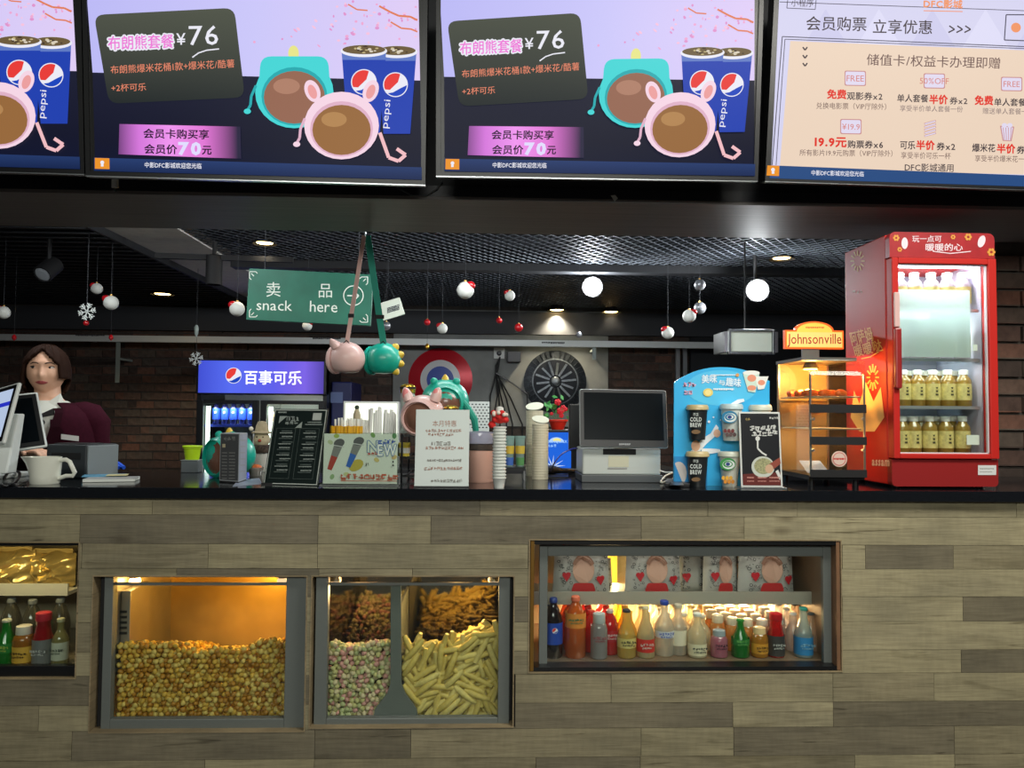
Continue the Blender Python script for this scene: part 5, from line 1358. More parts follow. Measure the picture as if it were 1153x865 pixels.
# ---- acrylic holder with NEW card, box of straws behind it
q = at(405, 547); t = thing('card_holder', 'clear acrylic holder with NEW drinks advert card', 'card holder', q)
pn = board(t, 405, 547, .255, .172, -2, 2.5, M('card_white', (222, 228, 216), .5), .003, 'advert_card', lift=.006)
def R(x0, y0, x1, y1, m): pn.rect(x0, y0, x1, y1, m)
for k, (x, y, c) in enumerate(((379, 491, (170, 190, 90)), (372, 498, (190, 200, 160)), (420, 490, (120, 160, 90)), (444, 491, (90, 140, 90)), (374, 537, (150, 180, 130)), (444, 515, (210, 180, 120)), (390, 534, (200, 205, 150)), (424, 518, (210, 190, 120)), (401, 524, (196, 176, 70)))): pn.ell(x, y, 3.2 if k != 8 else 6, 2.4 if k != 8 else 9, M('splash%d' % k, c, .6), n=12, rot=k * 30)
def mic(x, y, tip, col):
    dx, dy = tip[0] - x, tip[1] - y; l = math.hypot(dx, dy); dx, dy = dx / l, dy / l; nx, ny = -dy, dx
    pn.poly([(x + nx * 5, y + ny * 5), (x - nx * 5, y - ny * 5), (tip[0] - nx * 2.6, tip[1] - ny * 2.6), (tip[0] + nx * 2.6, tip[1] + ny * 2.6)], M('mic_grey', (128, 128, 126), .5))
    f = .5; pn.poly([(x + dx * l * f + nx * 3.8, y + dy * l * f + ny * 3.8), (x + dx * l * f - nx * 3.8, y + dy * l * f - ny * 3.8), (tip[0] - nx * 2.6, tip[1] - ny * 2.6), (tip[0] + nx * 2.6, tip[1] + ny * 2.6)], M('mic_%d' % col[0], col, .4))
    pn.ell(x, y, 6.2, 4.6, M('mic_dark', (86, 86, 88), .5), rot=-20); pn.line([(x - 6, y + 2.5), (x + 5.5, y + 4.5)], 1, M('mic_band', (200, 200, 200), .4))
mic(382, 499, (371, 529), (176, 52, 36)); mic(404, 497, (392, 526), (30, 96, 190))
bl_ = M('new_blue', (96, 130, 176), .6)
pn.outlined(414, 503, 13, 'N', M('card_white', (222, 228, 216)), bl_, .8, rot=0); pn.outlined(425.5, 507, 13, 'EW', M('card_white', (222, 228, 216)), bl_, .8, rot=0, width=21)
scribble(pn, 426, 447, 497.5, 5, M('new_blue2', (60, 96, 180), .6), 8, 0, wd=1); scribble(pn, 414, 424, 511, 4, M('new_red', (190, 70, 40), .6), 9)
scribble(pn, 384, 446, 537, 6.5, M('card_rust', (186, 92, 62), .6), 21, .005, wd=1.1); pn.line([(384, 541.5), (447, 541.8)], .7, MATS['card_rust'])
scribble(pn, 412, 416, 523, 4, m_black, 5); pn.dashes(412, 446, 545, .8, gy, seed=4); pn.rect(442, 519, 443.5, 521, m_black); pn.rect(442, 523, 443.5, 525, m_black)
pn.finish(t)
w, h = .255, .172
MB().obox(pn.w(w / 2, h / 2, .004), pn.u * (w / 2 + .004), pn.v * (h / 2 + .004), pn.n * .001).build('front_sheet', m_glass, t)
MB().obox(pn.w(w / 2, h / 2, -.007), pn.u * (w / 2 + .004), pn.v * (h / 2 + .004), pn.n * .001).build('back_sheet', m_glass, t)
MB().box(q.x - .135, q.x + .135, q.y - .02, q.y + .06, CT, CT + .004).build('foot', mixed('acrylic', (206, 212, 210), .6), t)
mstw, msty = M('straw_clear', (228, 230, 224), .5), M('straw_yellow', (232, 176, 18), .5)
qb = at(410, 541); yb = qb.y + .06
hx0, hx1 = P(371, 500, yb).x, P(449, 500, yb).x; zb = P(410, 500, yb).z
t = thing('straw_box', 'clear straw holder box behind the NEW card', 'box', ((hx0 + hx1) / 2, yb, CT))
mac = mixed('acrylic', (206, 212, 210), .6)
for (a, b_, c, d) in ((hx0, hx1, yb - .03, yb - .027), (hx0, hx1, yb + .027, yb + .03), (hx0, hx0 + .003, yb - .027, yb + .027), (hx1 - .003, hx1, yb - .027, yb + .027)): MB().box(a, b_, c, d, CT + .004, zb).build('wall', mac, t)
MB().box(hx0, hx1, yb - .03, yb + .03, CT, CT + .004).build('base', mac, t)
r_ = random.Random(8)
def straws(n, x0, x1, ytop, mat, label, cat, rad, jit, lean, dy=0):
    src = None
    for k in range(n):
        x = P(x0 + (x1 - x0) * (k + .5) / n, ytop, yb).x; top = P(400, ytop + r_.uniform(-jit, jit), yb).z; yy = yb + dy + r_.uniform(-.005, .005)
        if src is None:
            o = MB().cyl((0, 0, 0), (0, 0, .2), rad, n=7).build('drinking_straw', mat, smooth=True); src = o; tag(o, label, 'straw', label); 
        else: o = src.copy(); COL.objects.link(o)
        o.location = (x, yy, CT + .004); o.scale = (1, 1, (top - CT - .004) / .2); o.rotation_euler = (r_.uniform(-.02, .02), r_.uniform(-lean, lean), 0)
straws(22, 373, 409, 480, msty, 'yellow drinking straw in the row behind the NEW card', 'straw', .0046, .5, .004, -.018)
straws(18, 377, 413, 472, mstw, 'short clear drinking straw behind the yellow straws', 'straw', .0042, 1.5, .02, .012)
straws(20, 414, 446, 462, mstw, 'tall paper-wrapped drinking straw in the right half of straw box', 'straw', .006, 4.5, .05, .005)

# ---- black wire rack with buckets and jars
ra, rb = at(452, 541), at(528, 541); ry0, ry1 = ra.y, ra.y + .27
zr = P(480, 489, ry0 + .05).z; zm = P(480, 514, ry0 + .05).z
t = thing('wire_rack', 'black wire rack holding the two face-up buckets behind the notice', 'rack', ((ra.x + rb.x) / 2, (ry0 + ry1) / 2, CT))
for x in (ra.x, rb.x):
    for y in (ry0, ry1): MB().cyl((x, y, CT), (x, y, zr), .004, n=8).build('post', m_black, t)
for z in (CT + .02, zm, zr):
    MB().box(ra.x, rb.x, ry0, ry0 + .006, z - .008, z).build('shelf_rail', m_black, t); MB().box(ra.x, rb.x, ry1 - .006, ry1, z - .008, z).build('shelf_rail', m_black, t)
    for k in range(9): x = ra.x + (rb.x - ra.x) * (k + .5) / 9; MB().box(x - .0015, x + .0015, ry0, ry1, z - .005, z - .001).build('shelf_wire', m_black, t)
zm2 = zr
# tall plinth box under the rear bucket
pb = P(500, 460, ry1 - .06)
pbx = tag(MB().box(pb.x - .06, pb.x + .06, ry1 - .12, ry1, zr, P(500, 469, ry1 - .06).z).build('carton', M('carton_grey', (110, 112, 112), .7)), 'plain grey carton lifting the teal bucket on the rack', 'box')
r = S(28, ry0 + .05); c = P(477, 474, ry0 + .08); 
desk_bucket(Vector((c.x, ry0 + .045, zr + r * .72)), r * .9, m_bpink, 'pink bucket with upright ears on the rack behind the notice', 'ears', (-.2, -1, 0), .7, base=zr)
zc = P(500, 469, ry1 - .06).z; r = S(27, ry1 - .06)
desk_bucket(Vector((P(501, 455, ry1 - .06).x, ry1 - .06, zc + r * .6)), r, m_bteal, 'teal bucket with brown window on a carton at the rack top', 'knob', (.05, -1, 0), .66, base=zc)
tb = P(526, 462, ry1 - .08)
tag(MB().tube([P(518, 448, ry1 - .1), P(526, 458, ry1 - .12), P(534, 472, ry1 - .12), P(536, 486, ry1 - .1)], [.008, .012, .014, .012], 8).build('bucket_strap', MATS['bucket_teal_strap'], smooth=True), 'teal strap hanging down beside the rack-top bucket', 'strap')
def gold_jar(x, ybase_z, Y, label, yt):
    p = P(x, 450, Y); r = S(8.2, Y); z1 = P(x, yt, Y).z; t = thing('gold_lid_jar', label, 'jar', (p.x, Y, ybase_z))
    MB().lathe((p.x, Y, ybase_z), [(r * .9, 0), (r, .01), (r, z1 - ybase_z - .045), (r * .9, z1 - ybase_z - .038)], 22).build('jar_body', M('jar_frost', (176, 184, 176), .4, noise=.15, nscale=60), t, smooth=True)
    MB().lathe((p.x, Y, z1 - .038), [(r * 1.04, 0), (r * 1.08, .016), (r * .98, .03), (r * .5, .036)], 22).build('gold_lid', M('lid_gold', (212, 172, 64), .25, .8), t, smooth=True)
    MB().lathe((p.x, Y, z1 - .022), [(r * 1.09, 0), (r * 1.09, .008)], 22).build('dark_band', m_matblack, t, smooth=True)
gold_jar(459, zr, ry0 + .16, 'frosted jar with gold lid left of the teal bucket', 432)
gold_jar(508, zr, ry0 + .03, 'gold lidded jar just above the white notice', 456)
q = P(455, 506, ry0 + .05); t = thing('yellow_tub', 'small yellow tub on the middle shelf of the wire rack', 'tub', (q.x, ry0 + .06, zm))
MB().lathe((q.x, ry0 + .06, zm), [(.02, 0), (.022, .04), (.024, .042), (.024, .05), (.02, .052)], 16).build('tub_body', M('tub_yellow', (214, 194, 70), .5), t, smooth=True)
MB().lathe((q.x, ry0 + .06, zm + .012), [(.0222, 0), (.0226, .02)], 16, caps=False).build('tub_label', m_paper, t)

# ---- white notice
q = at(497, 549); t = thing('notice_stand', 'white notice sheet standing upright at the middle of the worktop', 'notice', q)
pn = board(t, 497, 549, .184, .262, -.5, 7, M('notice_white', (206, 216, 212), .45), .002, 'notice_sheet', lift=.004)
ink = M('notice_ink', (176, 132, 116), .7); ink2 = M('notice_ink2', (140, 136, 130), .7)
pn.text(487, 477, 7, '本月特惠', ink, width=27); scribble(pn, 479, 520, 485, 3.4, ink, 3); scribble(pn, 482, 510, 489.5, 3.2, ink, 4)
scribble(pn, 486, 508, 499.5, 4.4, ink2, 5); scribble(pn, 479, 521, 504.5, 3.6, ink, 6); scribble(pn, 481, 519, 518.5, 2.6, ink2, 7); scribble(pn, 478, 520, 527.5, 3.6, ink, 8); scribble(pn, 485, 520, 541.5, 3.6, ink2, 9)
pn.finish(t)
MB().box(q.x - .093, q.x + .093, q.y - .01, q.y + .05, CT, CT + .004).build('foot', m_black, t)

# ---- pink tub with clear lid
q = at(540, 544); r = S(17.5, q.y + .05); c = Vector((q.x, q.y + .05, CT)); hb = P(540, 503, c.y).z - CT
t = thing('popcorn_tub', 'pink popcorn tub with frosted lid behind the white notice', 'tub', c)
MB().lathe(c, [(r * .86, 0), (r * .9, .004), (r, hb)], 30).build('tub_body', M('tub_pink', (214, 168, 150), .45), t, smooth=True)
MB().lathe(c + Vector((0, 0, hb - .012)), [(r * 1.02, 0), (r * 1.06, .006), (r * 1.0, .02), (r * 1.05, .026)], 30).build('liner_bag', M('liner_dark', (74, 66, 60), .3, noise=.4, nscale=60), t, smooth=True)
MB().lathe(c + Vector((0, 0, hb + .012)), [(r * 1.06, 0), (r * 1.08, .02), (r * 1.02, .04), (r * .4, .045)], 30).build('lid', mixed('lid_frost', (206, 206, 222), .25), t, smooth=True)

# ---- stack of paper cups
q = PZ(562, 551.2, CT); Yc = 2.625; xq = P(562, 545, Yc).x; zt = P(562, 477, Yc).z
t = thing('cup_stack', 'tall nested stack of white paper cups at the front edge', 'cups', (xq, Yc, CT)); n = 17; r = S(7.8, Yc)
prof0 = [(r * .78, 0), (r * .94, .010), (r * 1.02, .012), (r * 1.02, .0148), (r * .93, .0152)]
for k in range(n):
    z = CT + .02 + k * (zt - CT - .035) / n
    MB().lathe((xq, Yc, z if k else CT), prof0 if k else [(r * .7, 0), (r * .92, .03), (r * 1.02, .032), (r * 1.02, .035), (r * .93, .0352)], 20).build('paper_cup', m_paper, t, smooth=True)
t2 = thing('plush_toy', 'red and white fluffy ornament sitting on the cup stack', 'ornament', (xq, Yc, zt))
mrp = M('plush_red', (214, 44, 40), .95, noise=.3, nscale=90, bump=.6); r_ = random.Random(3)
mb = MB().ball((xq, Yc, zt + .022), (.027, .024, .022), 16, 10)
for k in range(10): a = k * .63; mb.ball((xq + .022 * math.cos(a), Yc + .02 * math.sin(a), zt + .012 + .012 * (k % 3)), .010, 8, 6)
mb.ball((xq - .026, Yc - .004, zt - .004), .013, 10, 6)
mb.build('red_fluff', mrp, t2, smooth=True)
mb = MB()
for k in range(7): a = k * .9; mb.ball((xq + .022 * math.cos(a), Yc - .018 + .01 * math.sin(a), zt + .03 + .006 * (k % 2)), .007, 8, 6)
mb.build('white_fluff', M('plush_white', (226, 214, 200), .95), t2, smooth=True)
MB().lathe((xq, Yc, zt + .04), [(.014, 0), (.013, .014), (.004, .018)], 14).build('cap', m_paper, t2, smooth=True)

# ---- small black riser with two clear cups
qa, qc = at(573, 541), at(591, 541); yr = qa.y; zr2 = P(580, 526.5, yr).z
t = thing('counter_riser', 'small black display riser right of the cup stack', 'riser', ((qa.x + qc.x) / 2, yr + .05, CT))
xa, xb = P(556, 528, yr).x, P(591.5, 528, yr).x
MB().box(xa, xb, yr, yr + .12, zr2 - .012, zr2).build('shelf', m_black, t)
MB().box(xb - .006, xb, yr + .002, yr + .12, CT, zr2 - .012).build('leg_panel', M('riser_grey', (120, 124, 124), .5), t); MB().box(xa, xa + .006, yr + .03, yr + .12, CT, zr2 - .012).build('leg_panel', MATS['riser_grey'], t)
for k, x in enumerate((573.5, 585.5)):
    c = P(x, 520, yr + .05); r = S(5.6, yr + .05); h = P(x, 491, yr + .05).z - zr2
    t = thing('sample_cup', ['clear sample cup with yellow print, left on the black riser', 'clear sample cup with yellow print, right on the black riser'][k], 'cup', (c.x, yr + .05, zr2))
    MB().lathe((c.x, yr + .05, zr2), [(r * .76, 0), (r, h * .92), (r * 1.06, h * .93), (r * 1.06, h), (r * .4, h)], 20).build('cup_body', mixed('cup_clear', (186, 214, 206), .35), t, smooth=True)
    MB().lathe((c.x, yr + .05, zr2), [(r * .9, h * .42), (r * .98, h * .68)], 20, caps=False).build('cup_print', M('cup_yellow', (214, 186, 70), .5), t, smooth=True)
    MB().lathe((c.x, yr + .05, zr2), [(r * .80, h * .05), (r * .88, h * .3)], 20, caps=False).build('cup_band', M('cup_blue%d' % k, [(70, 110, 190), (90, 150, 90)][k], .5), t, smooth=True)

# ---- stacks of paper lids
for x, y0, y1, rp_, lb in ((601.5, 462, 536, 9.6, 'taller stack of cream paper lids left of the lit dispenser'), (608, 477, 540, 9.2, 'shorter stack of cream paper lids in front')):
    q = at(x, y1); r = S(rp_, q.y); zt = P(x, y0, q.y).z; t = thing('lid_stack', lb, 'lids', q, 'stacks of paper lids'); n = 22; mb = MB(); pf = []
    for k in range(n): z = (zt - CT) * k / n; pf += [(r * .97, z), (r * 1.0, z + .0015), (r * 1.0, z + (zt - CT) / n - .002)]
    mb.lathe(q, pf, 24).build('lids', M('lid_cream', (206, 200, 176), .6), t, smooth=False)
    ax = Vector((.1 if rp_ < 9.4 else -.15, -.45, 1)); MB().lathe((q.x, q.y - .002, zt + .012), [(r * .96, 0), (r * 1.05, .003), (r * 1.05, .006), (r * .2, .007)], 28, ax).build('top_lid', M('lid_pale', (206, 210, 190), .5), t, smooth=True)

# ---- juice dispenser with blue lit front and a flower pot on it
qa, qc = at(614, 533), at(655, 533); yd = qa.y; zd = P(630, 484, yd).z
t = thing('juice_dispenser', 'black juice dispenser with glowing blue sun panel', 'dispenser', ((qa.x + qc.x) / 2, yd + .06, CT))
MB().box(qa.x - .004, qc.x + .004, yd, yd + .1, CT, zd).build('casing', m_black, t, bevel=.004)
pn = Panel((qa.x, yd - .0005, CT), (1, 0, 0), (0, 0, 1))
BLU = E('disp_blue', (34, 104, 226), .95)
pn.rect(614.5, 487, 643, 531, BLU, 'light_panel'); pn.ell(626.5, 498, 8.5, 5.5, E('disp_glow', (180, 214, 255)), 'sun_print' if False else 'picture', a0=0, a1=180); pn.ell(627, 497, 5, 3.4, E('disp_sun', (250, 236, 130)), a0=0, a1=180)
pn.text(617, 497.6, 3.8, 'SUNQUICK', E('disp_text', (150, 200, 255)), width=22, bold=.02); scribble(pn, 617, 625, 502, 3.2, MATS['scr_disp_text'], 3)
for k in range(9):
    a = math.radians(-20 + k * 27); pn.poly([(623, 526), (623 + 14 * math.cos(a), 526 - 14 * math.sin(a)), (623 + 5 * math.cos(a + .25), 526 - 5 * math.sin(a + .25))], E('disp_burst', (214, 230, 240)))
pn.finish(t)
MB().box(P(634, 540, yd).x, P(650, 540, yd).x, yd - .03, yd, CT, CT + .012).build('drip_tray', m_black, t)
q = P(628, 482, yd + .05); t = thing('flower_pot', 'red pot of artificial red flowers on the dispenser', 'plant', (q.x, yd + .05, zd)); r = S(11, yd)
MB().lathe((q.x, yd + .05, zd), [(r * .62, 0), (r * .95, S(9, yd)), (r * 1.06, S(9.4, yd)), (r * 1.06, S(11.5, yd)), (r * .9, S(11.5, yd))], 22).build('pot', M('pot_red', (206, 44, 28), .35), t, smooth=True)
mlf, mfl = M('leaf_green', (64, 150, 74), .5, noise=.2, nscale=60), M('flower_red', (200, 28, 44), .6, noise=.2, nscale=90)
r_ = random.Random(12); zp = zd + S(11, yd)
for k in range(18):
    px, py = r_.uniform(614, 641), r_.uniform(446, 472); b_ = P(px, py, yd + .05 + r_.uniform(-.03, .02)); a = r_.uniform(0, 6.28); d = Vector((math.cos(a), -.3, math.sin(a))).normalized(); s_ = Vector((-d.z, .3, d.x)).normalized(); L_ = .022
    MB().prism([b_ - d * L_ * .6, b_ + s_ * L_ * .34, b_ + d * L_ * .7, b_ - s_ * L_ * .34], (0, .001, 0)).build('leaf', mlf, t)
    if k % 3 == 0: MB().tube([(q.x, yd + .05, zp - .01), ((q.x + b_.x) / 2, yd + .05, (zp + b_.z) / 2 + .01), b_], .0012, 5).build('stem', mlf, t)
for px, py, rr in ((628, 453, .015), (631, 463, .017), (634, 459, .012), (632, 468, .011), (621, 466, .008), (637, 461, .009)):
    b_ = P(px, py, yd + .03); mb = MB().ball(b_, (rr * .7, rr * .6, rr * .6), 12, 8)
    for k in range(5): a = k * 1.257; mb.ball(b_ + Vector((math.cos(a) * rr * .55, -.002, math.sin(a) * rr * .5)), (rr * .5, rr * .35, rr * .5), 8, 6)
    mb.build('flower', mfl, t, smooth=True)

# ---- dark till monitor
q = at(700, 543.5); Ym = q.y; t = thing('till_monitor', 'till with dark touch screen on a pale grey printer base', 'till', (q.x, Ym + .1, CT))
x0, x1, y0, y1, z0, z1 = box_of(656, 744, 505, 543.5, Ym, .2); z0 = CT
MB().box(x0, x1, Ym, Ym + .2, CT + .028, z1).build('base', M('till_grey', (196, 202, 196), .45), t, bevel=.006)
MB().box(x0 - .004, x1 + .004, Ym - .004, Ym + .204, CT, CT + .028).build('base_band', M('till_band', (84, 88, 90), .5), t, bevel=.003)
a, b_, c, d, e, f = box_of(679, 716, 505.5, 512, Ym, .01); MB().box(a, b_, Ym - .002, Ym + .01, e, f).build('paper_slot', m_matblack, t)
a, b_, c, d, e, f = box_of(685, 708, 513.5, 526, Ym, .01); MB().box(a, b_, Ym - .0012, Ym, e, f).build('sticker', M('sticker_cream', (204, 202, 176), .6), t)
a, b_, c, d, e, f = box_of(684, 706, 527, 528.5, Ym, .01); MB().box(a, b_, Ym - .0012, Ym, e, f).build('seam_print', gy, t)
bl, br, tl = P(653, 503.5, Ym - .03), P(753, 505, Ym - .03), P(650.5, 437.5, Ym + .012)
u = (br - bl); w = u.length; pn = Panel(bl, u, tl - bl); h = (tl - bl).length
MB().obox(pn.w(w / 2, h / 2, -.011), pn.u * w / 2, pn.v * h / 2, pn.n * .011).build('screen_shell', M('till_shell', (176, 182, 182), .4), t, bevel=.009, seg=3)
pn.off = .0008
def rr_ab(m, rad):
    pts = []
    for cx_, cy_, a0 in ((m + rad, m + rad, 180), (w - m - rad, m + rad, 270), (w - m - rad, h - m - rad, 0), (m + rad, h - m - rad, 90)):
        for k in range(6): a = math.radians(a0 + k * 18); pts.append((cx_ + rad * math.cos(a), cy_ + rad * math.sin(a)))
    return pts
pn.add(rr_ab(.0035, .008), m_black, 'screen_bezel')
pn.add([(.016, .028), (w - .016, .028), (w - .016, h - .014), (.016, h - .014)], mscreen, 'screen_glass')
pn.dashes(697, 710, 500.5, 2.0, M('logo_grey', (150, 154, 156), .5), 'small_print', 4); pn.finish(t)
MB().bar(pn.w(w / 2, h * .3, -.02), (q.x, Ym + .1, z1), .06, .04).build('screen_arm', m_black, t)
a, b_, c, d, e, f = box_of(641, 652, 455, 508, Ym + .18, .03); MB().box(a, b_ + .2, Ym + .19, Ym + .22, e, f).build('rear_screen', m_black, t, bevel=.004)
# scanner, cables, card reader
q = at(622, 538); t = thing('barcode_scanner', 'black hand scanner lying between the lid stacks and till', 'scanner', q)
MB().prism([at(602, 538), at(640, 538), at(640, 534), at(606, 534)], (0, 0, .004)).build('mat', m_black, t)
MB().tube([cpt(612, 536, .02), cpt(620, 535, .022), cpt(632, 535, .018), cpt(648, 534, .014)], [.015, .02, .012, .01], 10).build('scanner_body', M('scanner_black', (24, 26, 30), .35), t, smooth=True)
MB().ball(cpt(613, 536, .02), (.02, .014, .018), 12, 8).build('scanner_head', MATS['scanner_black'], t, smooth=True)
cable([cpt(620, 536, .02), P(624, 522, 2.82), P(632, 512, 2.84), P(643, 506, 2.86), P(650, 505, 2.9)], .0028, M('cable_blue', (30, 40, 130), .4), 'dark blue cable curving up from scanner to till')
cable([cpt(744, 533, .01), cpt(750, 536, .014), cpt(757, 538, .02), cpt(749, 541, .016), cpt(744, 545, .006), cpt(754, 543, .006), cpt(760, 540, .008)], .0035, M('cable_white', (196, 198, 186), .5), 'white cable coil right of the till base')
q = at(763, 548); t = thing('card_reader', 'flat black card reader at the foot of blue standee', 'card reader', q)
MB().prism([at(748, 548.6), at(777, 549), at(773, 543), at(751, 543)], (0, 0, .014)).build('casing', m_black, t, bevel=.003)
MB().prism([at(754, 546.5, CT + .0142), at(770, 546.5, CT + .0142), at(768, 543.4, CT + .0142), at(755, 543.4, CT + .0142)], (0, 0, .0006)).build('keypad', M('keypad', (50, 54, 60), .3), t)

# ---- blue standee
q = at(812, 547); Yb = q.y; t = thing('drinks_standee', 'blue arched standee with cold brew and yoghurt drink cups', 'standee', (q.x, Yb + .02, CT))
def sp(x, y): return P(x, y, Yb)
prof = [(758.5, 549), (866.5, 549), (866.5, 429)]
for k in range(1, 24):
    f = k / 24; x = 866.5 + (759 - 866.5) * f; y = 413.5 + 17 * abs(2 * f - 1) ** 2.2; prof.append((x, y))
prof.append((759, 431))
mblu = M('standee_blue', (52, 178, 236), .45)
zl = lambda v: Vector((v.x, v.y, max(v.z, CT)))
MB().prism([zl(sp(*p_)) for p_ in prof], (0, .008, 0)).build('backboard', mblu, t)
pn = Panel(zl(sp(758.5, 548)), (1, 0, 0), (0, 0, 1))
pn.ell(812, 437, 40, 20, M('standee_blue2', (84, 196, 242), .45))
pn.outlined(790, 427, 9.5, '美味', M('std_white', (236, 246, 250), .5), M('std_edge', (120, 190, 236), .5), .7, width=17, rot=2); pn.text(809, 431, 6, '与', MATS['std_white'], width=7, bold=.02); pn.outlined(817, 430, 9.5, '趣味', MATS['std_white'], MATS['std_edge'], .7, width=17, rot=-4)
pn.dashes(800, 828, 422.5, 1.4, MATS['std_white'], seed=2); pn.dashes(803, 826, 438.5, 2.2, MATS['std_white'], seed=3)
scribble(pn, 769, 784, 433, 5, M('std_rose', (226, 176, 206), .5), 6, wd=1.1); scribble(pn, 770, 782, 442, 5, MATS['std_rose'], 7, wd=1.1)
pn.ell(797, 442, 5.5, 4.6, M('std_yellow', (236, 210, 110), .5)); pn.ell(797, 442, 3.6, 3, M('std_yellow2', (246, 226, 150), .5)); pn.ell(830, 422.5, 2, 2, M('std_orange', (226, 160, 90), .5), n=10)
mpk = [M('std_cup%d' % k, c, .5) for k, c in enumerate(((206, 228, 214), (230, 150, 120), (236, 238, 232)))]
pn.poly([(842, 441), (850, 442), (855, 420), (836, 420)], mpk[0]); pn.poly([(853, 439), (860, 438), (865, 424), (850, 424)], mpk[2]); pn.ell(845.5, 420, 9.5, 2.6, mpk[2]); pn.ell(846, 426, 5, 4, mpk[1]); pn.ell(857, 431, 4, 3, mpk[1]); pn.ell(846, 437, 5, 3, mpk[1])
# milk splash
msp = M('milk_white', (232, 240, 246), .4); mso = M('milk_peach', (236, 190, 160), .5)
pn.poly([(775, 510), (783, 503), (790, 494), (800, 488), (806, 478), (809, 482), (804, 492), (795, 500), (788, 508), (781, 514)], msp); pn.poly([(790, 505), (800, 505), (810, 506), (811, 509), (800, 511), (789, 511)], msp); pn.poly([(817, 462), (822, 455), (830, 450), (837, 449), (838, 452), (830, 455), (824, 462)], msp)
pn.ell(783, 502, 5, 6, mso); pn.ell(807, 488, 4, 4.5, mso); 
for x, y, r in ((798, 475, 1.5), (803, 470, 1), (794, 480, 1), (811, 473, .8)): pn.ell(x, y, r, r, msp, n=10)
pn.rect(759, 514, 796, 546.5, M('standee_deep', (40, 140, 204), .45)); pn.ell(764, 533, 9, 13, M('std_shell', (206, 200, 196), .5), a0=-60, a1=120, n=16)
pn.finish(t)
MB().box(q.x - .16, q.x + .16, Yb + .008, Yb + .1, CT, CT + .006).build('foot', M('foot_blue', (40, 120, 180), .4), t)
def std_cup(x, y0, y1, w0, w1, body, lidc, kind, emb=.55):
    c = sp(x, y1); z1 = sp(x, y0).z; z0 = max(c.z, CT); h = z1 - z0; r0, r1 = S(w1 / 2, Yb), S(w0 / 2, Yb); o = Vector((c.x, Yb - r1 * emb, z0))
    cp = MB().lathe(o, [(r0, 0), (r1 * .97, h * .84)], 26).build('display_cup', M('cup_' + kind, body, .35), t, smooth=True)
    MB().lathe(o, [(r1 * 1.0, h * .84), (r1 * 1.1, h * .86), (r1 * 1.08, h * .95), (r1 * .95, h)], 26).build('cup_lid', M('cuplid_' + kind, lidc, .3), cp, smooth=True)
    p_ = Panel((o.x, o.y - r1 * .98, z0), (1, 0, 0), (0, 0, 1)); p_.off = .0006
    if kind == 'brew':
        p_.text(x, y0 + (y1 - y0) * .42, 5, 'COLD', M('cupink', (196, 204, 200), .5), align='c', width=13, bold=.03); p_.text(x, y0 + (y1 - y0) * .58, 5, 'BREW', MATS['cupink'], align='c', width=13, bold=.03); scribble(p_, x - 3, x + 4, y0 + (y1 - y0) * .28, 3, MATS['cupink'], 2)
        p_.ell(x, y0 + (y1 - y0) * .78, 5, 2.4, M('cup_bean', (120, 92, 60), .5))
    else:
        sw = M('swirl_' + kind, (30, 120, 160) if kind == 'berry' else (50, 140, 70), .5); yy = y0 + (y1 - y0) * .36
        p_.ell(x, yy, 9, 7, sw); p_.ell(x + 1, yy + .6, 7, 5, M('swirl_white', (222, 230, 226), .5)); p_.ell(x, yy, 5.4, 3.8, sw); p_.ell(x + .6, yy, 3.8, 2.4, MATS['swirl_white']); p_.ell(x, yy, 2.4, 2, M('swirl_navy', (30, 60, 130), .5))
        for k in range(6): p_.ell(x - 5 + k * 2.1, y0 + (y1 - y0) * (.74 + .1 * (k % 2)), 2, 2.4, M('fruit_%s%d' % (kind, k % 2), ([(110, 50, 50), (90, 70, 70)] if kind == 'berry' else [(226, 170, 60), (214, 140, 50)])[k % 2], .5), n=10)
    for part, (mb_, ms_) in list(p_.mb.items()): mb_.build('cup_print', ms_, cp, orient=False, kind='stuff')
std_cup(783.5, 456, 495, 23, 17, (34, 38, 40), (196, 178, 130), 'brew'); std_cup(821.5, 455, 496, 24, 18, (206, 214, 208), (190, 210, 214), 'berry')
std_cup(783.5, 508, 549, 24, 18, (34, 38, 40), (196, 178, 130), 'brew'); std_cup(819.5, 508, 549, 24, 16, (214, 216, 204), (200, 206, 190), 'citrus'); std_cup(856, 456, 498, 25, 18, (206, 214, 208), (206, 212, 186), 'citrus', -.1)

# ---- black advert board in front of it
q = at(858, 550); t = thing('advert_board', 'black advert board with white frame before the blue standee', 'advert', q)
pn = board(t, 858, 550, .147, .262, 1, 5, M('frame_white', (206, 210, 206), .45), .006, lift=.004); w, h = .147, .262; m = .006
pn.add([(m, m), (w - m, m), (w - m, h - m), (m, h - m)], M('advert_black', (26, 28, 32), .35), 'poster')
pn.add([(m, m), (w - m, m), (w - m, h * .2), (m, h * .17)], M('advert_maroon', (96, 36, 32), .4), 'picture')
wh = M('advert_white', (206, 208, 204), .5)
scribble(pn, 844, 872, 483, 6, wh, 31, -.06, wd=1.3); scribble(pn, 846, 874, 489, 6, wh, 32, -.08, wd=1.1); scribble(pn, 839, 846, 472, 3, M('advert_gold', (160, 140, 80), .5), 3); scribble(pn, 866, 877, 471, 2.6, wh, 4)
pn.ell(859, 526, 13, 12, M('bowl_white', (190, 196, 186), .4), rot=10); pn.ell(859.5, 525, 10.5, 9, M('bowl_food', (150, 150, 110), .5, noise=.4, nscale=200)); pn.line([(853, 494), (853, 505), (858, 510), (863, 513)], 1.8, wh); pn.ell(853, 494, 2.5, 2.8, wh)
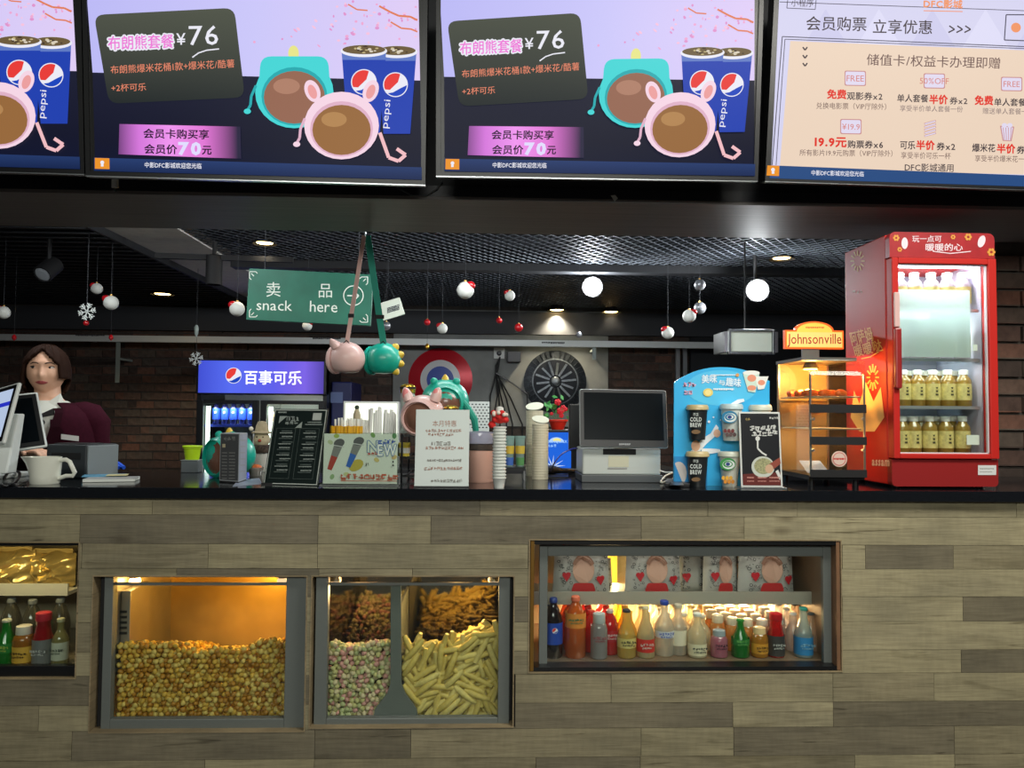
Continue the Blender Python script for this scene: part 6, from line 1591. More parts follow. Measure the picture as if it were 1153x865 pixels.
pn.poly([(864, 524), (878, 515), (879, 522), (868, 531)], M('sausage', (140, 70, 56), .4)); pn.ell(866, 528, 4.6, 5, M('sausage_end', (196, 160, 130), .5)); pn.poly([(873, 531), (876, 529), (879, 536), (878, 541)], wh)
for k, x in enumerate((841, 853, 866)): pn.dashes(x, x + 8 + k * 2, 538, 1.8, M('advert_rose', (190, 130, 120), .5), seed=k); pn.dashes(x, x + 8 + k * 2, 542, 1.2, MATS['advert_rose'], seed=k + 9)
pn.finish(t)
MB().box(q.x - .08, q.x + .08, q.y - .02, q.y + .05, CT, CT + .004).build('foot', m_alu, t)

# ================================================================== RED DRINKS CABINET
RY = 2.66
rx0, rx1 = P(1003, 410, RY).x, P(1122, 410, RY).x; rzt = P(1060, 262, RY).z; rd = .34
mrd, mrd2 = M('cabinet_red', (182, 36, 30), .5, spec=.25), M('cabinet_red_dark', (140, 34, 34), .35, coat=.2)
t = thing('drinks_warmer', 'tall red glass door drinks cabinet standing on the worktop', 'cabinet', ((rx0 + rx1) / 2, RY + rd / 2, CT))
CB = t
zb, zh, zd0 = CT + .012, P(1060, 291, RY).z, P(1060, 514, RY).z
MB().box(rx0, rx0 + .02, RY + .03, RY + rd, zb, rzt - .004).build('side_panel', mrd, t, bevel=.004)
MB().box(rx1 - .02, rx1, RY + .03, RY + rd, zb, rzt - .004).build('side_panel', mrd, t, bevel=.004)
MB().box(rx0 + .02, rx1 - .02, RY + rd - .02, RY + rd, zb, rzt - .004).build('back_panel', M('warmer_inner', (176, 172, 190), .5), t)
MB().box(rx0 + .02, rx1 - .02, RY + .03, RY + rd - .02, rzt - .10, rzt - .004).build('top_panel', mrd, t)
MB().box(rx0 + .02, rx1 - .02, RY + .03, RY + rd - .02, zb, zd0).build('base_panel', mrd2, t)
for x in (rx0 + .04, rx1 - .04):
    for y in (RY + .05, RY + rd - .04): MB().cyl((x, y, CT), (x, y, zb), .014).build('foot', m_black, t)
def rrbox(x0, x1, z0, z1, y0, y1, r, corners, n=6):
    pts = []
    for cx_, cz_, a0, on in ((x0, z0, 180, corners[0]), (x1, z0, 270, corners[1]), (x1, z1, 0, corners[2]), (x0, z1, 90, corners[3])):
        if not on: pts.append(Vector((cx_, y0, cz_))); continue
        ox, oz = (cx_ + r if a0 in (180, 90) else cx_ - r), (cz_ + r if a0 in (180, 270) else cz_ - r)
        for k in range(n + 1): a = math.radians(a0 + 90 * k / n); pts.append(Vector((ox + r * math.cos(a), y0, oz + r * math.sin(a))))
    return MB().prism(pts, (0, y1 - y0, 0))
rrbox(rx0, rx1, zh + .002, rzt, RY, RY + .03, .022, (0, 0, 1, 1)).build('header', M('header_red', (158, 32, 38), .4, noise=.12, nscale=18), t)
rrbox(rx0, rx1, zb - .004, zd0 - .012, RY, RY + .03, .016, (1, 1, 0, 0)).build('kick_panel', mrd2, t)
# door
gx0, gx1, gz0, gz1 = P(1011, 410, RY).x, P(1112, 410, RY).x, P(1060, 511, RY).z, P(1060, 298, RY).z
d = MB(); d.box(rx0 + .002, gx0, RY - .012, RY + .028, zd0 - .008, zh - .001).box(gx1, rx1 - .002, RY - .012, RY + .028, zd0 - .008, zh - .001).box(gx0, gx1, RY - .012, RY + .028, zd0 - .008, gz0).box(gx0, gx1, RY - .012, RY + .028, gz1, zh - .001)
dr = d.build('door', mrd, t, bevel=.003)
MB().box(gx0, gx1, RY, RY + .006, gz0, gz1).build('door_glass', m_glass, dr)
gs_ = MB(); e = .004; gs_.box(gx0, gx0 + e, RY - .002, RY + .008, gz0, gz1).box(gx1 - e, gx1, RY - .002, RY + .008, gz0, gz1).box(gx0, gx1, RY - .002, RY + .008, gz0, gz0 + e).box(gx0, gx1, RY - .002, RY + .008, gz1 - e, gz1); gs_.build('glass_gasket', M('gasket', (206, 200, 204), .5), dr)
hx = P(1008, 400, RY).x
MB().box(hx - .014, hx + .010, RY - .03, RY - .012, P(1008, 438, RY).z, P(1008, 370, RY).z).build('handle', mrd2, dr, bevel=.006)
MB().box(hx - .012, hx + .008, RY - .022, RY - .012, P(1008, 369, RY).z, P(1008, 330, RY).z).build('handle_insert', M('handle_pale', (206, 170, 166), .4), dr, bevel=.003)
# shelves and inner walls
iy0, iy1 = RY + .04, RY + rd - .02
MB().box(rx0 + .02, rx0 + .026, iy0, iy1, zd0, rzt - .1).build('inner_wall', M('warmer_wall', (186, 180, 200), .45), t); MB().box(rx1 - .026, rx1 - .02, iy0, iy1, zd0, rzt - .1).build('inner_wall', MATS['warmer_wall'], t)
xr = P(1107, 380, RY + .05).x; MB().box(xr - .004, xr + .004, RY + .04, RY + .06, zd0 + .01, gz1).build('shelf_rail', M('rail_grey', (120, 116, 130), .4, .6), t)
rq = MB()
for k in range(30): rq.box(xr - .0055, xr - .004, RY + .044, RY + .054, zd0 + .03 + k * .021, zd0 + .036 + k * .021)
rq.build('rail_slots', m_matblack, t, kind='stuff')
MB().box(P(1108, 340, RY + .05).x, P(1113, 340, RY + .05).x, RY + .032, RY + .04, P(1108, 324, RY).z, gz1).build('pink_strip', M('pink_strip', (226, 60, 110), .4), t)
SH = [P(1060, y, RY + .06).z for y in (349, 404.5, 458)] + [zd0]
for z in SH[:3]:
    MB().box(rx0 + .026, rx1 - .026, RY + .05, iy1, z - .005, z).build('shelf', pane('shelf_glass', (226, 236, 236)), t)
    MB().box(rx0 + .026, rx1 - .03, RY + .046, RY + .05, z - .009, z + .002).build('shelf_edge', M('edge_alu', (196, 198, 204), .35, .7), t)
MB().box(rx0 + .03, rx1 - .03, RY + .05, RY + .09, gz1 + .004, gz1 + .016).build('lamp_strip', M('warmer_lamp', (240, 238, 255), emit=9, ecol=(232, 230, 255)), t)
area('warmer_lamp_and_fill', ((rx0 + rx1) / 2, RY + .09, gz1 - .004), ((rx0 + rx1) / 2, RY + .2, CT), .28, .05, 3.0, (.93, .92, 1)); area('warmer_lamp_and_fill', ((rx0 + rx1) / 2, RY + .06, SH[1] - .015), ((rx0 + rx1) / 2, RY + .15, CT), .28, .02, .3, (1, .97, .9)); area('warmer_lamp_and_fill', ((rx0 + rx1) / 2, RY + .30, (SH[0] + SH[1]) / 2 + .05), ((rx0 + rx1) / 2, RY, (SH[0] + SH[1]) / 2 + .03), .26, .2, 2.2, (.92, 1, .98))  # the last, rear one is added to shine through the reflection sheet
MB().box(gx0 + .002, P(1092, 360, RY + .012).x, RY + .010, RY + .012, P(1060, 402, RY).z, P(1060, 326, RY).z).build('door_reflection_sheet', mixed('reflection_white', (232, 246, 244), .25, .4, .02, .75), t)  # added white sheet that stands in for a reflection on the door glass
for x, y in ((1098, 392), (1091, 496)):
    a, b_, c, d_, e_, f_ = box_of(x - 2, x + (3 if x > 1095 else 12), y - (4 if x > 1095 else 6), y + (3 if x > 1095 else 5), RY + .03, .001); MB().box(a, b_, RY + .032, RY + .034, e_, f_).build('price_tag', m_paper, t)
# print on header, sides and kick panel
ph = Panel((rx0, RY - .0004, zh), (1, 0, 0), (0, 0, 1)); wl, ye = M('warm_white', (226, 206, 214), .5), M('warm_yellow', (214, 150, 60), .5)
ph.text(1027, 269, 7.5, '玩一点可', wl, width=33, bold=.01); ph.text(1042, 278.5, 8.5, '暖暖的心', wl, width=42, bold=.015); ph.line([(1050, 283), (1070, 285.5), (1093, 283.2)], 1, wl)
for x, y, r in ((1073, 267, 3), (1090, 267, 4.5), (1116, 284, 5), (1009, 268, 4), (1013, 281, 3)):
    for k in range(6): a = k * 1.047; ph.ell(min(1119, x + r * .6 * math.cos(a)), y + r * .6 * math.sin(a), r * .34, r * .34, ye, n=8, part='blossom'); ph.off -= .00004
ph.ell(1105, 272, 4, 7, wl, rot=20); ph.ell(1018.5, 274, 3.6, 6.5, wl)
a_, b_, c_, d_, e_, f_ = box_of(1100, 1122, 523, 535, RY, .01); ph.rect(1101, 524, 1121.5, 535, M('tag_white', (206, 208, 206), .5), 'label'); ph.dashes(1103, 1119, 528, 1.6, gy, seed=3); ph.dashes(1103, 1117, 531.5, 1.2, gy, seed=4)
for nm in list(ph.mb):
    if nm == 'blossom': mb_, ms_ = ph.mb.pop(nm); mb_.build('blossom_print', ms_, t, orient=False, kind='stuff')
ph.finish(t)
ps = Panel((rx0 - .0006, RY + rd, CT), (0, -1, 0), (0, 0, 1)); yl = M('side_yellow', (228, 176, 96), .5); pl = M('side_pale', (226, 190, 176), .5)
ps.text(958, 382, 16, '阿萨姆', yl, width=24, rot=14, bold=.02); ps.text(962, 396, 13, '暖暖哒', yl, width=30, rot=14, bold=.02); ps.line([(970, 404), (980, 402), (990, 396)], 1.2, yl)
scribble(ps, 960, 972, 329, 4, pl, 4); ps.text(982, 521, 7, 'assam', pl, width=19, rot=-2, bold=.03)
for k in range(12): a = k * .5236; ps.line([(966 + 4 * math.cos(a), 294 + 6 * math.sin(a)), (966 + 8 * math.cos(a), 294 + 12 * math.sin(a))], 1.4, yl, 'burst'); ps.off -= .00004
for k in range(12): a = k * .5236; ps.line([(983 + 3 * math.cos(a), 425 + 6 * math.sin(a)), (983 + 7 * math.cos(a), 425 + 15 * math.sin(a))], 1.8, yl, 'burst'); ps.off -= .00004
ps.poly([(958, 470), (962, 440), (968, 455), (975, 430), (984, 452), (992, 436), (996, 470), (985, 486), (968, 486)], M('side_cream', (236, 196, 130), .5), 'flame')
for nm in list(ps.mb):
    if nm == 'burst': mb_, ms_ = ps.mb.pop(nm); mb_.build('burst_print', ms_, t, orient=False, kind='stuff')
ps.finish(t)
# bottles in the red cabinet
def tea_bottle(x, Y, z, h, r, label, grp, liquid=(214, 176, 84)):
    t = thing('tea_bottle', label, 'bottle', (x, Y, z), grp); c = Vector((x, Y, z))
    MB().lathe(c, [(r * .9, 0), (r, .004), (r, h * .66), (r * .92, h * .74), (r * .55, h * .84), (r * .5, h * .88)], 18).build('bottle_body', mixed('tea_%d' % liquid[0], liquid, .22), t, smooth=True)
    MB().lathe(c, [(r * 1.02, h * .18), (r * 1.02, h * .62)], 18, caps=False).build('label_wrap', M('tea_label', (206, 190, 120), .5, noise=.3, nscale=60), t, smooth=True)
    MB().lathe(c, [(r * .6, h * .87), (r * .62, h * .99), (r * .5, h)], 16).build('cap', m_white, t, smooth=True)
    p_ = Panel((x, Y - r * 1.03, z), (1, 0, 0), (0, 0, 1)); mk = M('tea_ink', (70, 64, 40), .6)
    for k in range(3): p_.add([(-.004 + .002 * k, h * (.3 + .09 * k)), (.006 - .002 * k, h * (.3 + .09 * k)), (.005, h * (.35 + .09 * k)), (-.005, h * (.345 + .09 * k))], mk, 'calligraphy')
    for nm, (mb_, ms_) in p_.mb.items(): mb_.build('calligraphy', ms_, t, orient=False)
    return t
od = ['first', 'second', 'third', 'fourth', 'fifth']
BYY = RY + .095
for row, (z, yt, xs_, nm) in enumerate(((SH[0], 308, (1014, 1031, 1050, 1068, 1086), 'top shelf'), (SH[1] + .0, 0, (), ''), (SH[2], 417, (1017, 1033, 1050, 1067, 1085), 'middle shelf'), (SH[3], 469, (1015, 1028, 1046, 1064, 1083), 'bottom'))):
    for k, x in enumerate(xs_):
        p = P(x, 450, BYY); h = P(x, yt, BYY).z - z
        tea_bottle(p.x, BYY, z + .0005, h, S(8.4, BYY), '%s bottle from left on the %s of red cabinet' % (od[k], nm), 'bottles in the red cabinet', (236, 226, 236) if row == 0 else (214, 176, 84))
        if row > 1: tea_bottle(p.x + .004, BYY + .066, z + .0005, h, S(8.4, BYY), 'rear bottle behind the %s one on the %s of red cabinet' % (od[k], nm), 'bottles in the red cabinet')
for k, x in enumerate((1016, 1033, 1050, 1067, 1085)):
    p = P(x, 450, BYY); h = P(x, 362, BYY).z - SH[1]
    tea_bottle(p.x, BYY, SH[1] + .0005, h, S(8.0, BYY), '%s pale bottle from left behind the door reflection sheet' % od[k], 'bottles in the red cabinet', (236, 226, 236))

# ================================================================== SAUSAGE WARMER
HY = 2.72; hx0, hx1 = P(912, 470, HY).x, P(974.5, 470, HY).x; hd = .31
hx1 = min(hx1, rx0 - .012)
hzt, hzb = P(940, 403, HY).z, P(940, 537, HY).z
t = thing('sausage_warmer', 'glass sausage warmer with wire racks and lit orange sign', 'warmer', ((hx0 + hx1) / 2, HY + hd / 2, CT))
mst = M('warmer_steel', (170, 168, 160), .3, .85)
MB().box(hx0, hx1, HY + .01, HY + hd, hzb - .012, hzb + .004).build('base_tray', m_black, t)
for x in (hx0 + .02, hx1 - .02):
    for y in (HY + .04, HY + hd - .03): MB().cyl((x, y, CT), (x, y, hzb - .012), .011).build('leg', m_black, t)
MB().box(hx0, hx1, HY + hd - .008, HY + hd, hzb, hzt).build('back_panel', M('warmer_back', (160, 132, 90), .45), t)
MB().box(hx0 - .004, hx1, HY + .06, HY + hd, hzt - .006, hzt + .006).build('roof', mst, t)
MB().box(hx0, hx0 + .004, HY, HY + hd - .01, hzb, hzt - .006).build('side_glass', m_glass, t); MB().box(hx1 - .004, hx1, HY, HY + hd - .01, hzb, hzt - .006).build('side_glass', m_glass, t)
# curved front glass
cv = [(HY, hzb)] + [(HY, hzb + (hzt - hzb) * .72)] + [(HY + .07 * (1 - math.cos(a)), hzb + (hzt - hzb) * .72 + (hzt - hzb) * .28 * math.sin(a)) for a in [k * math.pi / 16 for k in range(1, 9)]]
fg = MB(); fg.loft([[Vector((hx0 + .004, y, z)), Vector((hx1 - .004, y, z)), Vector((hx1 - .004, y + .004, z)), Vector((hx0 + .004, y + .004, z))] for y, z in cv]); fg.build('front_glass', m_glass, t, smooth=True)
for y0_, y1_ in ((455.5, 465), (492, 501), (529, 537.5)):
    MB().box(hx0, hx1, HY - .008, HY - .001, P(940, y1_, HY).z, P(940, y0_, HY).z).build('front_bar', m_matblack, t)
for x in (hx0, hx1 - .006): 
    for y in (HY, HY + hd - .016): MB().box(x, x + .006, y, y + .006, hzb, hzt - (.06 if y == HY else 0)).build('corner_post', mst, t)
for x, y in ((915, 472), (971, 472), (915, 507), (971, 507)):
    q = P(x, y, HY); MB().cyl((q.x, HY - .012, q.z), (q.x, HY, q.z), .005, n=10).build('glass_clip', mst, t)
zk = [P(900, 447, HY + .12).z, P(900, 482, HY + .12).z]
for z in zk:
    rk = MB().box(hx0 + .006, hx1 - .006, HY + .02, HY + .026, z - .004, z).box(hx0 + .006, hx1 - .006, HY + hd - .03, HY + hd - .024, z - .004, z); rkb = rk.build('rack_frame', mst, t)
    for k in range(13): x = hx0 + .012 + k * (hx1 - hx0 - .024) / 12; MB().cyl((x, HY + .02, z - .001), (x, HY + hd - .026, z - .001), .0026, n=6).build('rack_wire', M('wire_bright', (214, 200, 170), .35), rkb)
MB().cyl(((hx0 + hx1) / 2 - .03, HY + .16, hzt - .03), ((hx0 + hx1) / 2 - .03, HY + .16, hzt - .006), .03, .02).build('lamp_shade', mst, t, smooth=True)
MB().lathe(((hx0 + hx1) / 2 - .03, HY + .16, hzt - .034), [(.026, 0), (.022, .006)], 20).build('lamp_bulb', M('sausage_bulb', (255, 190, 90), emit=16, ecol=(255, 186, 90)), t)
point('sausage_lamp', ((hx0 + hx1) / 2 - .03, HY + .15, hzt - .055), 6.5, (1, .46, .11), .02)
point('sausage_lamp', ((hx0 + hx1) / 2 - .02, HY + .16, zk[1] - .05), 1.0, (1, .5, .16), .02)
q = P(945, 517, HY - .002); MB().cyl((q.x, HY - .003, q.z), (q.x, HY - .001, q.z), S(9, HY), n=28).build('round_sticker', M('sticker_pale', (214, 190, 176), .5), t)
p_ = Panel((q.x, HY - .0032, q.z), (1, 0, 0), (0, 0, 1)); p_.ell(945, 517, 7.6, 7.6, M('sticker_rose', (196, 110, 100), .5)); p_.ell(945, 517, 6.6, 6.6, MATS['sticker_pale']); p_.dashes(938.5, 951.5, 517, 2.4, M('sticker_red', (190, 50, 40), .5), seed=3); p_.finish(t)
mb = MB().prism([(hx0 + .01, HY + .05, hzb + .01), (hx0 + .09, HY + .04, hzb + .01), (hx0 + .08, HY + .10, hzb + .05), (hx0 + .005, HY + .11, hzb + .05)], (0, .002, .001)); mb.build('leaflet_card', M('leaflet_pale', (150, 170, 200), .5), t)
# sign on top
SYY = HY + .19; zs0, zs1 = P(918, 393, SYY).z, P(918, 372, SYY).z
sx0, sx1 = P(884, 382, SYY).x, P(950, 382, SYY).x; za = P(918, 362, SYY).z; cxx = (sx0 + sx1) / 2
def sign_outline(e):
    pts = [(sx0 + e, zs0 + e), (sx1 - e, zs0 + e), (sx1 - e, zs1 - e)]; R0 = (sx1 - sx0) * .33
    for k in range(15): a = math.pi * k / 14; pts.append((cxx + (R0 - e) * math.cos(a), zs1 - e + (za - zs1) * math.sin(a)))
    return pts + [(sx0 + e, zs1 - e)]
MB().prism([Vector((x, SYY, z)) for x, z in sign_outline(0)], (0, .02, 0)).build('sign_board', M('sign_orange', (226, 96, 30), .4, emit=.7, ecol=(220, 84, 24)), t)
ps = Panel((sx0, SYY - .0006, zs0), (1, 0, 0), (0, 0, 1))
ps.add([(x - sx0, z - zs0) for x, z in sign_outline(.006)], M('sign_amber', (246, 176, 70), .4, emit=.85, ecol=(246, 170, 66)), 'sign_face')
R0 = (sx1 - sx0) * .33
ps.add([(x - sx0, z - zs0) for x, z in [(sx0 + .008, zs0 + .008), (sx1 - .008, zs0 + .008), (sx1 - .008, zs1 - .008), (sx0 + .008, zs1 - .008)]], M('sign_peach', (246, 186, 110), .4, emit=.8, ecol=(244, 176, 96)), 'sign_band')
ps.text(886.5, 383.5, 15, 'Johnsonville', M('sign_red', (150, 40, 22), .5), width=61, bold=.006); ps.dashes(907, 928, 369, 2, M('sign_rust', (206, 120, 50), .5), seed=3); ps.finish(t)
MB().box(cxx - .045, cxx + .02, SYY + .004, SYY + .016, hzt + .004, zs0).build('sign_post', mst, t)
# sausages on the upper rack
msg = M('sausage_skin', (206, 92, 36), .35, noise=.15, nscale=60, coat=.3); src = None
for k in range(9):
    c = Vector((hx0 + .03 + (k % 3) * .058, HY + .07 + (k // 3) * .07, zk[0] + .013)); a = .5 + .1 * (k % 2)
    if k == 0:
        d_ = Vector((math.cos(a), math.sin(a), 0)) * .032; b0 = Vector((0, 0, 0))
        src = MB().tube([b0 - d_ * 1.15, b0 - d_ * 1.0, b0 - d_ * .4 + Vector((0, 0, .002)), b0 + d_ * .4 + Vector((0, 0, .002)), b0 + d_, b0 + d_ * 1.15], [.004, .011, .0135, .0135, .011, .004], 12).build('sausage', msg, smooth=True); o = src
    else: o = src.copy(); COL.objects.link(o)
    o.location = c - Vector((0, 0, .0115)); o.rotation_euler = (0, 0, .12 * (k % 3))
    tag(o, 'grilled sausage on the upper rack, %s in the %s row' % (['left one', 'middle one', 'right one'][k % 3], ['front', 'middle', 'rear'][k // 3]), 'sausage', 'sausages on the warmer rack')
# second sausages on lower rack

# ================================================================== BOTTLES
def bottle(x, Y, z, h, r, style, col, clear, cap, label_c, text, grp, band=(.2, .5), name='drink_bottle', emb=False, ink=None):
    t = thing(name, text, 'bottle', (x, Y, z), grp); c = Vector((x, Y, z))
    pf = {'pet': [(r * .86, 0), (r, h * .03), (r, h * .56), (r * .95, h * .64), (r * .62, h * .82), (r * .36, h * .89), (r * .36, h * .93)],
          'glass': [(r * .9, 0), (r, h * .02), (r, h * .40), (r * .86, h * .52), (r * .45, h * .74), (r * .36, h * .92), (r * .38, h * .95)],
          'slim': [(r * .9, 0), (r, h * .02), (r, h * .55), (r * .7, h * .66), (r * .40, h * .76), (r * .38, h * .93)],
          'can': [(r * .86, 0), (r, h * .03), (r, h * .64), (r * .84, h * .74), (r * .72, h * .78)],
          'sauce': [(r * .9, 0), (r, h * .03), (r * .98, h * .48), (r * .78, h * .62), (r * .66, h * .78), (r * .7, h * .86)]}[style]
    MB().lathe(c, pf, 18).build('bottle_body', mixed('liq_%d_%d_%d_%d' % (*col, int(clear * 100)), col, clear), t, smooth=True)
    if label_c:
        b0, b1 = band
        MB().lathe(c, [(r * 1.015, h * b0), (r * 1.015, h * b1)], 18, caps=False).build('label_wrap', M('lab_%d_%d_%d' % label_c, label_c, .45), t, smooth=True)
    cr = {'pet': .42, 'glass': .42, 'slim': .46, 'can': .72, 'sauce': .74}[style]; cb = {'pet': .92, 'glass': .94, 'slim': .92, 'can': .78, 'sauce': .84}[style]
    MB().lathe(c, [(r * cr, h * cb), (r * cr * 1.04, h * (cb + .01)), (r * cr, h * .985), (r * cr * .8, h)], 16).build('cap', M('cap_%d_%d_%d' % cap, cap, .4), t, smooth=True)
    if ink or emb:
        p_ = Panel((x, Y - r * 1.03, z), (1, 0, 0), (0, 0, 1)); p_.off = .0002
        zb = h * (band[0] + band[1]) / 2; n0 = int(x * 1000) % 50
        if emb:
            loc0 = p_.loc; s_ = .0031; p_.loc = lambda px, py: (px * s_ , zb + .012 - py * s_); emblem(p_, 1, 0, 3.2, False)
            p_.loc = loc0
        else:
            s_ = .001; p_.loc = lambda px, py: (px * s_, zb - py * s_)
            scribble(p_, -r * 750, r * 750, -5, 9, M('ink_%d_%d_%d' % ink, ink, .5), n0, 0, wd=1.6); scribble(p_, -r * 600, r * 600, 6, 6, MATS['ink_%d_%d_%d' % ink], n0 + 1, 0, wd=1.2)
        for nm, (mb_, ms_) in p_.mb.items(): mb_.build('label_print', ms_, t, orient=False, kind='stuff')
    return t
FZ = oD[2] + .0122; G = 'bottles in the drinks cabinet'; GR_ = 'bottles in the rows behind'
def frontb(x, yt, rp_, Y, *a, **k): p = P(x, 700, Y); return bottle(p.x, Y, FZ, P(x, yt, Y).z - FZ, S(rp_, Y), *a, **k)
Y0 = 2.715
specs = [
 (623, 673, 10.5, Y0, 'pet', (38, 30, 34), .1, (40, 60, 130), (30, 70, 170), 'dark cola bottle with blue label at the left end of drinks cabinet', (.24, .6), dict(emb=True)),
 (648, 671, 11.5, Y0, 'pet', (236, 120, 40), .15, (236, 120, 90), (226, 140, 60), 'large orange soda bottle with green and orange label', (.5, .74), dict(ink=(40, 130, 90))),
 (674.5, 690, 9.5, Y0 - .012, 'can', (176, 172, 172), .1, (190, 196, 196), None, 'silver grey bottle with wide pale cap and pink print', (.3, .6), dict(ink=(170, 80, 90))),
 (687, 686, 9.5, Y0 + .035, 'pet', (214, 44, 44), .12, (214, 190, 180), (170, 30, 40), 'red soda bottle half hidden behind the silver grey bottle', (.3, .55), dict(ink=(226, 200, 200))),
 (705.5, 686, 10.5, Y0, 'glass', (232, 206, 110), .35, (50, 52, 60), (216, 196, 120), 'yellow glass bottle with black cap and dark lettering', (.22, .42), dict(ink=(50, 50, 60))),
 (727, 683, 10, Y0, 'glass', (232, 222, 180), .4, (214, 200, 160), (206, 50, 44), 'pale glass bottle with square red label', (.12, .38), dict(ink=(236, 220, 210))),
 (748, 676, 10.5, Y0 + .02, 'slim', (236, 232, 220), .5, (40, 70, 170), (214, 216, 226), 'clear water bottle with blue cap and small blue lettering', (.34, .46), dict(ink=(60, 90, 190))),
 (763.5, 680, 10, Y0 + .03, 'slim', (236, 228, 214), .5, (214, 200, 176), (226, 214, 190), 'clear water bottle with cream cap next to blue capped one', (.2, .5), {}),
 (785, 690, 10.5, Y0, 'slim', (238, 228, 196), .3, (226, 224, 214), (226, 216, 182), 'milky white bottle with dark lettering on its label', (.06, .32), dict(ink=(70, 74, 76))),
 (809.5, 709, 9.5, Y0, 'can', (206, 130, 150), .1, (150, 160, 166), None, 'mauve pink bottle with grey cap', (.3, .55), dict(ink=(40, 34, 50))),
 (833.5, 697, 10, Y0, 'glass', (40, 150, 60), .3, (40, 130, 50), (36, 120, 56), 'green glass bottle among the front row of drinks cabinet', (.34, .5), dict(ink=(120, 190, 100))),
 (855, 706, 9.5, Y0, 'can', (226, 160, 60), .3, (232, 200, 150), (214, 150, 50), 'amber drink bottle with cream cap beside green bottle', (.14, .48), dict(ink=(70, 50, 30))),
 (873.5, 690, 9.5, Y0, 'sauce', (206, 34, 34), .08, (196, 24, 30), (60, 58, 58), 'red topped sauce bottle with black and white label, right cabinet', (.04, .5), dict(ink=(214, 214, 210))),
 (904.5, 684, 10.5, Y0, 'glass', (206, 224, 226), .5, (40, 150, 140), (50, 130, 190), 'clear bottle with teal cap and blue label at the right end', (.06, .42), dict(ink=(150, 200, 230))),
]
for (x, yt, rp_, Y, st, col, cl, cap, lab, tx_, band, kw) in specs: frontb(x, yt, rp_, Y, st, col, cl, cap, lab, tx_, G, band, **kw)
back = [  # column x, top, radius, first depth, count, step, style, colours, label stem
 (622, 676, 10, 2.79, 2, .075, 'pet', (38, 30, 34), .1, (40, 60, 130), (30, 70, 170), 'dark cola bottle'),
 (646, 676, 11, 2.79, 3, .08, 'pet', (236, 120, 40), .2, (236, 110, 80), None, 'orange soda bottle'),
 (666, 687, 9.5, 2.78, 3, .075, 'pet', (220, 50, 44), .2, (226, 60, 50), None, 'bright red soda bottle'),
 (686, 687, 9.5, 2.82, 3, .075, 'pet', (220, 50, 44), .2, (226, 60, 50), (226, 70, 60), 'deep red soda bottle'),
 (708, 688, 10, 2.79, 4, .075, 'glass', (240, 196, 60), .35, (240, 190, 60), None, 'yellow glass bottle'),
 (728, 689, 9.5, 2.79, 3, .075, 'glass', (238, 226, 190), .45, (236, 220, 180), None, 'pale glass bottle'),
 (750, 690, 10, 2.80, 4, .07, 'slim', (238, 230, 214), .5, (226, 220, 206), None, 'clear water bottle'),
 (769, 690, 10, 2.80, 4, .07, 'slim', (240, 226, 200), .45, (236, 226, 206), (236, 196, 160), 'clear peach water bottle'),
 (790, 692, 10, 2.79, 4, .07, 'slim', (240, 226, 190), .3, (240, 230, 206), None, 'milky bottle'),
 (808, 692, 8.5, 2.79, 4, .065, 'can', (240, 170, 90), .3, (244, 222, 190), None, 'peach juice bottle'),
 (824, 695, 8.5, 2.79, 4, .065, 'can', (240, 176, 96), .3, (244, 226, 196), None, 'light orange juice bottle'),
 (841, 697, 8.5, 2.79, 4, .065, 'can', (236, 170, 90), .3, (244, 226, 196), None, 'orange juice bottle'),
 (858, 697, 8.5, 2.79, 4, .065, 'can', (232, 190, 150), .35, (240, 226, 206), None, 'pinkish juice bottle'),
 (876, 694, 8.5, 2.79, 4, .065, 'can', (214, 180, 170), .4, (236, 222, 210), None, 'lilac juice bottle'),
 (893, 690, 9.5, 2.785, 4, .07, 'glass', (222, 214, 214), .55, (206, 206, 206), None, 'clear glass bottle'),
 (913, 690, 9.5, 2.785, 4, .07, 'glass', (226, 206, 190), .55, (80, 90, 96), None, 'clear glass bottle with dark cap'),
 (924, 694, 8.5, 2.78, 3, .075, 'glass', (226, 200, 180), .55, (214, 200, 196), None, 'clear glass bottle against the right cabinet wall'),
]
for (x, yt, rp_, Y, n, st_, sty, col, cl, cap, lab, nm) in back:
    p = P(x, 700, Y); h = min(P(x, yt, Y).z, zs - .006) - FZ; r = S(rp_, Y); src = None
    for k in range(n):
        tx_ = nm + ' behind the front row, ' + ['nearest', 'second', 'third', 'fourth'][k] + ' in its column'
        yy = Y + k * st_
        if yy > 3.13: break
        if k == 0: src = bottle(p.x, Y, FZ, h, r, sty, col, cl, cap, lab, tx_, GR_)
        else: copy_tree(src, (random.uniform(-.004, .004), k * st_, 0), tx_)
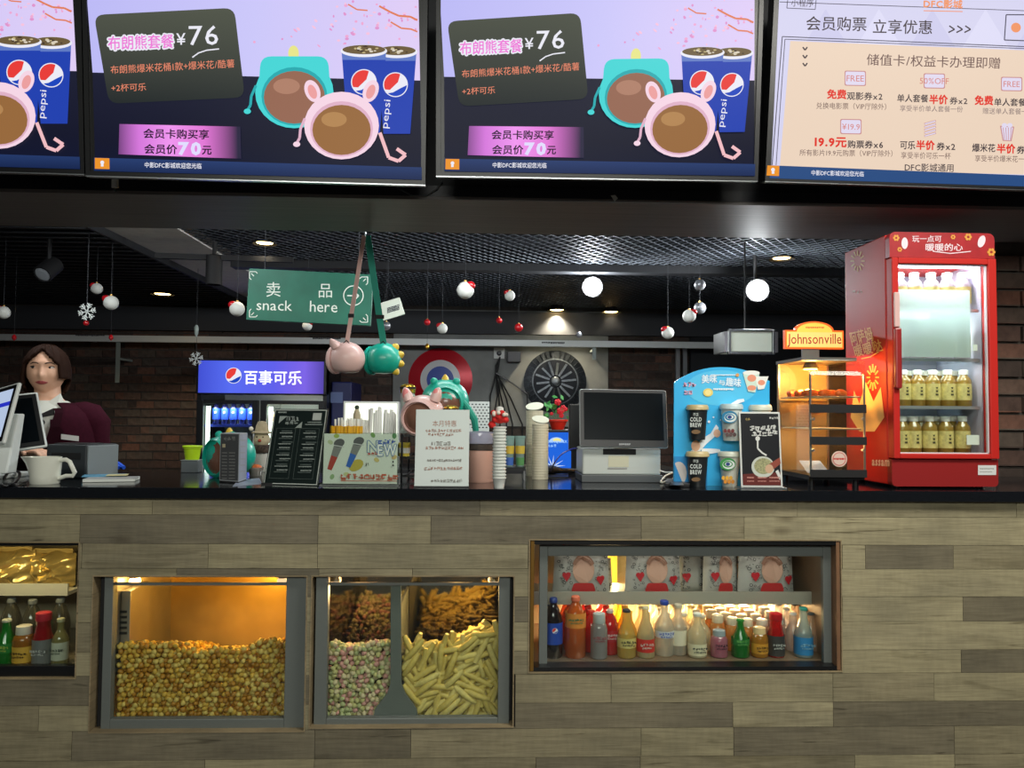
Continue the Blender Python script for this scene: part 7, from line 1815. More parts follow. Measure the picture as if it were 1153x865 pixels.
# popcorn bags on the shelf
def bag(x0, x1, y0, y1, Y, label, grp, n_heart, face=True):
    a, b_, c, d, z0, z1 = box_of(x0, x1, y0, y1, Y, .1); z0 = zs + .0125; w, h = b_ - a, z1 - z0; cx_ = (a + b_) / 2
    t = thing('popcorn_bag', label, 'bag', (cx_, Y + .03, z0), grp); N = 12; dp = .03
    fr, bkk = [], []
    def bulge(u_, v_): return dp * (1 - abs(u_) ** 5) * (1 - abs(v_) ** 5)
    for s_, L_ in ((-1, fr), (1, bkk)):
        for j in range(N + 1):
            row = []
            for i in range(N + 1):
                u_, v_ = i / N * 2 - 1, j / N * 2 - 1; wob = .004 * math.sin(7 * u_ + 3 * v_)
                row.append(Vector((cx_ + u_ * w / 2 * (1 - .04 * v_), Y + .03 + s_ * bulge(u_, v_) + (wob * (1 - abs(u_)) if s_ > 0 else 0), z0 + (v_ + 1) / 2 * h)))
            L_.append(row)
    mb = MB(); mb.loft(fr, False, False); mb.loft(bkk, False, False); mb.build('bag_film', M('bag_white', (186, 184, 180), .35, noise=.06, nscale=30), t, smooth=True)
    p_ = Panel((cx_, Y + .03, z0), (1, 0, 0), (0, 0, 1)); w0 = p_.w
    def wrap(aa, bb, off=0):
        u_, v_ = max(-1, min(1, aa / (w / 2))), max(-1, min(1, bb / h * 2 - 1)); return w0(aa, bb, off + bulge(u_, v_) + .007)
    p_.w = wrap; px = lambda fx, fy: (x0 + (x1 - x0) * fx, y0 + (y1 - y0) * fy)
    ink_ = M('bag_ink', (60, 60, 64), .5); r_ = random.Random(int(x0))
    for k in range(70):
        fx, fy = r_.choice([r_.uniform(.06, .3), r_.uniform(.7, .94)]), r_.uniform(.06, .92); q_ = px(fx, fy); rr = r_.uniform(.8, 2)
        if k % 3 == 0: p_.ell(q_[0], q_[1], rr, rr, ink_, n=8, part='doodles'); p_.ell(q_[0], q_[1], rr * .6, rr * .6, MATS['bag_white'], n=8, part='doodles')
        else: p_.line([q_, (q_[0] + r_.uniform(-2, 2), q_[1] + r_.uniform(-2, 2))], .6, ink_, 'doodles')
    if face:
        q_ = px(.5, .40); rw = (x1 - x0) * .19; p_.ell(q_[0], q_[1], rw, 15, M('bag_skin', (200, 158, 140), .5), 'portrait')
        for k in range(10):
            a0, a1 = math.radians(25 + k * 13), math.radians(38 + k * 13); o_, i_ = 1.12, .80 if k > 4 else .72
            p_.poly([(q_[0] + rw * i_ * math.cos(a0), q_[1] - 15 * i_ * math.sin(a0)), (q_[0] + rw * o_ * math.cos(a0), q_[1] - 15 * o_ * math.sin(a0)), (q_[0] + rw * o_ * math.cos(a1), q_[1] - 15 * o_ * math.sin(a1)), (q_[0] + rw * i_ * math.cos(a1), q_[1] - 15 * i_ * math.sin(a1))], M('bag_hair', (150, 106, 86), .5), 'portrait'); p_.off -= .00003
        p_.off += .0004
        q_ = px(.5, .86); p_.rrect([(q_[0] - (x1 - x0) * .22, q_[1] + 4), (q_[0] + (x1 - x0) * .22, q_[1] + 4), (q_[0] + (x1 - x0) * .17, q_[1] - 6), (q_[0] - (x1 - x0) * .17, q_[1] - 6)], 3, M('bag_red', (196, 50, 52), .5), 'portrait')
    for k in range(n_heart):
        q_ = px(.2 if k == 0 else .8, .55 if k == 0 else .64); mr_ = M('bag_heart', (190, 30, 44), .5); p_.ell(q_[0] - 2, q_[1] - 1, 2.6, 2.8, mr_, 'heart%d' % k, n=12); p_.ell(q_[0] + 2, q_[1] - 1.5, 2.6, 2.8, mr_, 'heart%d' % k, n=12); p_.poly([(q_[0] - 4.4, q_[1]), (q_[0] + .3, q_[1] + 6.5), (q_[0] + 4.6, q_[1] - .6)], mr_, 'heart%d' % k)
    for nm, (mb_, ms_) in p_.mb.items(): mb_.build(nm.rstrip('01'), ms_, t, orient=False, kind='stuff' if nm == 'doodles' else None)
BG = 'popcorn bags on the shelf'
bag(624, 687, 622, 666, 2.83, 'white popcorn bag with red hearts, leftmost on the shelf', BG, 2)
bag(706, 768, 622, 666, 2.83, 'white popcorn bag with red hearts right of the amber light', BG, 2)
bag(764, 795, 624, 666, 2.93, 'white popcorn bag set back in the gap of the shelf', BG, 1, False)
bag(794, 833, 622, 666, 2.85, 'narrow white popcorn bag turned sideways on shelf', BG, 1)
bag(834, 896, 622, 666, 2.82, 'white popcorn bag with red hearts, rightmost on the shelf', BG, 2)
for k, (x0, x1) in enumerate(((640, 690), (730, 780), (850, 905))): bag(x0, x1, 630, 666, 3.02, ['white bag in the rear row behind the leftmost popcorn bag', 'white bag in the rear row behind the second popcorn bag', 'white bag in the rear row behind the rightmost popcorn bag'][k], BG, 1, False)

# left cabinet
FA = oA[2] + .0125; GA = 'bottles in the left cabinet'
for (x, yt, rp_, st, col, cl, cap, lab, tx_, band, ink_) in (
  (7, 697, 11, 'glass', (40, 150, 56), .25, (190, 190, 170), (36, 120, 50), 'green glass bottle at the left edge of left cabinet', (.3, .5), (200, 210, 90)),
  (27, 704, 11, 'can', (196, 130, 50), .25, (214, 206, 190), (206, 160, 60), 'amber drink bottle with white cap, left cabinet', (.1, .5), (50, 40, 26)),
  (48.5, 689, 10.5, 'sauce', (186, 36, 44), .1, (190, 44, 60), (110, 112, 112), 'red topped sauce bottle with grey label, left cabinet', (.04, .5), (226, 226, 222)),
  (68, 696, 8.5, 'slim', (196, 190, 130), .4, (180, 176, 140), (196, 200, 180), 'slim pale bottle with white label, left cabinet', (.12, .5), (80, 90, 84))):
    p = P(x, 720, 2.70); bottle(p.x, 2.70, FA, P(x, yt, 2.70).z - FA, S(rp_, 2.70), st, col, cl, cap, lab, tx_, GA, band, ink=ink_)
src = bottle(P(-20, 720, 2.8).x, 2.80, FA, zsA - FA - .012, .034, 'pet', (120, 116, 100), .45, (120, 122, 120), None, 'brown bottle in the rear of left cabinet, first', GA)
for k in range(1, 4): copy_tree(src, (k * .085, .02 * (k % 2), 0), 'brown bottle in the rear of left cabinet, ' + ['', 'second', 'third', 'fourth'][k])
# foil bags
def foil(x0, x1, y0, y1, Y, label, seed):
    a, b_, c, d, z0, z1 = box_of(x0, x1, y0, y1, Y, .1); z0 = zsA + .0125; r_ = random.Random(seed); N = 16; mb = MB(); cx_ = (a + b_) / 2; rows = {-1: [], 1: []}
    ph = [r_.uniform(0, 6) for _ in range(6)]
    for s_ in (-1, 1):
        for j in range(N + 1):
            row = []
            for i in range(N + 1):
                u_, v_ = i / N * 2 - 1, j / N * 2 - 1
                bz = .045 * (1 - abs(u_) ** 3) * (1 - abs(v_) ** 3) * (1 + .3 * math.sin(6 * u_ + ph[0] + 4 * v_) + .25 * math.sin(9 * v_ + ph[1] - 5 * u_))
                row.append(Vector((cx_ + u_ * (b_ - a) / 2, Y + .05 + s_ * bz, z0 + .001 + (v_ + 1) / 2 * (z1 - z0) * (1 + .05 * math.sin(5 * u_ + ph[2])))))
            rows[s_].append(row)
    mb.loft(rows[-1], False, False); mb.loft(rows[1], False, False)
    t = thing('snack_bag', label, 'bag', (cx_, Y + .05, z0), 'foil snack bags')
    mb.build('foil_film', M('foil_gold', (206, 178, 110), .22, .7, noise=.3, nscale=12, bump=.4), t, smooth=True)
    sl_ = MB(); zt_ = z0 + (z1 - z0)
    sl_.box(a + .01, b_ - .01, Y + .046, Y + .054, zt_ - .004, zt_ + .012); sl_.build('crimped_seal', M('foil_seal', (186, 160, 100), .3, .7), t)
foil(-40, 30, 622, 662, 2.82, 'gold foil snack bag on the shelf at the left edge', 1)
foil(24, 77, 624, 661, 2.83, 'gold foil snack bag nearer the cabinet corner', 2)
foil(-90, -30, 622, 662, 2.82, 'gold foil snack bag cut off by the left edge', 3)

# ================================================================== POPCORN AND CORN STICKS
mpop = [M('popcorn_gold', (206, 164, 64), .6, noise=.3, nscale=70), M('popcorn_pale', (214, 184, 98), .6, noise=.25, nscale=70), M('popcorn_caramel', (176, 122, 36), .5, noise=.3, nscale=70)]
def kernel(name, mat, seed, r=.0118):
    bm = bmesh.new(); bmesh.ops.create_icosphere(bm, subdivisions=2, radius=r); rr = random.Random(seed); lobes = [Vector((rr.gauss(0, 1), rr.gauss(0, 1), rr.gauss(0, 1))).normalized() for _ in range(5)]
    for v in bm.verts:
        d = v.co.normalized(); v.co = d * r * (.82 + .34 * max(max(0, d.dot(l)) ** 6 for l in lobes))
    me = bpy.data.meshes.new(name); bm.to_mesh(me); bm.free(); me.shade_smooth(); me.materials.append(mat); return me
def heap(x0, x1, z0, surf, y0, y1, mats, label, group, name, limit, rk, step, seed, cat='popcorn', stuff_label=''):
    """front layer of single kernels against the glass, the rest of the heap behind as one mass"""
    rr = random.Random(seed); kv = [kernel(name, m, s_, rk) for s_, m in enumerate(mats * 2)]
    spots = []; j = 0; z = z0 + rk
    ztop = max(surf(x0 + (x1 - x0) * k / 20) for k in range(21))
    while z < ztop:
        x = x0 + rk + (step / 2 if j % 2 else 0)
        while x < x1 - rk * .6:
            if z < surf(x): spots.append((x + rr.uniform(-.3, .3) * step, y0 + rk + rr.uniform(0, .008), z + rr.uniform(-.25, .25) * step))
            x += step
        z += step * .87; j += 1
    rr.shuffle(spots); single, more = spots[:limit], spots[limit:]
    for p_ in single:
        o = bpy.data.objects.new(name, rr.choice(kv)); COL.objects.link(o); o.location = p_; o.rotation_euler = (rr.uniform(0, 6), rr.uniform(0, 6), rr.uniform(0, 6)); tag(o, label, cat, group)
    vs, fs, mi = [], [], []
    tmpl = [([v.co.copy() for v in me.vertices], [tuple(p.vertices) for p in me.polygons]) for me in kv]
    def put(p_):
        k = rr.randrange(len(tmpl)); R = Matrix.Rotation(rr.uniform(0, 6), 3, 'Z') @ Matrix.Rotation(rr.uniform(0, 6), 3, 'X'); b = len(vs)
        vs.extend([R @ v + Vector(p_) for v in tmpl[k][0]]); fs.extend([tuple(i + b for i in f) for f in tmpl[k][1]]); mi.extend([k % len(mats)] * len(tmpl[k][1]))
    for p_ in more: put(p_)
    st2 = step * 1.12; y = y0 + rk * 2.4
    while y < y1 - rk:
        x = x0 + rk
        while x < x1 - rk * .5: put((x + rr.uniform(-.4, .4) * st2, y + rr.uniform(-.4, .4) * st2, surf(x) - .30 * (y - y0) + rr.uniform(-.008, .006))); x += st2
        y += st2 * .87
    for p_ in list(spots): put((p_[0] + step * .5, p_[1] + rk * 1.2, p_[2] + rr.uniform(-.4, .4) * step))
    me = bpy.data.meshes.new(name + '_mass'); me.from_pydata(vs, [], fs); [me.materials.append(m) for m in mats]; me.polygons.foreach_set('material_index', mi); me.shade_smooth()
    o = bpy.data.objects.new(name + '_heap', me); COL.objects.link(o); o['kind'] = 'stuff'; o['label'] = stuff_label; o['category'] = cat
    return o
ziB = iB[2] + .013
def surfB(x): f = (x - gB[0]) / (gB[1] - gB[0]); return P(225, 729, 2.68).z + .012 * math.sin(f * 9) + .016 * math.sin(f * 23 + 1) * .5 + .012 * abs(f - .5)
heap(iB[0] + .014, iB[1] - .014, ziB, surfB, 2.662, 3.12, mpop, 'golden popcorn piece pressed against the glass of left warmer', 'golden popcorn in the left warmer', 'popcorn_piece', 300, .0108, .0184, 5, stuff_label='heap of golden popcorn filling the left warmer')
mb = MB(); iBx0, iBx1 = iB[0] + .013, iB[1] - .013
ziC = oC[2] - .017; cx0_, cx1_ = oC[0] + .018, oC[1] - .024
mpas = [M('corn_green', (182, 186, 132), .6, noise=.2, nscale=70), M('corn_pink', (206, 148, 138), .6, noise=.25, nscale=70), M('corn_cream', (212, 194, 154), .6, noise=.2, nscale=70), M('corn_lime', (196, 188, 126), .6, noise=.2, nscale=70)]
def surfC(x): f = (x - cx0_) / (dmid - cx0_); return P(405, 729, 2.68).z + .006 * math.sin(f * 11) + .014 * f
heap(cx0_, dmid - .006, ziC, surfC, 2.674, 3.05, mpas, 'pastel popcorn piece in the left half of divided warmer', 'pastel popcorn in the divided warmer', 'pastel_popcorn_piece', 200, .0104, .0178, 9, stuff_label='heap of pastel popcorn in the divided warmer')
# corn sticks
mst_ = [M('stick_yellow', (212, 186, 96), .6, noise=.15, nscale=50), M('stick_pale', (220, 198, 116), .6, noise=.15, nscale=50)]
def stick_mesh(seed):
    rr = random.Random(seed); L_ = rr.uniform(.042, .056); bend = rr.uniform(-.008, .008); r = rr.uniform(.0104, .0124); pts = [Vector((-L_ + 2 * L_ * k / 5, bend * (1 - (2 * k / 5 - 1) ** 2), 0)) for k in range(6)]
    mb = MB().tube(pts, [r * .72, r, r * 1.02, r, r * .98, r * .7], 7); me = bpy.data.meshes.new('corn_stick'); me.from_pydata(mb.v, [], mb.f); me.shade_smooth(); me.set_sharp_from_angle(angle=1.0); me.materials.append(mst_[seed % 2]); return me
sv = [stick_mesh(k) for k in range(8)]; rr = random.Random(21); xL, xR = dmid + .008, cx1_
def surfS(x): f = (x - xL) / (xR - xL); return P(505, 727, 2.68).z + .055 * max(0, f - .45) / .55 - .01 * math.sin(f * 6)
cnt = 0
for lay in range(3):
    z = ziC + .012
    while z < surfS(xR) - .004:
        x = xL + .03 + rr.uniform(0, .03)
        while x < xR - .02:
            if z < surfS(x) - (.0 if lay else .006):
                a = rr.choice([rr.gauss(.9, .45), rr.gauss(-.8, .5), rr.gauss(.2, .4)]) ; L_ = .06
                dxm = min(x - xL, xR - x) - .008; ca = abs(math.cos(a)) * L_
                if ca > dxm: a = math.copysign(math.acos(max(0, min(1, max(.02, dxm) / L_))), a)
                zz = max(z, ziC + .008 + abs(math.sin(a)) * L_ * .9) if z < ziC + .05 else z
                o = bpy.data.objects.new('corn_stick', rr.choice(sv)); COL.objects.link(o); o.location = (x, 2.687 + lay * .022 + rr.uniform(-.003, .006), zz + .0)
                o.rotation_euler = (rr.uniform(-.3, .3), -a, rr.uniform(-.12, .12)); tag(o, 'puffed yellow corn stick in the right half of divided warmer', 'corn stick', 'corn sticks in the divided warmer'); cnt += 1
            x += rr.uniform(.040, .052)
        z += .0255
# rear of the stick pile
vs, fs, mi = [], [], []
for k in range(330):
    me = rr.choice(sv); y = 2.75 + .29 * rr.random(); x = rr.uniform(xL + .05, xR - .05); R = Matrix.Rotation(rr.uniform(0, 3.1), 3, 'Z') @ Matrix.Rotation(rr.uniform(-.4, .4), 3, 'Y'); b = len(vs)
    p_ = Vector((x, y, surfS(x) - .30 * (y - 2.70) - .008 - .03 * rr.random() ** 2)); vs.extend([R @ v.co + p_ for v in me.vertices]); fs.extend([tuple(i + b for i in f.vertices) for f in me.polygons])
vs = [Vector((min(max(v.x, xL), xR), min(v.y, 3.06), v.z)) for v in vs]
me = bpy.data.meshes.new('corn_stick_heap'); me.from_pydata(vs, [], fs); me.materials.append(mst_[0]); me.shade_smooth(); o = bpy.data.objects.new('corn_stick_heap', me); COL.objects.link(o); o['kind'] = 'stuff'; o['label'] = 'rear pile of yellow corn sticks in the divided warmer'; o['category'] = 'corn sticks'

# ================================================================== COLD DRINKS IN THE BACK FRIDGE
fx0, fx1 = P(222, 430, FYF).x, P(368, 430, FYF).x
src = None
for row, z in enumerate(szs[:2]):
    for k in range(6):
        x = fx0 + .115 + k * .072; tx_ = 'blue labelled cola bottle, %s from left on the %s fridge shelf' % (['first', 'second', 'third', 'fourth', 'fifth', 'last'][k], ['upper', 'lower'][row])
        if src is None: src = bottle(x, FYF + .13, z + .0005, .20, .031, 'pet', (40, 40, 90), .15, (40, 70, 190), (36, 76, 214), tx_, 'cola bottles in the back fridge', (.2, .66), emb=True); s0 = Vector((x, 0, z))
        else: copy_tree(src, (x - s0.x, 0, z - s0.z), tx_)
src = None
for row, z in enumerate(szr[:2]):
    for k in range(6):
        x = xm + .07 + k * .078; tx_ = 'peach topped drink can, %s from left on the %s right fridge shelf' % (['first', 'second', 'third', 'fourth', 'fifth', 'last'][k], ['upper', 'lower'][row])
        if src is None: src = bottle(x, FYF + .13, z + .0005, .17, .034, 'can', (236, 176, 120), .1, (244, 206, 150), (232, 150, 90), tx_, 'drink cans in the back fridge', (.1, .6)); s0 = Vector((x, 0, z))
        else: copy_tree(src, (x - s0.x, 0, z - s0.z), tx_)

# ================================================================== PERSON BEHIND THE COUNTER
PY = 3.44; po = P(55, 419, PY); po.z = 0; PR = Matrix.Rotation(math.radians(14), 3, 'Z'); HR = Matrix.Rotation(math.radians(3), 3, 'Z')
def pw(v): return PR @ Vector(v) + po
def pl_(v): return PR.transposed() @ (Vector(v) - po)
hc = pl_(P(52.5, 418.5, PY)); HZ = hc.z
pers = thing('person', 'person in maroon blazer, white shirt and black bow standing at the till', 'person', (po.x, po.y, 0))
m_skin = M('skin', (226, 178, 148), .5, noise=.04, nscale=30)
rx_, ry_, rz_ = .076, .094, .104
def head_pt(d):
    x, y, z = d.x * rx_, d.y * ry_, d.z * rz_
    f = max(0, -z / rz_); x *= 1 - .30 * f ** 1.6; y *= 1 - .10 * f ** 2
    if y < 0:
        y = max(y, -.086)
        g = lambda a, s_: math.exp(-(a / s_) ** 2)
        nose = .021 * g(x, .012) * g(z + .022, .016) + .010 * g(x, .009) * g(z - .002, .02)
        sock = .009 * (g(x - .031, .016) + g(x + .031, .016)) * g(z - .014, .011)
        brow = .004 * g(z - .034, .012) * g(x, .045)
        lips = .006 * g(x, .020) * g(z + .050, .010); chin = .008 * g(x, .022) * g(z + .090, .016); chk = .005 * (g(x - .042, .018) + g(x + .042, .018)) * g(z + .02, .02)
        y -= nose - sock + brow + lips + chin + chk
    return Vector((x, y, z))
def hw(v): return pw(HR @ Vector(v) + hc)
mb = MB()
mb.ball((0, 0, 0), 1, 64, 48, lambda v: hw(head_pt(Vector(v))))
for s_ in (-1, 1): mb.ball((0, 0, 0), 1, 12, 8, lambda v, s_=s_: hw((s_ * .074 + v.x * .009, .006 + v.y * .017, -.004 + v.z * .03)))
zn = HZ - .115
def ring(z, rx, ry, cx_=0, cy=0, n=28): return [pw((cx_ + rx * math.cos(2 * math.pi * k / n), cy + ry * math.sin(2 * math.pi * k / n), z)) for k in range(n)]
TOR = [(.84, .165, .115), (.95, .15, .105), (1.05, .145, .105), (1.18, .165, .118), (1.30, .178, .12), (1.38, .18, .112), (1.43, .165, .10), (1.465, .12, .085), (1.49, .07, .065)]
mb.loft([ring(z, a, b_) for z, a, b_ in TOR] + [ring(1.51, .052, .054, hc.x * .3, .01), ring(HZ - .06, .05, .054, hc.x * .8, .012)])
hand_w = P(40, 513, 3.20); hl = pl_(hand_w); hl.z = max(hl.z, 1.235)
shL, elL, wrL = Vector((-.165, 0, 1.415)), Vector((-.235, -.02, 1.20)), Vector((hl.x - .055, hl.y + .05, hl.z + .025))
shR, elR, wrR = Vector((.165, 0, 1.415)), Vector((.222, .03, 1.16)), Vector((.20, -.10, .97))
for sh_, el_, wr_ in ((shL, elL, wrL), (shR, elR, wrR)): mb.tube([pw(p_) for p_ in (sh_, sh_.lerp(el_, .5), el_, el_.lerp(wr_, .5), wr_)], [.05, .046, .04, .036, .026], 12)
def hand(wr_, fwd, side):
    f = Vector(fwd).normalized(); s_ = Vector(side).normalized(); c = wr_ + f * .045
    mb.tube([pw(wr_), pw(wr_ + f * .03), pw(wr_ + f * .075)], [.024, .03, .028], 10)
    for k, (o_, L_) in enumerate(((-.027, .06), (-.009, .07), (.009, .066), (.026, .05))):
        b0 = wr_ + f * .075 + s_ * o_; mb.tube([pw(b0 - f * .012), pw(b0 + f * L_ * .45 + Vector((0, 0, .004))), pw(b0 + f * L_ * .8 + Vector((0, 0, -.006))), pw(b0 + f * L_ * .95 + Vector((0, 0, -.016)))], [.0095, .009, .0085, .007], 8)
    b0 = wr_ + f * .03 - s_ * .028; mb.tube([pw(b0), pw(b0 + f * .022 - s_ * .02), pw(b0 + f * .045 - s_ * .026 + Vector((0, 0, -.008)))], [.011, .0105, .008], 8)
hand(wrL, (.8, -.6, -.15), (.6, .8, 0)); hand(wrR, (-.2, -.5, -.8), (0, .85, -.5))
for s_ in (-1, 1): mb.tube([pw((s_ * .085, 0, .88)), pw((s_ * .09, 0, .5)), pw((s_ * .085, .01, .28)), pw((s_ * .08, .0, .07))], [.085, .06, .052, .04], 12); mb.tube([pw((s_ * .08, .05, .045)), pw((s_ * .085, -.05, .04)), pw((s_ * .088, -.13, .03))], [.04, .04, .028], 10)
bd = mb.build('body', m_skin, pers, smooth=True)
rm = bd.modifiers.new('fuse', 'REMESH'); rm.mode = 'VOXEL'; rm.voxel_size = .0042; rm.use_smooth_shade = True
# face details
def on_face(x, z, out=.001):
    best = None
    # ray from the head centre line towards the face
    lo, hi = -1.0, 0.0
    dx = x; d = Vector((x / rx_, -.8, z / rz_))
    for _ in range(14):
        d = Vector((d.x, d.y, d.z)).normalized(); p_ = head_pt(d); d = Vector((d.x + (x - p_.x) / rx_ * .8, min(d.y, -.05), d.z + (z - p_.z) / rz_ * .8))
    return Vector((x, head_pt(d.normalized()).y - out, z))
m_eye, m_iris, m_lip, m_brow = M('eye_white', (224, 220, 214), .3), M('iris', (30, 20, 16), .5), M('lip', (176, 78, 80), .4), M('brow', (70, 50, 40), .8)
for s_ in (-1, 1):
    c = on_face(s_ * .031, .014, -.006)
    mb = MB(); mb.ball((0, 0, 0), 1, 16, 10, lambda v: hw(c + Vector((v.x * .0145, v.y * .009, v.z * .0068)))); ey = mb.build('eye', m_eye, pers, smooth=True)
    mb = MB(); mb.ball((0, 0, 0), 1, 12, 8, lambda v: hw(c + Vector((-.004 + v.x * .0068, -.0062 + v.y * .0045, .0008 + v.z * .0066)))); mb.build('iris', m_iris, ey, smooth=True)
    mb = MB(); mb.tube([hw(c + Vector((x_, -.0075 + abs(x_) * .18, .0062 - abs(x_) * .22))) for x_ in (-.015, -.008, 0, .008, .015)], .0017, 6); mb.build('eyelid_line', m_brow, ey)
    mb = MB(); mb.tube([hw(on_face(s_ * x_, z_, .0006)) for x_, z_ in ((.012, .030), (.022, .034), (.034, .035), (.046, .029))], [.0022, .0028, .0026, .0014], 6); mb.build('eyebrow', m_brow, pers)
mb = MB()
for up in (1, -1):
    top, bot = [], []
    for k in range(13):
        x_ = -.024 + .048 * k / 12; u_ = abs(x_) / .024; h_ = .0085 * (1 - u_ ** 2) * (1 if up < 0 else (.8 - .25 * math.exp(-(x_ / .005) ** 2)))
        z_ = -.050; top.append(hw(on_face(x_, z_ + (h_ if up > 0 else 0), .0014 if up > 0 else .0022))); bot.append(hw(on_face(x_, z_ - (0 if up > 0 else h_), .0022 if up > 0 else .0014)))
    mb.loft([top, bot], False, False)
mb.build('lips', m_lip, pers, smooth=True, solid=.0015)
# hair: a cap with side curtains, parted, ending at the jaw
def hair_keep(d): return True
nu, nv = 72, 44; rings = []
for j in range(nv + 1):
    ph = math.pi / 2 - (math.pi * .80) * j / nv; row = []
    for i in range(nu):
        a = 2 * math.pi * i / nu; d = Vector((math.cos(ph) * math.cos(a), math.cos(ph) * math.sin(a), math.sin(ph))); p_ = Vector((d.x * (rx_ + .012), d.y * (ry_ + .012), d.z * (rz_ + .009)))
        if p_.z < 0: p_.x *= 1 + .18 * min(1, -p_.z / .09); p_.z *= 1.12
        wv = .0022 * math.sin(i * 1.7) + .0016 * math.sin(i * 3.1 + j * .3); p_ *= 1 + wv * 8
        row.append(p_)
    rings.append(row)
mb = MB(); idx = {}
for j in range(nv + 1):
    for i in range(nu): idx[(j, i)] = len(mb.v); mb.v.append(tuple(hw(rings[j][i])))
for j in range(nv):
    for i in range(nu):
        c = (rings[j][i] + rings[j + 1][(i + 1) % nu]) / 2; x_, y_, z_ = c
        front = y_ < -.012
        if front and abs(x_ + .004) < min(.068, (.094 - z_) / 1.05): continue
        if y_ < .03 and x_ > .05 and z_ < -.03: continue
        mb.f.append((idx[(j, i)], idx[(j, (i + 1) % nu)], idx[(j + 1, (i + 1) % nu)], idx[(j + 1, i)])); mb.m.append(0)
mb.build('hair', M('hair_brown', (42, 26, 19), .7, spec=.08, noise=.35, nscale=60, stretch=(8, 8, 1)), pers, smooth=True, solid=.012)
# shirt, collar, bow
mb = MB(); mb.loft([ring(z, a * 1.045 + .003, b_ * 1.05 + .003) for z, a, b_ in TOR[1:8]] + [ring(1.493, .074, .07)], caps=False); m_shirt = M('shirt_white', (216, 218, 208), .7); mb.build('shirt', m_shirt, pers, smooth=True)
for s_ in (-1, 1):
    mb = MB(); mb.prism([pw((s_ * .008, -.078, 1.475)), pw((s_ * .062, -.055, 1.525)), pw((s_ * .085, -.068, 1.475)), pw((s_ * .055, -.105, 1.415))], PR @ Vector((0, .004, 0))); mb.build('collar_flap', m_shirt, pers)
mb = MB(); c = Vector((0, -.112, 1.425))
for s_ in (-1, 1): mb.loft([[pw(c + Vector((0, -.004, .007))), pw(c + Vector((0, -.004, -.007))), pw(c + Vector((0, .006, -.007))), pw(c + Vector((0, .006, .007)))], [pw(c + Vector((s_ * .05, .0, .034 if s_ > 0 else .0))), pw(c + Vector((s_ * .055, .0, .008 if s_ > 0 else -.03))), pw(c + Vector((s_ * .055, .012, .008 if s_ > 0 else -.03))), pw(c + Vector((s_ * .05, .012, .034 if s_ > 0 else .0)))]])
mb.ball((0, 0, 0), 1, 12, 8, lambda v: pw(c + Vector((.004 + v.x * .02, -.008 + v.y * .012, -.026 + v.z * .016)))); mb.build('bow', m_matblack, pers, smooth=True)
# blazer: open shell, sleeves, lapels, badge
m_blz = M('blazer_maroon', (52, 11, 26), .85, spec=.1, noise=.15, nscale=80); n = 56; R_ = []; zs_ = [.80 + .0235 * k for k in range(30)]
def tor(z):
    for (z0, a0, b0), (z1, a1, b1) in zip(TOR[:-1], TOR[1:]):
        if z0 <= z <= z1: f = (z - z0) / (z1 - z0); return a0 + (a1 - a0) * f, b0 + (b1 - b0) * f
    return (TOR[0][1], TOR[0][2]) if z < TOR[0][0] else (TOR[-1][1], TOR[-1][2])
mb = MB(); rows = []
for z in zs_:
    a, b_ = tor(z); row = []
    for k in range(n):
        t_ = 2 * math.pi * k / n; row.append(Vector(((a * 1.10 + .012) * math.cos(t_), (b_ * 1.10 + .014) * math.sin(t_), z)))
    rows.append(row)
ii = {}
for j, row in enumerate(rows):
    for k, v in enumerate(row): ii[(j, k)] = len(mb.v); mb.v.append(tuple(pw(v)))
for j in range(len(rows) - 1):
    for k in range(n):
        c = (rows[j][k] + rows[j + 1][(k + 1) % n]) / 2; op = .066 * (c.z - 1.14) / .33
        if c.y < 0 and abs(c.x) < op: continue
        mb.f.append((ii[(j, k)], ii[(j, (k + 1) % n)], ii[(j + 1, (k + 1) % n)], ii[(j + 1, k)])); mb.m.append(0)
mb.build('blazer', m_blz, pers, smooth=True, solid=.008)
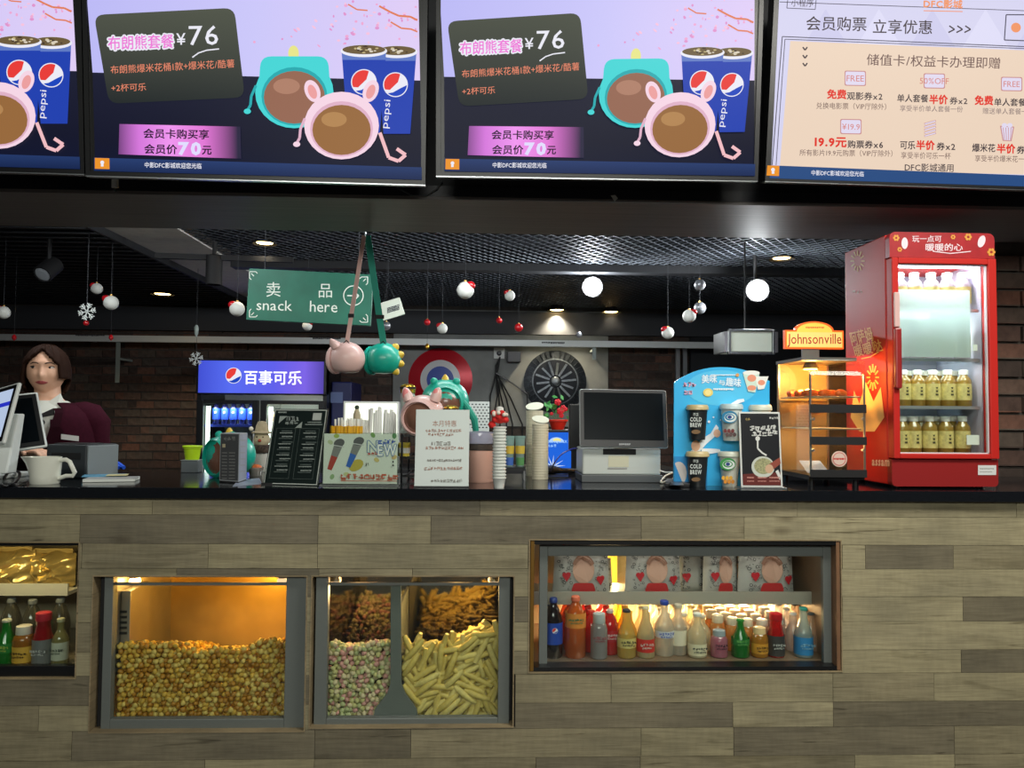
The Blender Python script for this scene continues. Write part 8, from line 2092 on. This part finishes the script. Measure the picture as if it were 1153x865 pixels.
for sh_, el_, wr_ in ((shL, elL, wrL), (shR, elR, wrR)):
    s_ = 1 if sh_.x > 0 else -1
    mb = MB(); mb.tube([pw(sh_ + Vector((-s_ * .06, 0, .022))), pw(sh_ + Vector((-s_ * .03, 0, .018))), pw(sh_ + Vector((0, 0, .008))), pw(sh_ + Vector((s_ * .022, 0, -.02))), pw(sh_.lerp(el_, .35)), pw(sh_.lerp(el_, .7)), pw(el_), pw(el_.lerp(wr_, .2)), pw(el_.lerp(wr_, .5)), pw(wr_.lerp(el_, .06))], [.05, .06, .066, .066, .062, .057, .053, .052, .047, .04], 20); mb.build('sleeve', m_blz, pers, smooth=True)
    lp = MB()
    def bl(x, z, o=.006):
        a, b_ = tor(z); a, b_ = a * 1.10 + .012, b_ * 1.10 + .014; return pw((x, -b_ * math.sqrt(max(0, 1 - (x / a) ** 2)) - o, z))
    lp.loft([[bl(s_ * max(.003, .066 * (z - 1.14) / .33), z), bl(s_ * (max(.003, .066 * (z - 1.14) / .33) + w_), z)] for z, w_ in ((1.15, .006), (1.22, .03), (1.30, .045), (1.36, .055), (1.38, .035), (1.44, .028), (1.46, .02))], False, False); lp.build('lapel', M('lapel_maroon', (40, 9, 20), .85, spec=.1), pers, solid=.005)
a, b_ = tor(1.345); bx = .122; pc = bl(bx, 1.335, .012); u = (bl(bx + .03, 1.33, .012) - bl(bx - .03, 1.34, .012)).normalized()
MB().obox(pc, u * .034, Vector((0, 0, 1)) * .011, u.cross(Vector((0, 0, 1))) * .002).build('name_badge', M('badge_silver', (196, 196, 190), .4), pers)
mb = MB()
for s_ in (-1, 1): mb.tube([pw((s_ * .08, 0, .9)), pw((s_ * .09, 0, .5)), pw((s_ * .085, .01, .1))], [.105, .078, .07], 14)
mb.loft([ring(.78, .175, .12), ring(.95, .17, .12)]); mb.build('trousers', m_matblack, pers, smooth=True)
for s_ in (-1, 1):
    mb = MB(); mb.tube([pw((s_ * .08, .06, .05)), pw((s_ * .085, -.04, .05)), pw((s_ * .09, -.14, .035))], [.05, .052, .034], 12); mb.v = [(x, y, max(z, 0.001)) for x, y, z in mb.v]; mb.build('shoe', m_black, pers, smooth=True)
